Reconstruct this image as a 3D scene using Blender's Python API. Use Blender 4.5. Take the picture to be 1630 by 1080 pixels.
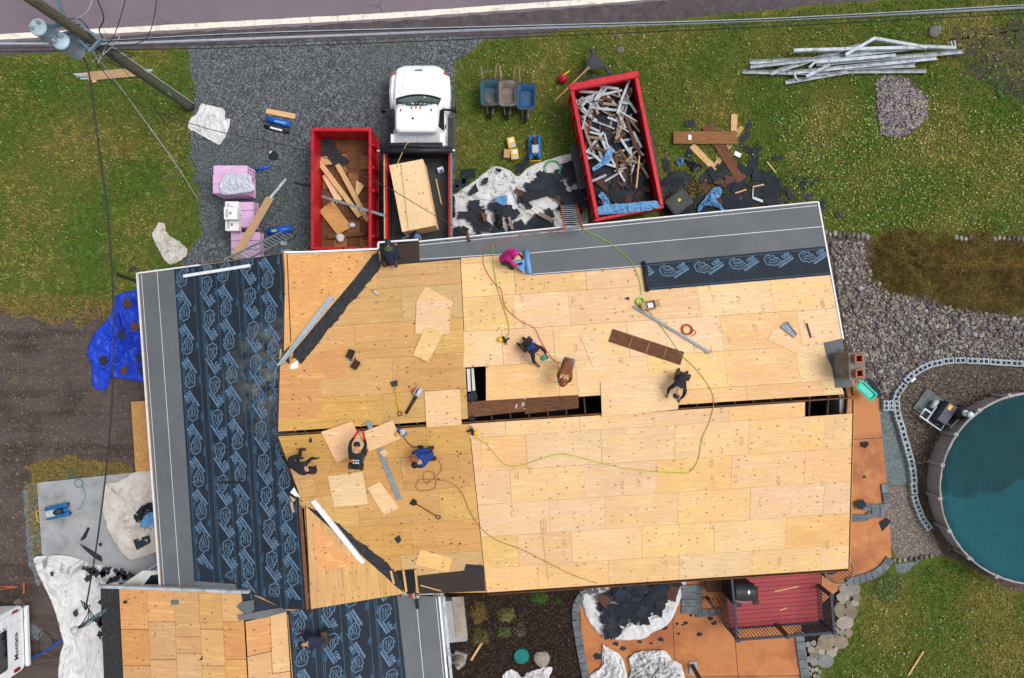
import bpy, bmesh, math, random
import numpy as np
from mathutils import Vector, Matrix, noise as mnoise
from math import radians as rad, sin, cos, pi
scene = bpy.context.scene
for o in list(bpy.data.objects): bpy.data.objects.remove(o)
random.seed(7); RNG = np.random.default_rng(11)
# ---------------------------------------------------------------- camera
F, H = 1087.0, 26.8            # focal length in photo pixels, drone height in metres
cd = bpy.data.cameras.new('camera'); cam = bpy.data.objects.new('camera', cd)
scene.collection.objects.link(cam); scene.camera = cam
cam.location = (0, 0, H); cam.rotation_euler = (0, 0, 0)
cd.sensor_width = 36; cd.lens = F/1630*36; cd.clip_end = 500
# ---------------------------------------------------------------- sky and sun (overcast)
SUN_EL, SUN_AZ = 60, 78        # sun stands to the upper right of the picture, behind cloud
wd = bpy.data.worlds.new('World'); scene.world = wd; wd.use_nodes = True
nt = wd.node_tree; bg = nt.nodes['Background']
sky = nt.nodes.new('ShaderNodeTexSky'); sky.sky_type = 'NISHITA'; sky.sun_disc = False
sky.sun_elevation = rad(SUN_EL); sky.sun_rotation = rad(SUN_AZ); sky.dust_density = 4; sky.air_density = 1.2
hs = nt.nodes.new('ShaderNodeHueSaturation'); hs.inputs['Saturation'].default_value = .22
nt.links.new(sky.outputs[0], hs.inputs['Color']); nt.links.new(hs.outputs[0], bg.inputs[0]); bg.inputs[1].default_value = .15
sd = bpy.data.lights.new('sun', 'SUN'); sun = bpy.data.objects.new('sun', sd); scene.collection.objects.link(sun)
sd.energy = 1.3; sd.angle = rad(28); sd.color = (1, .95, .88)
el, az = rad(SUN_EL), rad(SUN_AZ)
sun.rotation_euler = Vector((-cos(el)*sin(az), -cos(el)*cos(az), -sin(el))).to_track_quat('-Z', 'Y').to_euler()
scene.view_settings.view_transform = 'Standard'; scene.view_settings.look = 'None'
scene.view_settings.exposure = 0.2; scene.view_settings.gamma = 1
# ---------------------------------------------------------------- helpers
COL = scene.collection
W = {}                         # world matrix of every object made here
def P(px, py, z=0.0):
    s = (H-z)/F
    return Vector(((px-815)*s, -(py-540)*s, z))
class Plane:
    """a flat surface of the place: a, b on its upper edge, c on its lower edge"""
    def __init__(s, a, b, c):
        s.o = a.copy(); s.u = (b-a).normalized()
        v = (c-a) - s.u*((c-a).dot(s.u)); s.v = v.normalized()
        n = s.u.cross(s.v)
        if n.z < 0: n = -n
        s.n = n
    def at(s, px, py, h=0.0):
        d = Vector(((px-815)/F, -(py-540)/F, -1)); c = Vector((0, 0, H))
        t = ((s.o+s.n*h-c).dot(s.n))/d.dot(s.n)
        return c+d*t
    def uv(s, px, py):
        w = s.at(px, py)-s.o
        return w.dot(s.u), w.dot(s.v)
    def pt(s, u, v, h=0.0): return s.o+s.u*u+s.v*v+s.n*h
    def frame(s, px, py, ang=0.0, h=0.0):
        o = s.at(px, py, h); x = (s.at(px+4, py, h)-o)
        x = (x-s.n*x.dot(s.n)).normalized(); y = s.n.cross(x)
        a = rad(ang); X = x*cos(a)+y*sin(a); Y = s.n.cross(X)
        m = Matrix((X, Y, s.n)).transposed().to_4x4(); m.translation = o
        return m
def flat(z): return Plane(Vector((0, 0, z)), Vector((1, 0, z)), Vector((0, -1, z)))
G = flat(0)
def frame_at(loc, ang=0.0):
    return Matrix.Translation(loc) @ Matrix.Rotation(rad(ang), 4, 'Z')
def tag(o, label, cat, group=None, kind=None):
    if label: o['label'] = label
    if cat: o['category'] = cat
    if group: o['group'] = group
    if kind: o['kind'] = kind
    return o
def thing(name, label, cat, m, group=None):
    o = bpy.data.objects.new(name, None); COL.objects.link(o); o.empty_display_size = .1
    if isinstance(m, Vector): m = Matrix.Translation(m)
    o.matrix_world = m; W[o] = m.copy()
    return tag(o, label, cat, group)
def place(name, me, m, parent=None):
    """object with world matrix m (mesh may be shared)"""
    o = bpy.data.objects.new(name, me); COL.objects.link(o)
    if parent is not None:
        o.parent = parent; o.matrix_local = W[parent].inverted() @ m
    else: o.matrix_world = m
    W[o] = m.copy()
    return o
class MB:
    """collects faces in world space (through frame M) and links them as one mesh object"""
    def __init__(s, M=None): s.v = []; s.f = []; s.mi = []; s.M = M; s.cur = 0
    def add(s, vs, fs):
        b = len(s.v)
        s.v += [(s.M @ Vector(p)) if s.M is not None else Vector(p) for p in vs]
        s.f += [[i+b for i in f] for f in fs]; s.mi += [s.cur]*len(fs)
        return s
    def box(s, c, d, rz=0.0, R=None, taper=1.0):
        c = Vector(c); hx, hy, hz = d[0]/2, d[1]/2, d[2]/2
        R = R or Matrix.Rotation(rad(rz), 3, 'Z')
        vs = [c+R@Vector((x*hx*(taper if z > 0 else 1), y*hy*(taper if z > 0 else 1), z*hz)) for z in (-1, 1) for x, y in ((-1,-1),(1,-1),(1,1),(-1,1))]
        return s.add(vs, [(3,2,1,0),(4,5,6,7),(0,1,5,4),(1,2,6,5),(2,3,7,6),(3,0,4,7)])
    def prism(s, bot, top):
        n = len(bot); vs = list(bot)+list(top)
        fs = [tuple(range(n-1, -1, -1)), tuple(range(n, 2*n))]+[(i, (i+1) % n, n+(i+1) % n, n+i) for i in range(n)]
        return s.add(vs, fs)
    def slab(s, pl, pts, h0, h1):
        pts = ccw(pts)
        return s.prism([pl.at(x, y, h0) for x, y in pts], [pl.at(x, y, h0)+pl.n*(h1-h0) for x, y in pts])
    def bar(s, a, b, w, h, up=Vector((0, 0, 1))):
        """box beam from point a to point b, w wide, h tall (centred)"""
        a = Vector(a); b = Vector(b); d = (b-a).normalized(); sd_ = d.cross(up)
        if sd_.length < 1e-4: sd_ = d.cross(Vector((1, 0, 0)))
        sd_.normalize(); u = sd_.cross(d)
        q = [(-w/2,-h/2),(w/2,-h/2),(w/2,h/2),(-w/2,h/2)]
        vs = [p+sd_*x+u*y for p in (a, b) for x, y in q]
        return s.add(vs, [(0,1,2,3),(7,6,5,4),(0,4,5,1),(1,5,6,2),(2,6,7,3),(3,7,4,0)])
    def tube(s, pts, r, seg=6, r1=None, cap=True):
        pts = [Vector(p) for p in pts]; n = len(pts); rings = []
        vs = []; prev = None
        for i, p in enumerate(pts):
            d = (pts[min(i+1, n-1)]-pts[max(i-1, 0)])
            d = d.normalized() if d.length > 1e-9 else Vector((0, 0, 1))
            ref = Vector((0, 0, 1)) if abs(d.z) < .9 else Vector((1, 0, 0))
            x = d.cross(ref).normalized() if prev is None else (prev-d*prev.dot(d)).normalized()
            prev = x; y = d.cross(x)
            rr = r if r1 is None else r+(r1-r)*i/max(n-1, 1)
            if isinstance(r, (list, tuple)): rr = r[i]
            vs += [p+(x*cos(2*pi*k/seg)+y*sin(2*pi*k/seg))*rr for k in range(seg)]
        fs = [(i*seg+k, i*seg+(k+1) % seg, (i+1)*seg+(k+1) % seg, (i+1)*seg+k) for i in range(n-1) for k in range(seg)]
        if cap: fs += [tuple(range(seg-1, -1, -1)), tuple(range((n-1)*seg, n*seg))]
        return s.add(vs, fs)
    def lathe(s, c, prof, seg=16, ax=(1, 1)):
        """prof: list of (r, z) around a vertical axis at c"""
        c = Vector(c); vs = [c+Vector((r*cos(2*pi*k/seg)*ax[0], r*sin(2*pi*k/seg)*ax[1], z)) for r, z in prof for k in range(seg)]
        n = len(prof)
        fs = [(i*seg+k, i*seg+(k+1) % seg, (i+1)*seg+(k+1) % seg, (i+1)*seg+k) for i in range(n-1) for k in range(seg)]
        fs += [tuple(range(seg-1, -1, -1)), tuple(range((n-1)*seg, n*seg))]
        return s.add(vs, fs)
    def loft(s, rings, cap=True):
        n = len(rings[0]); m = len(rings); vs = [p for r in rings for p in r]
        fs = [(i*n+k, i*n+(k+1) % n, (i+1)*n+(k+1) % n, (i+1)*n+k) for i in range(m-1) for k in range(n)]
        if cap: fs += [tuple(range(n-1, -1, -1)), tuple(range((m-1)*n, m*n))]
        return s.add(vs, fs)
    def grid(s, rows):
        m, n = len(rows), len(rows[0])
        return s.add([p for r in rows for p in r], [(i*n+j, i*n+j+1, (i+1)*n+j+1, (i+1)*n+j) for i in range(m-1) for j in range(n-1)])
    def build(s, name, mats, parent=None, smooth=False, m=None, bevel=0, solid=0):
        if m is None:
            if parent is not None: m = W[parent]
            elif s.M is not None: m = s.M.copy()
            else:
                a = np.array([tuple(p) for p in s.v]); c = (a.min(0)+a.max(0))/2; m = Matrix.Translation((c[0], c[1], a[:, 2].min()))
        inv = m.inverted(); me = bpy.data.meshes.new(name)
        me.from_pydata([inv @ p for p in s.v], [], s.f)
        mats = mats if isinstance(mats, (list, tuple)) else [mats]
        for k in mats: me.materials.append(k)
        me.polygons.foreach_set('material_index', s.mi)
        bm = bmesh.new(); bm.from_mesh(me); bmesh.ops.recalc_face_normals(bm, faces=bm.faces)
        if bevel:
            bmesh.ops.bevel(bm, geom=[e for e in bm.edges if len(e.link_faces) == 2 and e.calc_face_angle(0) > .6], offset=bevel, segments=1, affect='EDGES')
        bm.to_mesh(me); bm.free()
        if smooth:
            me.polygons.foreach_set('use_smooth', [True]*len(me.polygons))
        o = place(name, me, m, parent)
        if solid:
            md = o.modifiers.new('thick', 'SOLIDIFY'); md.thickness = solid; md.offset = 0
        return o
def ccw(pts):
    a = sum(pts[i][0]*pts[(i+1) % len(pts)][1]-pts[(i+1) % len(pts)][0]*pts[i][1] for i in range(len(pts)))
    return list(pts) if a < 0 else list(reversed(pts))
def spline(pts, k=6):
    """Catmull-Rom through tuples of any length"""
    out = []; n = len(pts); A = [np.array(p, float) for p in pts]
    for i in range(n-1):
        p0, p1, p2, p3 = A[max(i-1, 0)], A[i], A[i+1], A[min(i+2, n-1)]
        for j in range(k):
            t = j/k
            out.append(tuple(.5*((2*p1)+(p2-p0)*t+(2*p0-5*p1+4*p2-p3)*t*t+(3*p1-p0-3*p2+p3)*t**3)))
    out.append(tuple(A[-1])); return out
def clip(poly, region):
    """convex clip of 2-D polygon by convex region (both lists of tuples)"""
    r = region; a = sum(r[i][0]*r[(i+1) % len(r)][1]-r[(i+1) % len(r)][0]*r[i][1] for i in range(len(r)))
    if a < 0: r = list(reversed(r))
    out = list(poly)
    for i in range(len(r)):
        A, B = r[i], r[(i+1) % len(r)]; inp = out; out = []
        side = lambda p: (B[0]-A[0])*(p[1]-A[1])-(B[1]-A[1])*(p[0]-A[0])
        for j in range(len(inp)):
            p, q = inp[j], inp[(j+1) % len(inp)]; sp, sq = side(p), side(q)
            if sp >= 0: out.append(p)
            if (sp >= 0) != (sq >= 0):
                t = sp/(sp-sq); out.append((p[0]+(q[0]-p[0])*t, p[1]+(q[1]-p[1])*t))
        if not out: return []
    return out
def inside(px, py, poly):
    """numpy point in polygon"""
    res = np.zeros(len(px), bool); n = len(poly)
    for i in range(n):
        x0, y0 = poly[i]; x1, y1 = poly[(i+1) % n]
        if y0 == y1: continue
        c = ((y0 > py) != (y1 > py)) & (px < (x1-x0)*(py-y0)/(y1-y0)+x0); res ^= c
    return res
def rough_poly(pts, step=8, amp=3, seed=0):
    """closed outline with an uneven edge"""
    out = []; n = len(pts)
    for i in range(n):
        a, b = np.array(pts[i], float), np.array(pts[(i+1) % n], float); L = np.hypot(*(b-a)); k = max(1, int(L/step))
        nn = np.array((-(b-a)[1], (b-a)[0]))/max(L, 1e-6)
        for j in range(k):
            p = a+(b-a)*j/k; q = p+nn*amp*(mnoise.noise(Vector((p[0]*.05+seed, p[1]*.05, 3)))*1.6+mnoise.noise(Vector((p[0]*.21, p[1]*.21+seed, 8))))
            out.append(tuple(q))
    return out
# ---------------------------------------------------------------- materials
def lin(c):
    return tuple(((x/255)/12.92 if x/255 <= .04045 else ((x/255+.055)/1.055)**2.4) for x in c[:3])+(1,)
class NT:
    def __init__(s, name):
        s.m = bpy.data.materials.new(name); s.m.use_nodes = True; s.t = s.m.node_tree
        s.b = s.t.nodes['Principled BSDF']
    def n(s, typ, **kw):
        nd = s.t.nodes.new(typ)
        for k, v in kw.items():
            if k.startswith('_'): nd.inputs[k[1:].replace('_', ' ')].default_value = v
            else: setattr(nd, k, v)
        return nd
    def l(s, a, b): s.t.links.new(a, b)
    def coord(s, kind='Object', stretch=(1, 1, 1), rnd=True):
        if kind == 'World': src = s.n('ShaderNodeNewGeometry').outputs['Position']
        else: src = s.n('ShaderNodeTexCoord').outputs['Object']
        mp = s.n('ShaderNodeMapping'); mp.inputs['Scale'].default_value = stretch; s.l(src, mp.inputs['Vector'])
        if kind != 'World' and rnd:
            oi = s.n('ShaderNodeObjectInfo'); ml = s.n('ShaderNodeMath', operation='MULTIPLY'); ml.inputs[1].default_value = 57
            s.l(oi.outputs['Random'], ml.inputs[0]); s.l(ml.outputs[0], mp.inputs['Location'])
        return mp.outputs[0]
    def noise(s, vec, scale, detail=4, rough=.55):
        nd = s.n('ShaderNodeTexNoise'); nd.inputs['Scale'].default_value = scale; nd.inputs['Detail'].default_value = detail; nd.inputs['Roughness'].default_value = rough
        s.l(vec, nd.inputs['Vector']); return nd.outputs['Fac']
    def vor(s, vec, scale, out='Distance', feature='F1'):
        nd = s.n('ShaderNodeTexVoronoi', feature=feature); nd.inputs['Scale'].default_value = scale; s.l(vec, nd.inputs['Vector']); return nd.outputs[out]
    def ramp(s, fac, stops):
        nd = s.n('ShaderNodeValToRGB'); e = nd.color_ramp.elements
        while len(e) < len(stops): e.new(.5)
        for k, (p, c) in zip(e, stops):
            k.position = p; k.color = c if len(c) == 4 else tuple(c)+(1,)
        s.l(fac, nd.inputs[0]); return nd.outputs[0]
    def step(s, fac, lo, hi):
        nd = s.n('ShaderNodeMapRange'); nd.inputs['From Min'].default_value = lo; nd.inputs['From Max'].default_value = hi; s.l(fac, nd.inputs[0]); return nd.outputs[0]
    def mix(s, fac, a, b, mode='MIX'):
        nd = s.n('ShaderNodeMix', data_type='RGBA', blend_type=mode)
        for sock, val in ((nd.inputs[0], fac), (nd.inputs[6], a), (nd.inputs[7], b)):
            if isinstance(val, (int, float)): sock.default_value = val
            elif isinstance(val, tuple): sock.default_value = val
            else: s.l(val, sock)
        return nd.outputs[2]
    def math(s, op, a, b=0.0):
        nd = s.n('ShaderNodeMath', operation=op)
        for sock, val in ((nd.inputs[0], a), (nd.inputs[1], b)):
            if isinstance(val, (int, float)): sock.default_value = val
            else: s.l(val, sock)
        return nd.outputs[0]
    def done(s, col, rough=.8, spec=.3, metal=0.0, bump=None, bs=.3, bd=.02):
        if isinstance(col, tuple): s.b.inputs['Base Color'].default_value = col
        else: s.l(col, s.b.inputs['Base Color'])
        if isinstance(rough, float) or isinstance(rough, int): s.b.inputs['Roughness'].default_value = rough
        else: s.l(rough, s.b.inputs['Roughness'])
        s.b.inputs['Specular IOR Level'].default_value = spec; s.b.inputs['Metallic'].default_value = metal
        if bump is not None:
            bn = s.n('ShaderNodeBump'); bn.inputs['Strength'].default_value = bs; bn.inputs['Distance'].default_value = bd
            s.l(bump, bn.inputs['Height']); s.l(bn.outputs[0], s.b.inputs['Normal'])
        return s.m
def mk(name, c1, c2=None, scale=4, rough=.75, bump=.25, bscale=40, bd=.01, metal=0.0, spec=.3, stretch=(1, 1, 1), coord='Object', rnd=.0, dirt=None, dscale=3):
    t = NT(name); v = t.coord(coord, stretch)
    a = lin(c1); b = lin(c2 if c2 else tuple(min(255, x*.82) for x in c1))
    f = t.noise(v, scale, 6, .6); col = t.ramp(f, [(.32, a), (.68, b)])
    if dirt:
        d = t.step(t.noise(v, dscale, 7, .7), .52, .72); col = t.mix(d, col, lin(dirt))
    if rnd:
        oi = t.n('ShaderNodeObjectInfo'); h = t.n('ShaderNodeHueSaturation'); mr = t.n('ShaderNodeMapRange')
        mr.inputs['To Min'].default_value = 1-rnd; mr.inputs['To Max'].default_value = 1+rnd
        t.l(oi.outputs['Random'], mr.inputs[0]); t.l(mr.outputs[0], h.inputs['Value']); t.l(col, h.inputs['Color']); col = h.outputs[0]
    bp = t.noise(v, bscale, 5, .6) if bump else None
    return t.done(col, rough, spec, metal, bp, bump, bd)
def cloth(name, c1, c2, dirt, rough=.8, spec=.2, dscale=2.0, bs=.55):
    t = NT(name); v = t.coord('World'); f = t.noise(v, 1.6, 5, .6); col = t.ramp(f, [(.3, lin(c1)), (.7, lin(c2))])
    d = t.step(t.noise(v, dscale, 7, .7), .54, .74); col = t.mix(t.math('MULTIPLY', d, .8), col, lin(dirt))
    w = t.n('ShaderNodeTexNoise'); w.noise_type = 'RIDGED_MULTIFRACTAL'; w.inputs['Scale'].default_value = 2.3; w.inputs['Detail'].default_value = 5; w.inputs['Roughness'].default_value = .55; w.inputs['Distortion'].default_value = .8; t.l(v, w.inputs['Vector'])
    return t.done(col, rough, spec, 0, w.outputs[0], bs, .05)
def plywood(name, a, b, streak, knot, rnd=.08):
    t = NT(name); v = t.coord('Object', (1.0, 9, 9)); v1 = t.coord('Object')
    f = t.noise(v, 1.3, 5, .65); col = t.ramp(f, [(.28, lin(tuple(min(255, x*1.05) for x in a))), (.5, lin(b)), (.72, lin(a))]); fine = t.step(t.noise(t.coord('Object', (.8, 30, 30)), 2.0, 3, .6), .45, .7); col = t.mix(t.math('MULTIPLY', fine, .35), col, lin(tuple(x*.84 for x in b)))
    s = t.step(t.noise(t.coord('Object', (.35, 7, 7)), 1.1, 3, .5), .58, .66); s = t.math('MULTIPLY', s, .95); col = t.mix(s, col, lin(streak))
    br = t.step(t.noise(v1, 1.1, 3, .5), .35, .7); br = t.math('MULTIPLY', br, .30); col = t.mix(br, col, lin(tuple(x*.86 for x in b)))
    # knots
    kv = t.coord('Object', (1, 1.5, 1)); vo = t.n('ShaderNodeTexVoronoi', voronoi_dimensions='2D'); vo.inputs['Scale'].default_value = 3.6; t.l(kv, vo.inputs['Vector'])
    sc = t.n('ShaderNodeSeparateColor'); t.l(vo.outputs['Color'], sc.inputs[0])
    big = t.math('MULTIPLY', t.math('POWER', sc.outputs[0], 1.6), .17)
    k = t.math('LESS_THAN', vo.outputs['Distance'], big); k = t.math('MULTIPLY', k, t.math('GREATER_THAN', sc.outputs[1], .35)); k = t.math('MULTIPLY', k, .75)
    col = t.mix(k, col, lin(knot))
    vo2 = t.n('ShaderNodeTexVoronoi', voronoi_dimensions='2D'); vo2.inputs['Scale'].default_value = 7.5; t.l(kv, vo2.inputs['Vector'])
    k2 = t.math('MULTIPLY', t.math('LESS_THAN', vo2.outputs['Distance'], .085), .42); col = t.mix(k2, col, lin(knot))
    oi = t.n('ShaderNodeObjectInfo'); h = t.n('ShaderNodeHueSaturation')
    mr = t.n('ShaderNodeMapRange'); mr.inputs['To Min'].default_value = 1-rnd; mr.inputs['To Max'].default_value = 1+rnd*.6; t.l(oi.outputs['Random'], mr.inputs[0]); t.l(mr.outputs[0], h.inputs['Value'])
    fr = t.math('FRACT', t.math('MULTIPLY', oi.outputs['Random'], 17.3)); mr2 = t.n('ShaderNodeMapRange'); mr2.inputs['To Min'].default_value = .49; mr2.inputs['To Max'].default_value = .505; t.l(fr, mr2.inputs[0]); t.l(mr2.outputs[0], h.inputs['Hue'])
    fr2 = t.math('FRACT', t.math('MULTIPLY', oi.outputs['Random'], 41.7)); mr3 = t.n('ShaderNodeMapRange'); mr3.inputs['To Min'].default_value = .84; mr3.inputs['To Max'].default_value = 1.02; t.l(fr2, mr3.inputs[0]); t.l(mr3.outputs[0], h.inputs['Saturation'])
    t.l(col, h.inputs['Color'])
    return t.done(h.outputs[0], .72, .25, 0, t.noise(v, 9, 4), .15, .004)
M = {}
M['ply'] = plywood('new_plywood', (231, 197, 149), (219, 177, 122), (224, 184, 108), (136, 96, 56))
M['ply_eave'] = plywood('new_plywood_warm', (230, 192, 134), (218, 174, 110), (220, 178, 98), (132, 88, 44))
M['ply_old'] = plywood('old_plywood', (206, 165, 101), (192, 147, 80), (180, 138, 72), (112, 84, 50), .07)
M['ply_ext'] = plywood('orange_plywood', (214, 166, 106), (200, 148, 90), (214, 170, 100), (104, 70, 36), .1)
M['ply_osb'] = mk('strand_board', (196, 152, 92), (160, 112, 60), 14, bump=.3, stretch=(1, 1, 1))
M['wood'] = mk('pale_timber', (206, 172, 126), (184, 144, 96), 3, stretch=(1, 8, 8), rnd=.12)
M['wood_brown'] = mk('weathered_brown_timber', (116, 74, 44), (78, 48, 30), 4, stretch=(1, 7, 7), rnd=.18, dirt=(52, 36, 26))
M['wood_grey'] = mk('grey_timber', (150, 136, 120), (116, 102, 90), 4, stretch=(1, 7, 7), rnd=.15)
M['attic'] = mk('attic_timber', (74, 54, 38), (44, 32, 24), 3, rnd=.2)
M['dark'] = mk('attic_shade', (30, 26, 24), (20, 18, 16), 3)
M['white_trim'] = mk('white_aluminium', (226, 228, 232), (206, 210, 216), 5, .45, .05, rnd=.05)
M['siding'] = mk('pale_siding', (196, 196, 190), (180, 180, 174), 3, .6)
M['felt'] = mk('black_felt', (50, 50, 54), (34, 34, 38), 9, .85, .4, 60, dirt=(70, 68, 66), dscale=8)
M['brown_felt'] = mk('brown_old_sheathing', (62, 50, 46), (40, 34, 34), 6, .85, .4, 40, stretch=(1, 6, 6), dirt=(84, 52, 44), dscale=3)
M['shingle'] = mk('black_shingle', (46, 51, 60), (33, 37, 45), 30, .95, .6, 90, rnd=.3)
M['shingle_brown'] = mk('brown_shingle', (96, 66, 56), (68, 48, 44), 30, .95, .6, 90, rnd=.2)
M['red'] = mk('red_steel', (196, 26, 44), (168, 20, 36), 4, .4, .08, 30, rnd=.04, dirt=(120, 22, 30), dscale=5)
M['dark_steel'] = mk('dark_steel', (52, 54, 58), (36, 38, 42), 5, .5, .1)
M['black'] = mk('black_plastic', (32, 33, 36), (22, 23, 26), 6, .55, .1)
M['black_tarp'] = mk('black_tarp', (34, 36, 40), (22, 24, 28), 6, .4, .3, 12)
M['rubber'] = mk('tyre_rubber', (34, 34, 36), (24, 24, 26), 9, .9, .2)
M['steel'] = mk('galvanised_steel', (138, 148, 156), (112, 122, 130), 6, .45, .1, metal=.15, rnd=.1)
M['wood_mid'] = mk('mid_brown_timber', (150, 104, 64), (118, 78, 46), 4, stretch=(1, 7, 7), rnd=.2, dirt=(84, 56, 36))
M['gutter'] = mk('white_gutter', (182, 190, 198), (150, 158, 168), 4, .5, .1, rnd=.16, dirt=(118, 118, 116), dscale=2)
M['chrome'] = mk('chrome', (210, 214, 218), (190, 194, 198), 3, .2, .0, metal=.9)
M['truck_white'] = mk('white_truck_paint', (230, 233, 236), (222, 225, 229), 2, .28, .02, spec=.5, dirt=(206, 206, 204), dscale=3)
M['tool_grey'] = mk('pale_grey_box', (176, 180, 184), (158, 162, 168), 14, .4, .2, 60)
M['glass'] = mk('tinted_glass', (26, 62, 56), (20, 46, 44), 2, .08, .0, spec=.6)
M['glass_dark'] = mk('dark_glass', (30, 38, 44), (24, 30, 36), 2, .1, .0, spec=.6)
M['amber'] = mk('amber_lens', (176, 92, 52), (140, 62, 40), 8, .3, .05)
M['lens_red'] = mk('red_lens', (150, 30, 36), (120, 20, 30), 8, .3, .05)
M['green_tag'] = mk('green_sticker', (150, 212, 120), None, 4, .5, 0)
M['print_white'] = mk('white_print', (230, 232, 234), (214, 218, 222), 8, .6, 0)
M['print_black'] = mk('black_print', (34, 38, 52), (26, 30, 42), 8, .6, 0)
M['tarp_white'] = cloth('white_tarp', (212, 211, 213), (190, 189, 192), (156, 151, 146), bs=1.0)
M['tarp_dirty'] = cloth('soiled_tarp', (198, 193, 187), (174, 168, 161), (132, 123, 110), dscale=1.5, bs=1.0)
M['tarp_blue'] = cloth('blue_tarp', (20, 68, 200), (14, 48, 164), (10, 36, 120), .5, .35, bs=.45)
M['cloth_blue'] = cloth('light_blue_film', (104, 156, 202), (80, 132, 182), (62, 104, 150), .5, .3, bs=.25)
M['roll_blue'] = mk('blue_roll_wrap', (28, 92, 196), (20, 74, 172), 6, .35, .1, rnd=.05)
M['pink'] = mk('pink_wrapper', (208, 172, 205), (194, 154, 192), 4, .4, .15, 20, rnd=.06)
M['film'] = mk('clear_film', (196, 198, 208), (170, 172, 188), 5, .3, .4, 12)
M['card_white'] = mk('white_carton', (226, 226, 228), (208, 208, 212), 4, .7, .05)
M['cardboard'] = mk('brown_cardboard', (176, 144, 110), (158, 126, 94), 3, .8, .08, stretch=(1, 5, 5), rnd=.06)
M['yellow'] = mk('yellow_plastic', (216, 176, 40), (196, 150, 28), 6, .5, .05)
M['orange'] = mk('orange_plastic', (222, 96, 34), (196, 78, 24), 6, .5, .05)
M['teal_blue'] = mk('blue_compressor_paint', (28, 106, 168), (20, 84, 140), 5, .4, .05)
M['tub_blue'] = mk('blue_barrow_tray', (36, 88, 128), (26, 66, 102), 5, .5, .1, dirt=(60, 70, 78))
M['tub_rust'] = mk('rusty_barrow_tray', (44, 84, 96), (40, 70, 80), 4, .65, .2, dirt=(150, 92, 44), dscale=1.6)
M['tub_grey'] = mk('grey_barrow_tray', (120, 110, 104), (98, 88, 84), 5, .7, .2, dirt=(150, 140, 132))
M['teal'] = mk('teal_plastic', (34, 190, 166), (26, 168, 148), 3, .35, .05)
M['green_lid'] = mk('green_lid', (0, 116, 112), (0, 100, 98), 3, .6, .1, dirt=(20, 90, 88))
M['hose_green'] = mk('green_hose', (60, 176, 84), (48, 154, 70), 8, .45, 0)
M['hose_lime'] = mk('lime_hose', (154, 176, 62), (130, 156, 46), 8, .5, 0)
M['hose_bright'] = mk('bright_lime_hose', (128, 206, 40), (108, 184, 30), 8, .5, 0)
M['cord_orange'] = mk('orange_cord', (192, 92, 60), (166, 74, 46), 8, .55, 0)
M['cord_brown'] = mk('brown_cord', (150, 96, 70), (126, 78, 56), 8, .6, 0)
M['wire_black'] = mk('black_wire', (40, 40, 44), (28, 28, 32), 8, .6, 0)
M['wire_white'] = mk('pale_wire', (176, 184, 196), (150, 158, 170), 8, .5, 0)
M['pole'] = mk('weathered_pole', (98, 96, 82), (66, 64, 54), 5, .9, .5, 14, bd=.03, stretch=(6, 6, .8), dirt=(104, 102, 88))
M['transformer'] = mk('pale_blue_steel', (180, 200, 212), (160, 182, 198), 3, .4, .05)
M['bracket'] = mk('blue_grey_bracket', (96, 124, 138), (80, 106, 120), 4, .5, .1)
M['concrete'] = mk('concrete', (158, 160, 162), (132, 134, 138), 1.2, .9, .4, 50, dirt=(112, 112, 112), dscale=1.1, coord='World')
M['block'] = mk('concrete_block', (160, 168, 176), (136, 144, 152), 8, .95, .6, 60, rnd=.1)
M['paver'] = mk('grey_paver', (112, 118, 124), (84, 90, 96), 4, .9, .5, 40, rnd=.16, dirt=(66, 70, 74))
M['brick_grey'] = mk('chimney_masonry', (126, 122, 112), (96, 94, 88), 7, .95, .6, 30, dirt=(72, 70, 66))
M['flue'] = mk('clay_flue', (176, 108, 78), (146, 82, 58), 5, .9, .3)
M['deck_red'] = mk('red_deck_stain', (162, 66, 72), (142, 54, 60), 3, .6, .2, stretch=(1, 9, 9), rnd=.07)
M['rail'] = mk('blue_black_rail', (52, 58, 74), (42, 48, 62), 4, .45, .1)
M['post_brown'] = mk('brown_post', (92, 60, 44), (70, 44, 34), 4, .8, .3, stretch=(6, 6, 1))
M['pool_wall'] = mk('taupe_pool_wall', (158, 150, 152), (138, 130, 134), 2, .55, .1)
M['pvc'] = mk('white_pipe', (222, 226, 234), (204, 208, 218), 4, .4, 0)
M['stone'] = mk('field_stone', (156, 148, 136), (126, 118, 110), 2.6, .9, .5, 14, bd=.02, rnd=.14, dirt=(140, 116, 104), dscale=2)
M['dust'] = mk('sawdust', (228, 200, 150), (210, 176, 120), 20, .9, .4)
def vcol(name, rough=.9, bump=.3, bscale=60, spec=.2):
    t = NT(name); a = t.n('ShaderNodeAttribute'); a.attribute_name = 'tint'
    f = t.noise(t.coord('World'), 22, 3); c = t.mix(1.0, a.outputs['Color'], t.ramp(f, [(.3, (.8, .8, .8, 1)), (.7, (1.15, 1.15, 1.15, 1))]), 'MULTIPLY')
    return t.done(c, rough, spec, 0, t.noise(t.coord('World'), bscale, 3), bump, .01)
M['tint'] = vcol('tinted_pieces'); M['leaf'] = vcol('leaf_and_blade', .7, .0)
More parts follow.
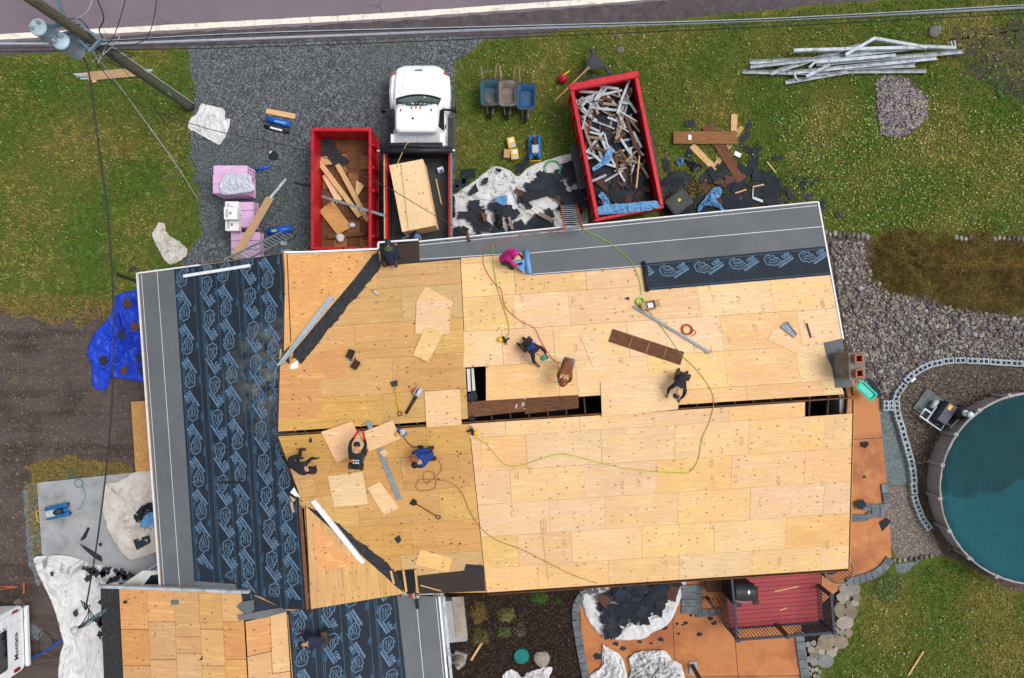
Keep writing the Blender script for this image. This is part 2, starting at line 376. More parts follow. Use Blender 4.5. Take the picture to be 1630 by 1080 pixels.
def scatter(name, tv, tf, pos, R, S, col, mat, label=None, cat=None, parent=None, smooth=False, kind='stuff'):
    """one mesh of many small pieces: template tv/tf, positions, 3x3 rotations, scales, colours"""
    tv = np.asarray(tv, float); n = len(pos); k = len(tv)
    V = np.einsum('nij,nkj->nki', R, tv[None]*S[:, None, :])+pos[:, None, :]
    c0 = np.array([pos[:, 0].mean(), pos[:, 1].mean(), 0.0]); m = Matrix.Translation(c0)
    V = (V-c0).reshape(-1, 3)
    tf = np.asarray(tf, int); fn = tf.shape[1]
    Fi = (tf[None]+(np.arange(n)*k)[:, None, None]).reshape(-1)
    me = bpy.data.meshes.new(name); nf = n*len(tf)
    me.vertices.add(n*k); me.vertices.foreach_set('co', V.astype(np.float32).ravel())
    me.loops.add(nf*fn); me.loops.foreach_set('vertex_index', Fi.astype(np.int32))
    me.polygons.add(nf); me.polygons.foreach_set('loop_start', (np.arange(nf)*fn).astype(np.int32))
    if smooth: me.polygons.foreach_set('use_smooth', np.ones(nf, bool))
    at = me.attributes.new('tint', 'FLOAT_COLOR', 'POINT')
    cc = np.ones((n, k, 4), np.float32); cc[:, :, :3] = col[:, None, :]; at.data.foreach_set('color', cc.ravel())
    me.update(calc_edges=True); me.materials.append(mat)
    o = place(name, me, m, parent); tag(o, label, cat, None, kind); return o
def rotz(a):
    c, s = np.cos(a), np.sin(a); R = np.zeros((len(a), 3, 3)); R[:, 0, 0] = c; R[:, 0, 1] = -s; R[:, 1, 0] = s; R[:, 1, 1] = c; R[:, 2, 2] = 1; return R
def roty(a):
    c, s = np.cos(a), np.sin(a); R = np.zeros((len(a), 3, 3)); R[:, 0, 0] = c; R[:, 0, 2] = s; R[:, 2, 0] = -s; R[:, 2, 2] = c; R[:, 1, 1] = 1; return R
def pick(cols, n, jit=.12):
    c = np.array([lin(x)[:3] for x in cols])[RNG.integers(0, len(cols), n)]
    return c*(1+RNG.normal(0, jit, (n, 1)))
def rand_in(poly, n):
    xs = [p[0] for p in poly]; ys = [p[1] for p in poly]; X = []; Y = []; c = 0
    while c < n:
        x = RNG.uniform(min(xs), max(xs), n*2); y = RNG.uniform(min(ys), max(ys), n*2); k = inside(x, y, poly); X.append(x[k]); Y.append(y[k]); c += k.sum()
    return np.concatenate(X)[:n], np.concatenate(Y)[:n]
def world(px, py, z): s = (H-z)/F; return np.stack([(px-815)*s, -(py-540)*s, np.zeros_like(px)+z], 1)
def ico(sub=1):
    bm = bmesh.new(); bmesh.ops.create_icosphere(bm, subdivisions=sub, radius=1); v = np.array([x.co[:] for x in bm.verts]); f = np.array([[q.index for q in x.verts] for x in bm.faces]); bm.free(); return v, f
ICO1, ICO1F = ico(1); ICO2, ICO2F = ico(2)
def text_mesh(s, size=1.0, bold=0.0):
    cu = bpy.data.curves.new('lettering', 'FONT'); cu.body = s; cu.size = size; cu.align_x = 'CENTER'; cu.align_y = 'CENTER'; cu.resolution_u = 1; cu.offset = bold
    o = bpy.data.objects.new('lettering', cu); COL.objects.link(o); dg = bpy.context.evaluated_depsgraph_get(); me = bpy.data.meshes.new_from_object(o.evaluated_get(dg))
    vs = [tuple(v.co) for v in me.vertices]; fs = [tuple(p.vertices) for p in me.polygons]
    bpy.data.objects.remove(o); bpy.data.curves.remove(cu); bpy.data.meshes.remove(me); return vs, fs
def lettering(mb, s, size, m, bold=0.0):
    vs, fs = text_mesh(s, size, bold); old = mb.M; mb.M = m if old is None else old @ m; mb.add(vs, fs); mb.M = old
# ================================================================ THE GROUND
def ground_mat():
    t = NT('lawn'); v = t.coord('World')
    f = t.noise(v, .22, 5, .6); g = t.noise(v, 1.3, 5, .65); h = t.noise(v, 16, 4, .7)
    c = t.ramp(f, [(.3, lin((110, 102, 52))), (.46, lin((90, 97, 40))), (.6, lin((70, 90, 32))), (.78, lin((54, 76, 28)))])
    c = t.mix(t.step(g, .5, .75), c, lin((112, 98, 56))); c = t.mix(t.math('MULTIPLY', t.step(h, .4, .7), .55), c, lin((44, 52, 20)))
    return t.done(c, .95, .1, 0, h, .5, .03)
def gravel(name, cols, scale=26, big=.35, patch=(80, 84, 86)):
    t = NT(name); v = t.coord('World')
    vo = t.n('ShaderNodeTexVoronoi'); vo.inputs['Scale'].default_value = scale; t.l(v, vo.inputs['Vector']); sc = t.n('ShaderNodeSeparateColor'); t.l(vo.outputs['Color'], sc.inputs[0])
    c = t.ramp(sc.outputs[0], [(i/(len(cols)-1), lin(k)) for i, k in enumerate(cols)])
    e = t.step(vo.outputs['Distance'], .25, .6); c = t.mix(t.math('MULTIPLY', e, .6), c, lin(tuple(x*.45 for x in cols[0])))
    p = t.step(t.noise(v, big, 5, .6), .42, .66); c = t.mix(t.math('MULTIPLY', p, .55), c, lin(patch))
    p2 = t.step(t.noise(v, big*2.7, 5, .6), .55, .7); c = t.mix(t.math('MULTIPLY', p2, .45), c, lin(tuple(x*.6 for x in patch)))
    return t.done(c, .95, .15, 0, vo.outputs['Distance'], .6, .02)
def asphalt():
    t = NT('asphalt'); v = t.coord('World')
    c = t.ramp(t.noise(v, .35, 5), [(.3, lin((118, 106, 114))), (.7, lin((98, 88, 98)))])
    c = t.mix(t.math('MULTIPLY', t.step(t.noise(v, 60, 2), .45, .75), .4), c, lin((138, 126, 132)))
    # cracks
    w = t.n('ShaderNodeTexNoise'); w.inputs['Scale'].default_value = 1.2; t.l(v, w.inputs['Vector']); wv = t.n('ShaderNodeMix', data_type='VECTOR'); wv.inputs[0].default_value = .35; t.l(v, wv.inputs[4]); t.l(w.outputs['Color'], wv.inputs[5])
    d = t.vor(wv.outputs[1], .8, 'Distance', 'DISTANCE_TO_EDGE'); k = t.math('LESS_THAN', d, .012); k = t.math('MULTIPLY', k, t.step(t.noise(v, .3, 3), .56, .62)); c = t.mix(t.math('MULTIPLY', k, .35), c, lin((48, 42, 48)))
    return t.done(c, .9, .25, 0, t.noise(v, 70, 3), .4, .01)
def dirt_mat():
    t = NT('bare_dirt'); v = t.coord('World')
    c = t.ramp(t.noise(v, .5, 6, .65), [(.3, lin((66, 58, 56))), (.5, lin((84, 74, 72))), (.7, lin((54, 48, 46)))])
    tr_ = t.step(t.noise(t.coord('World', (.12, 1.5, 1)), 1.0, 4, .6), .5, .62); c = t.mix(t.math('MULTIPLY', tr_, .6), c, lin((46, 38, 36)))
    c = t.mix(t.step(t.noise(v, 1.1, 6, .7), .6, .72), c, lin((112, 98, 62)))
    c = t.mix(t.math('MULTIPLY', t.step(t.noise(v, 24, 4, .7), .52, .7), .5), c, lin((128, 116, 106)))
    return t.done(c, .95, .1, 0, t.noise(v, 12, 6, .7), .7, .05)
def stained(name):
    t = NT(name); v = t.coord('World')
    c = t.ramp(t.noise(v, .55, 7, .65), [(.25, lin((162, 98, 52))), (.45, lin((176, 112, 62))), (.6, lin((150, 88, 48))), (.8, lin((132, 74, 44)))])
    c = t.mix(t.math('MULTIPLY', t.step(t.noise(v, 1.7, 5, .7), .56, .75), .5), c, lin((196, 150, 96)))
    return t.done(c, .6, .35, 0, t.noise(v, 30, 4), .12, .01)
M['lawn'] = ground_mat(); M['asphalt'] = asphalt(); M['dirt'] = dirt_mat(); M['patio'] = stained('orange_stained_concrete')
M['gravel'] = gravel('grey_gravel', [(72, 76, 80), (100, 106, 110), (140, 146, 150), (80, 84, 88)], 17, .32, (84, 86, 88))
M['gravel_blue'] = gravel('blue_grey_gravel', [(92, 104, 108), (120, 132, 136), (142, 150, 152), (104, 114, 118)], 24, .5, (104, 118, 122))
M['gravel_teal'] = gravel('teal_grey_gravel', [(70, 78, 82), (96, 106, 110), (122, 130, 132), (80, 88, 92)], 22, .4, (86, 94, 96))
M['gravel_brown'] = gravel('brown_pea_gravel', [(72, 62, 56), (112, 100, 90), (92, 80, 72), (138, 124, 110)], 20, .45, (76, 66, 60))
M['gravel_taupe'] = gravel('taupe_pea_gravel', [(110, 100, 94), (142, 132, 124), (124, 114, 108), (160, 148, 136)], 18, .5, (120, 110, 104))
M['mulch'] = gravel('dark_mulch', [(30, 24, 20), (54, 42, 36), (40, 32, 28), (72, 58, 48)], 16, .8, (44, 34, 30))
M['line'] = mk('white_road_paint', (226, 220, 206), (206, 200, 188), 6, .8, .2, 30, coord='World', dirt=(150, 140, 138), dscale=4)
M['shoulder'] = mk('dark_road_shoulder', (84, 76, 80), (62, 56, 60), 2, .95, .5, 30, coord='World', dirt=(96, 88, 88), dscale=5)
def sheet(name, mat, pts, z, kind='structure', label=None, cat=None, amp=0, seed=0, thick=0.0):
    pts = rough_poly(pts, 8, amp, seed) if amp else pts
    mb = MB(); pts = ccw(pts); pl = flat(z)
    if thick: mb.slab(flat(z-thick), pts, 0, thick)
    else: mb.add([pl.at(x, y) for x, y in pts], [tuple(range(len(pts)))])
    o = mb.build(name, mat); o['kind'] = kind
    if label: o['label'] = label
    if cat: o['category'] = cat
    return o
mb = MB(); mb.add([(-150, -150, 0), (150, -150, 0), (150, 150, 0), (-150, 150, 0)], [(0, 1, 2, 3)])
tag(mb.build('ground', M['lawn']), None, None, None, 'structure')
ROAD_LOW = [(-900, 128), (0, 88), (170, 80), (300, 76), (500, 68), (740, 58), (800, 62), (1000, 38), (1220, 17), (1450, -6), (2500, -80)]
sheet('road_shoulder', M['shoulder'], [(-900, -900)]+ROAD_LOW+[(2500, -900)], .004, amp=2.5, seed=2)
LINE = [(-900, 116), (-300, 77), (0, 59), (200, 48), (420, 36), (620, 25), (820, 11), (1010, -3), (1500, -50), (2500, -150)]
sheet('road', M['asphalt'], [(-900, -900)]+[(x, y+9) for x, y in LINE]+[(2500, -900)], .012, amp=1.5, seed=5)
L = spline(LINE, 5); sheet('road_edge_line', M['line'], [(x, y-4.5) for x, y in L]+[(x, y+4.5) for x, y in reversed(L)], .018, amp=.35, seed=1)
sheet('driveway', M['gravel'], [(300, 74), (310, 165), (302, 205), (316, 295), (320, 375), (300, 402), (276, 445), (600, 470), (730, 440), (726, 240), (722, 100), (748, 84), (772, 62), (740, 56), (500, 66)], .006, amp=3, seed=9)
sheet('gravel_patch', M['gravel_teal'], [(300, 236), (345, 215), (470, 260), (480, 400), (330, 380)], .010, amp=8, seed=3)
sheet('dirt_track', M['dirt'], [(-900, 480), (0, 492), (90, 505), (180, 482), (280, 470), (290, 760), (240, 1400), (-900, 1400)], .008, amp=7, seed=4)
sheet('gravel_edge', M['gravel_blue'], [(36, 770), (64, 764), (74, 905), (60, 935), (44, 900)], .012, amp=4, seed=7)
sheet('gravel_spill', M['gravel_blue'], [(50, 990), (70, 1005), (60, 1020), (45, 1010)], .012, amp=3, seed=8)
sheet('concrete_pad', M['concrete'], [(62, 768), (250, 748), (275, 930), (170, 925), (72, 905)], .09, thick=.12)
# right-hand side
sheet('river_stone_bed', M['gravel_brown'], [(1300, 372), (1390, 376), (1400, 440), (1500, 480), (1640, 500), (2100, 520), (2100, 585), (1630, 584), (1520, 574), (1470, 586), (1430, 625), (1424, 650), (1340, 650)], .006, amp=2, seed=6)
sheet('pool_gravel', M['gravel_brown'], [(2100, 578), (1630, 582), (1520, 576), (1476, 585), (1432, 630), (1440, 690), (1460, 790), (1478, 830), (1500, 884), (1540, 900), (1610, 942), (2100, 950)], .010, amp=2, seed=6)
sheet('pale_gravel', M['gravel_taupe'], [(1404, 772), (1456, 775), (1470, 830), (1500, 882), (1430, 890), (1412, 860)], .012, amp=2, seed=12)
sheet('side_gravel', M['gravel_blue'], [(1396, 634), (1436, 655), (1456, 775), (1408, 772)], .014, amp=2, seed=13)
sheet('gravel_nook', M['gravel_blue'], [(1424, 900), (1470, 890), (1440, 914), (1428, 912)], .010, amp=2, seed=14)
sheet('side_patio', M['patio'], [(1330, 560), (1397, 634), (1411, 770), (1418, 886), (1404, 908), (1372, 920), (1330, 925)], .03, thick=.05)
sheet('patio', M['patio'], [(922, 940), (1360, 890), (1372, 921), (1345, 930), (1275, 985), (1273, 1120), (938, 1120), (926, 1020)], .034, thick=.05)
sheet('planting_bed', M['mulch'], [(690, 930), (960, 915), (922, 945), (918, 985), (935, 1120), (690, 1120)], .008, amp=1, seed=15)
sheet('side_bed', M['mulch'], [(1262, 1000), (1320, 930), (1345, 930), (1330, 1010), (1300, 1060), (1290, 1120), (1276, 1120), (1274, 1000)], .012, amp=1, seed=16)
sheet('debris_soil', M['mulch'], [(1040, 292), (1100, 285), (1180, 288), (1250, 285), (1272, 330), (1050, 360)], .010, amp=6, seed=17)
sheet('turned_soil', M['dirt'], [(1500, 60), (1640, 30), (1760, 40), (1760, 160), (1640, 170), (1560, 130)], .006, amp=14, seed=18)
# joints of the patio slabs
for k, (a, b) in enumerate([((1071, 985), (1076, 1100)), ((1170, 1018), (1177, 1100)), ((1075, 1078), (1276, 1076)), ((1356, 700), (1405, 697))]):
    mb = MB(); mb.bar(P(*a, .0365), P(*b, .0365), .02, .003); tag(mb.build('patio_joint', M['dark']), None, None, None, 'structure')
# ------------------------------------------------ grass, leaves
LAWNS = [[(-250, 82), (0, 90), (300, 78), (307, 165), (300, 205), (315, 300), (318, 378), (292, 402), (282, 442), (222, 452), (212, 480), (90, 498), (0, 488), (-250, 478)],
         [(772, 66), (1000, 42), (1220, 21), (1450, -2), (1900, -30), (1900, 374), (1630, 374), (1385, 370), (1320, 366), (1290, 330), (1050, 345), (728, 360), (727, 102), (748, 88)],
         [(1372, 930), (1425, 918), (1500, 888), (1535, 902), (1606, 944), (1900, 948), (1900, 1250), (1300, 1250), (1312, 1062), (1355, 1015), (1372, 960)]]
def fade(px, py, seed, s=.012):
    return np.array([mnoise.noise(Vector((x*s, y*s, seed))) for x, y in zip(px, py)])
def lawn_colours(px, py):
    a = fade(px, py, 1.0, .011); b = fade(px, py, 7.0, .045)
    base = np.array([lin((102, 110, 46))[:3]]); green = np.array([lin((72, 104, 36))[:3]]); tan = np.array([lin((146, 128, 72))[:3]])
    wg = np.clip(.42+a*1.5+b*.6, 0, 1)[:, None]; wt = np.clip(.02-a*1.2+b*.9, 0, 1)[:, None]*.85
    c = base*(1-wg)+green*wg; c = c*(1-wt)+tan*wt
    d = np.clip(1+.55*fade(px, py, 3.0, .09)+.4*fade(px, py, 5.0, .22), .45, 1.6)[:, None]
    return c*d*(1+RNG.normal(0, .28, (len(px), 1)))*(1+RNG.normal(0, .08, (len(px), 3)))
blade = [(-.5, 0, 0), (.5, 0, 0), (.12, .55, 1.0), (-.12, .55, 1.0)]
for k, (poly, n) in enumerate(zip(LAWNS, (60000, 120000, 48000))):
    x, y = rand_in(rough_poly(poly, 8, 5, k), n); n = len(x); a = RNG.uniform(0, 2*pi, n)
    tuft = 1+.9*np.clip(fade(x, y, 3.0, .09)+.4*fade(x, y, 5.0, .22), -.4, 1)
    S = np.stack([RNG.uniform(.018, .05, n), RNG.uniform(.05, .16, n)*tuft, RNG.uniform(.025, .08, n)*tuft], 1)
    scatter('grass', blade, [(0, 1, 2, 3)], world(x, y, .003), rotz(a), S, np.clip(lawn_colours(x, y), .004, 1), M['leaf'], ['short green and tan grass of the left lawn by the road', 'short olive grass of the lawn around the trailer', 'short green grass of the lower right lawn below the pool'][k], 'grass')
quad = [(-.5, -.35, 0), (.5, -.35, .12), (.5, .35, .12), (-.5, .35, 0)]
def leaves(name, poly, n, cols, z, smin, smax, label, cat='leaves'):
    x, y = rand_in(poly, n); S = RNG.uniform(smin, smax, (n, 1))*np.ones((1, 3)); return scatter(name, quad, [(0, 1, 2, 3)], world(x, y, z), rotz(RNG.uniform(0, 2*pi, n)), S, np.clip(pick(cols, n, .2), 0, 1), M['leaf'], label, cat)
leaves('fallen_leaves', [(1230, 180), (1400, 150), (1640, 190), (1640, 372), (1330, 366), (1260, 300)], 3000, [(140, 152, 70), (160, 166, 96), (118, 134, 54), (176, 172, 130)], .06, .02, .05, 'pale clover leaves sprinkled over the lawn above the stone edging')
leaves('fallen_leaves', [(780, 80), (1200, 40), (1640, 10), (1640, 200), (1200, 280), (780, 240)], 900, [(196, 190, 160), (150, 120, 70), (176, 176, 120)], .07, .02, .05, 'sparse pale leaf specks on the lawn near the trailer')
leaves('fallen_leaves', [(0, 100), (290, 90), (300, 400), (0, 480)], 420, [(196, 190, 160), (170, 140, 90)], .07, .02, .045, 'sparse pale leaf specks on the left lawn')
leaves('fallen_leaves', [(1380, 960), (1640, 960), (1640, 1080), (1330, 1080)], 220, [(196, 190, 160), (140, 110, 66)], .07, .02, .05, 'sparse leaf specks on the lower right lawn')
# dry straw grass on the dirt by the pad
for poly, n, lab in (([(40, 740), (120, 728), (215, 742), (212, 752), (60, 768)], 5200, 'dry yellow straw grass along the top of the concrete pad'), ([(0, 470), (210, 470), (200, 505), (120, 520), (0, 500)], 4200, 'dry tan grass where the left lawn meets the dirt'), ([(40, 770), (66, 770), (74, 900), (60, 930)], 1400, 'straw tufts along the left edge of the concrete pad')):
    x, y = rand_in(rough_poly(poly, 8, 6, 3), n); a = RNG.uniform(0, 2*pi, n); S = np.stack([RNG.uniform(.015, .04, n), RNG.uniform(.06, .2, n), RNG.uniform(.03, .09, n)], 1)
    scatter('dry_grass', blade, [(0, 1, 2, 3)], world(x, y, .012), rotz(a), S, np.clip(pick([(150, 128, 72), (120, 104, 60), (100, 92, 48)], n, .2), .01, 1), M['leaf'], lab, 'dry grass')
x, y = rand_in([(-60, 500), (230, 490), (215, 740), (60, 770), (30, 1080), (-60, 1080)], 5000); n = len(x)
scatter('dirt_clods', ICO1, ICO1F, world(x, y, .01), rotz(RNG.uniform(0, 6, n)), RNG.uniform(.008, .035, (n, 3)), np.clip(pick([(104, 92, 86), (80, 68, 64), (134, 124, 116), (124, 108, 78)], n, .2), .01, 1), M['tint'], 'small clods and pebbles on the dirt track', 'clods')
x, y = rand_in([(300, 80), (740, 62), (724, 240), (722, 380), (480, 400), (320, 380), (312, 290)], 9000); n = len(x)
scatter('gravel_stones', ICO1, ICO1F, world(x, y, .012), rotz(RNG.uniform(0, 6, n)), RNG.uniform(.010, .03, (n, 3)), np.clip(pick([(104, 108, 112), (74, 78, 82), (134, 138, 142), (60, 62, 66)], n, .15), .01, 1), M['tint'], 'loose grey stones on the gravel driveway', 'gravel')
# mulch chips and twigs in the planting bed
x, y = rand_in([(735, 950), (915, 945), (922, 1080), (735, 1080)], 6000); n = len(x)
S = np.stack([RNG.uniform(.03, .14, n), RNG.uniform(.008, .02, n), RNG.uniform(.006, .015, n)], 1)
scatter('mulch_chips', ICO1*.5, ICO1F, world(x, y, .025), rotz(RNG.uniform(0, 6, n)), S, np.clip(pick([(44, 34, 30), (66, 50, 42), (30, 26, 22), (112, 96, 80), (86, 60, 46)], n, .2), .01, 1), M['tint'], 'dark mulch chips and twigs in the planting bed', 'mulch')
x, y = rand_in([(1045, 288), (1250, 285), (1285, 325), (1050, 345)], 2600); n = len(x)
S = np.stack([RNG.uniform(.04, .16, n), RNG.uniform(.01, .03, n), RNG.uniform(.006, .015, n)], 1)
scatter('brown_litter', ICO1*.5, ICO1F, world(x, y, .02), rotz(RNG.uniform(0, 6, n)), S, np.clip(pick([(86, 56, 44), (60, 42, 36), (120, 92, 66), (44, 36, 32)], n, .2), .01, 1), M['tint'], 'brown leaf litter and twigs between shingle scraps by the eave', 'litter')
x, y = rand_in([(1405, 600), (1640, 582), (1640, 640), (1500, 700), (1480, 830), (1500, 882), (1435, 640)], 4500); n = len(x)
scatter('pea_gravel', ICO1, ICO1F, world(x, y, .014), rotz(RNG.uniform(0, 6, n)), RNG.uniform(.012, .035, (n, 3)), np.clip(pick([(112, 98, 88), (84, 74, 66), (150, 136, 120), (62, 54, 50)], n, .15), .01, 1), M['tint'], 'brown pea gravel around the pool', 'gravel')
x, y = rand_in([(1408, 775), (1455, 780), (1498, 880), (1430, 888)], 1500); n = len(x)
scatter('pea_gravel', ICO1, ICO1F, world(x, y, .016), rotz(RNG.uniform(0, 6, n)), RNG.uniform(.012, .03, (n, 3)), np.clip(pick([(150, 140, 132), (118, 106, 100), (176, 166, 154)], n, .15), .01, 1), M['tint'], 'pale taupe gravel between the side patio and block edging', 'gravel')
# ------------------------------------------------ stones
STONE_MESH = []
def stone_mesh(seed, flatten=.6, mat='stone'):
    v = ICO2.copy(); v = v*(1+np.array([[.25*mnoise.noise(Vector(p)*1.1+Vector((seed*9.1, 0, 0)))+.1*mnoise.noise(Vector(p)*2.7+Vector((0, seed*5, 0)))] for p in v])); v[:, 2] *= flatten
    me = bpy.data.meshes.new('stone'); me.from_pydata([tuple(p) for p in v], [], [tuple(int(q) for q in f) for f in ICO2F]); me.materials.append(M[mat]); me.polygons.foreach_set('use_smooth', [True]*len(me.polygons)); return me
def stone_mat(name, c):
    M[name] = mk(name, c, tuple(x*.8 for x in c), 3, .85, .4, 16, rnd=.12); return M[name]
SCOL = [(132, 130, 132), (104, 100, 102), (120, 106, 110), (146, 140, 132), (92, 88, 92), (130, 118, 102), (156, 152, 150), (98, 86, 88)]
for k, c in enumerate(SCOL): stone_mat('river_stone_%d' % k, c); STONE_MESH.append(stone_mesh(k, .62, 'river_stone_%d' % k))
bed = bpy.data.objects['river_stone_bed']
BED = [(1322, 384), (1372, 384), (1384, 430), (1410, 462), (1500, 488), (1640, 508), (1640, 572), (1520, 566), (1470, 578), (1430, 612), (1420, 640), (1400, 632), (1362, 610), (1345, 540)]
x, y = rand_in(BED, 7000); n = len(x)
scatter('river_stones', ICO1, ICO1F, world(x, y, .02), rotz(RNG.uniform(0, 6, n)), np.stack([RNG.uniform(.03, .08, n), RNG.uniform(.025, .06, n), RNG.uniform(.02, .045, n)], 1), np.clip(pick(SCOL+[(84, 78, 80), (96, 92, 70)], n, .14), .02, 1), M['tint'], 'small river stones heaped beside the house and block edging', 'stones', smooth=True)
x, y = rand_in(BED, 260)
for i in range(260):
    f = random.uniform(.06, .12); m = Matrix.Translation(P(x[i], y[i], .06)) @ Matrix.Rotation(random.uniform(0, 6), 4, 'Z') @ Matrix.Diagonal((f, f*random.uniform(.6, .95), f*.55/.62, 1))
    place('stone', STONE_MESH[i % len(STONE_MESH)], m, bed)
# stone edging rows
def edging(name, label, pts, r, cat='stone edging', jit=.2):
    t = thing(name, label, cat, P(*pts[0], 0))
    for i, (px, py) in enumerate(pts):
        f = r*random.uniform(1-jit, 1+jit); m = Matrix.Translation(P(px, py, f*.45)) @ Matrix.Rotation(random.uniform(-.4, .4), 4, 'Z') @ Matrix.Diagonal((f*.85, f*1.15, f*.9, 1))
        place('stone', STONE_MESH[(i*3) % len(STONE_MESH)], m, t)
edging('stone_edging', 'short row of rounded stones beside the house corner below the lawn', [(1314+i*7.4, 371+(i % 2)*2+i*.5) for i in range(10)], .1)
edging('stone_edging', 'row of rounded stones along the lawn right of the brown shrub', [(1522+i*7.6, 379+(i % 3)*1.2) for i in range(20)], .1)
edging('stone_edging', 'row of pale stones at the bottom of the pale gravel by the patio', [(1424, 892), (1432, 893), (1440, 892), (1449, 889), (1458, 891), (1466, 888), (1474, 887), (1483, 885), (1491, 883)], .085)
# heap of gravel on the lawn
hp = [(1394, 128), (1425, 120), (1446, 126), (1452, 144), (1478, 152), (1474, 190), (1460, 200), (1430, 222), (1404, 214), (1396, 180)]
t = thing('gravel_heap', 'low heap of grey purple stones lying on the lawn', 'gravel heap', P(1430, 170, 0))
rows = []; N = 26
for i in range(9):
    r = i/8; row = []
    for k in range(N+1):
        a = 2*pi*(k % N)/N; px, py = 1432+r*40*cos(a), 171+r*49*sin(a); z = .16*(1-r**2)*(1+.3*mnoise.noise(Vector((px*.1, py*.1, 0))))+.004; row.append(P(px, py, z))
    rows.append(row)
mb = MB(); mb.grid(rows); mb.build('core', M['gravel_brown'], t, True)
x, y = rand_in(rough_poly(hp, 6, 3, 5), 1900); n = len(x); r2 = np.clip(((x-1432)/40)**2+((y-171)/49)**2, 0, 1); pos = world(x, y, 0); pos[:, 2] = .16*(1-r2)+.012
scatter('stones', ICO1, ICO1F, pos, rotz(RNG.uniform(0, 6, n)), RNG.uniform(.025, .06, (n, 3)), np.clip(pick([(132, 122, 132), (110, 102, 112), (158, 150, 156), (90, 82, 90), (150, 146, 120)], n, .14), .02, 1), M['tint'], None, None, t, True)
# flagstone path
fl = [(1353,939,16,10),(1342,951,9,8),(1364,951.5,6,5),(1361,960,6,5),(1351,962,4.5,6),(1349,952,3,3),(1337,972,8.5,11),(1355,975,9,11),(1344.5,991.5,13,10),(1327,1006,9,7),(1341,1007,5,5),(1351,1008.5,6,7),(1315,1022,12.5,13),(1338,1023,11,10),(1323,1040,8,7),(1314,1053,12,10),(1341,960,4,3),(1327,993,3,4),(1330,1034,4,4)]
t = thing('flagstone_path', 'curved path of large irregular flagstones below the red deck', 'path', P(1340, 1000, 0))
def flag(px, py, rx, ry, seed, parent):
    n = 8; rx *= 1.16; ry *= 1.16; pts = [(px+rx*(1+.34*mnoise.noise(Vector((cos(2*pi*k/n)*1.3+seed*7, sin(2*pi*k/n)*1.3, 1))))*cos(2*pi*k/n+.3), py+ry*(1+.34*mnoise.noise(Vector((seed*3, cos(2*pi*k/n), sin(2*pi*k/n)))))*sin(2*pi*k/n+.3)) for k in range(n)]
    c = (px, py); mb = MB(); pl = flat(0); pts = ccw(pts); h = .07+.02*random.random()
    ins = [(c[0]+(x-c[0])*.93, c[1]+(y-c[1])*.93) for x, y in pts]
    mb.loft([[pl.at(x, y, .0) for x, y in pts], [pl.at(x, y, h*.8) for x, y in pts], [pl.at(x, y, h) for x, y in ins]]); return mb.build('flagstone', random.choice([M['stone'], M['river_stone_3'], M['river_stone_5'], M['river_stone_0']]), parent, m=Matrix.Translation(P(px, py, 0)))
for i, (a, b, c, d) in enumerate(fl): flag(a, b, c, d, i, t)
t = thing('cobble_strip', 'cluster of small purple grey cobbles beside the patio curb', 'cobbles', P(1297, 1040, 0))
for i, (px, py, r) in enumerate([(1286,1026,4),(1295,1024,4),(1305,1025,4),(1291,1035,5),(1299,1036,5),(1308,1039,5),(1293,1043,4),(1296,1054,6),(1288,1050,4),(1306,1046,3),(1300,1045,3),(1303,1031,4),(1288,1064,3),(1294,1067,3),(1300,1066,3),(1305,1070,3),(1290,1073,3),(1297,1076,3),(1303,1078,3),(1289,1082,3)]): flag(px, py, r, r*1.1, i+40, t)
# loose boulder and small rocks
def rock(px, py, r, label, mat='stone', z=0.0, fl=.5, cat='rock', sx=1.0):
    me = stone_mesh(px, fl, mat); o = place('rock', me, Matrix.Translation(P(px, py, z+r*fl*.8)) @ Matrix.Diagonal((r*sx, r, r, 1)) @ Matrix.Rotation(px, 4, 'Z')); return tag(o, label, cat)
rock(862, 1049, .33, 'flat tan boulder beside the green round lid in the mulch', fl=.4)
rock(1488, 50, .22, 'grey rock on the lawn at the far right top', 'river_stone_1', fl=.25, sx=1.4)
rock(987, 80, .13, 'grey stone on the lawn above the trailer tongue', 'river_stone_1', fl=.25, sx=1.3)
rock(982, 58, .11, 'small grey stone by the road above the trailer', 'river_stone_4', fl=.25)
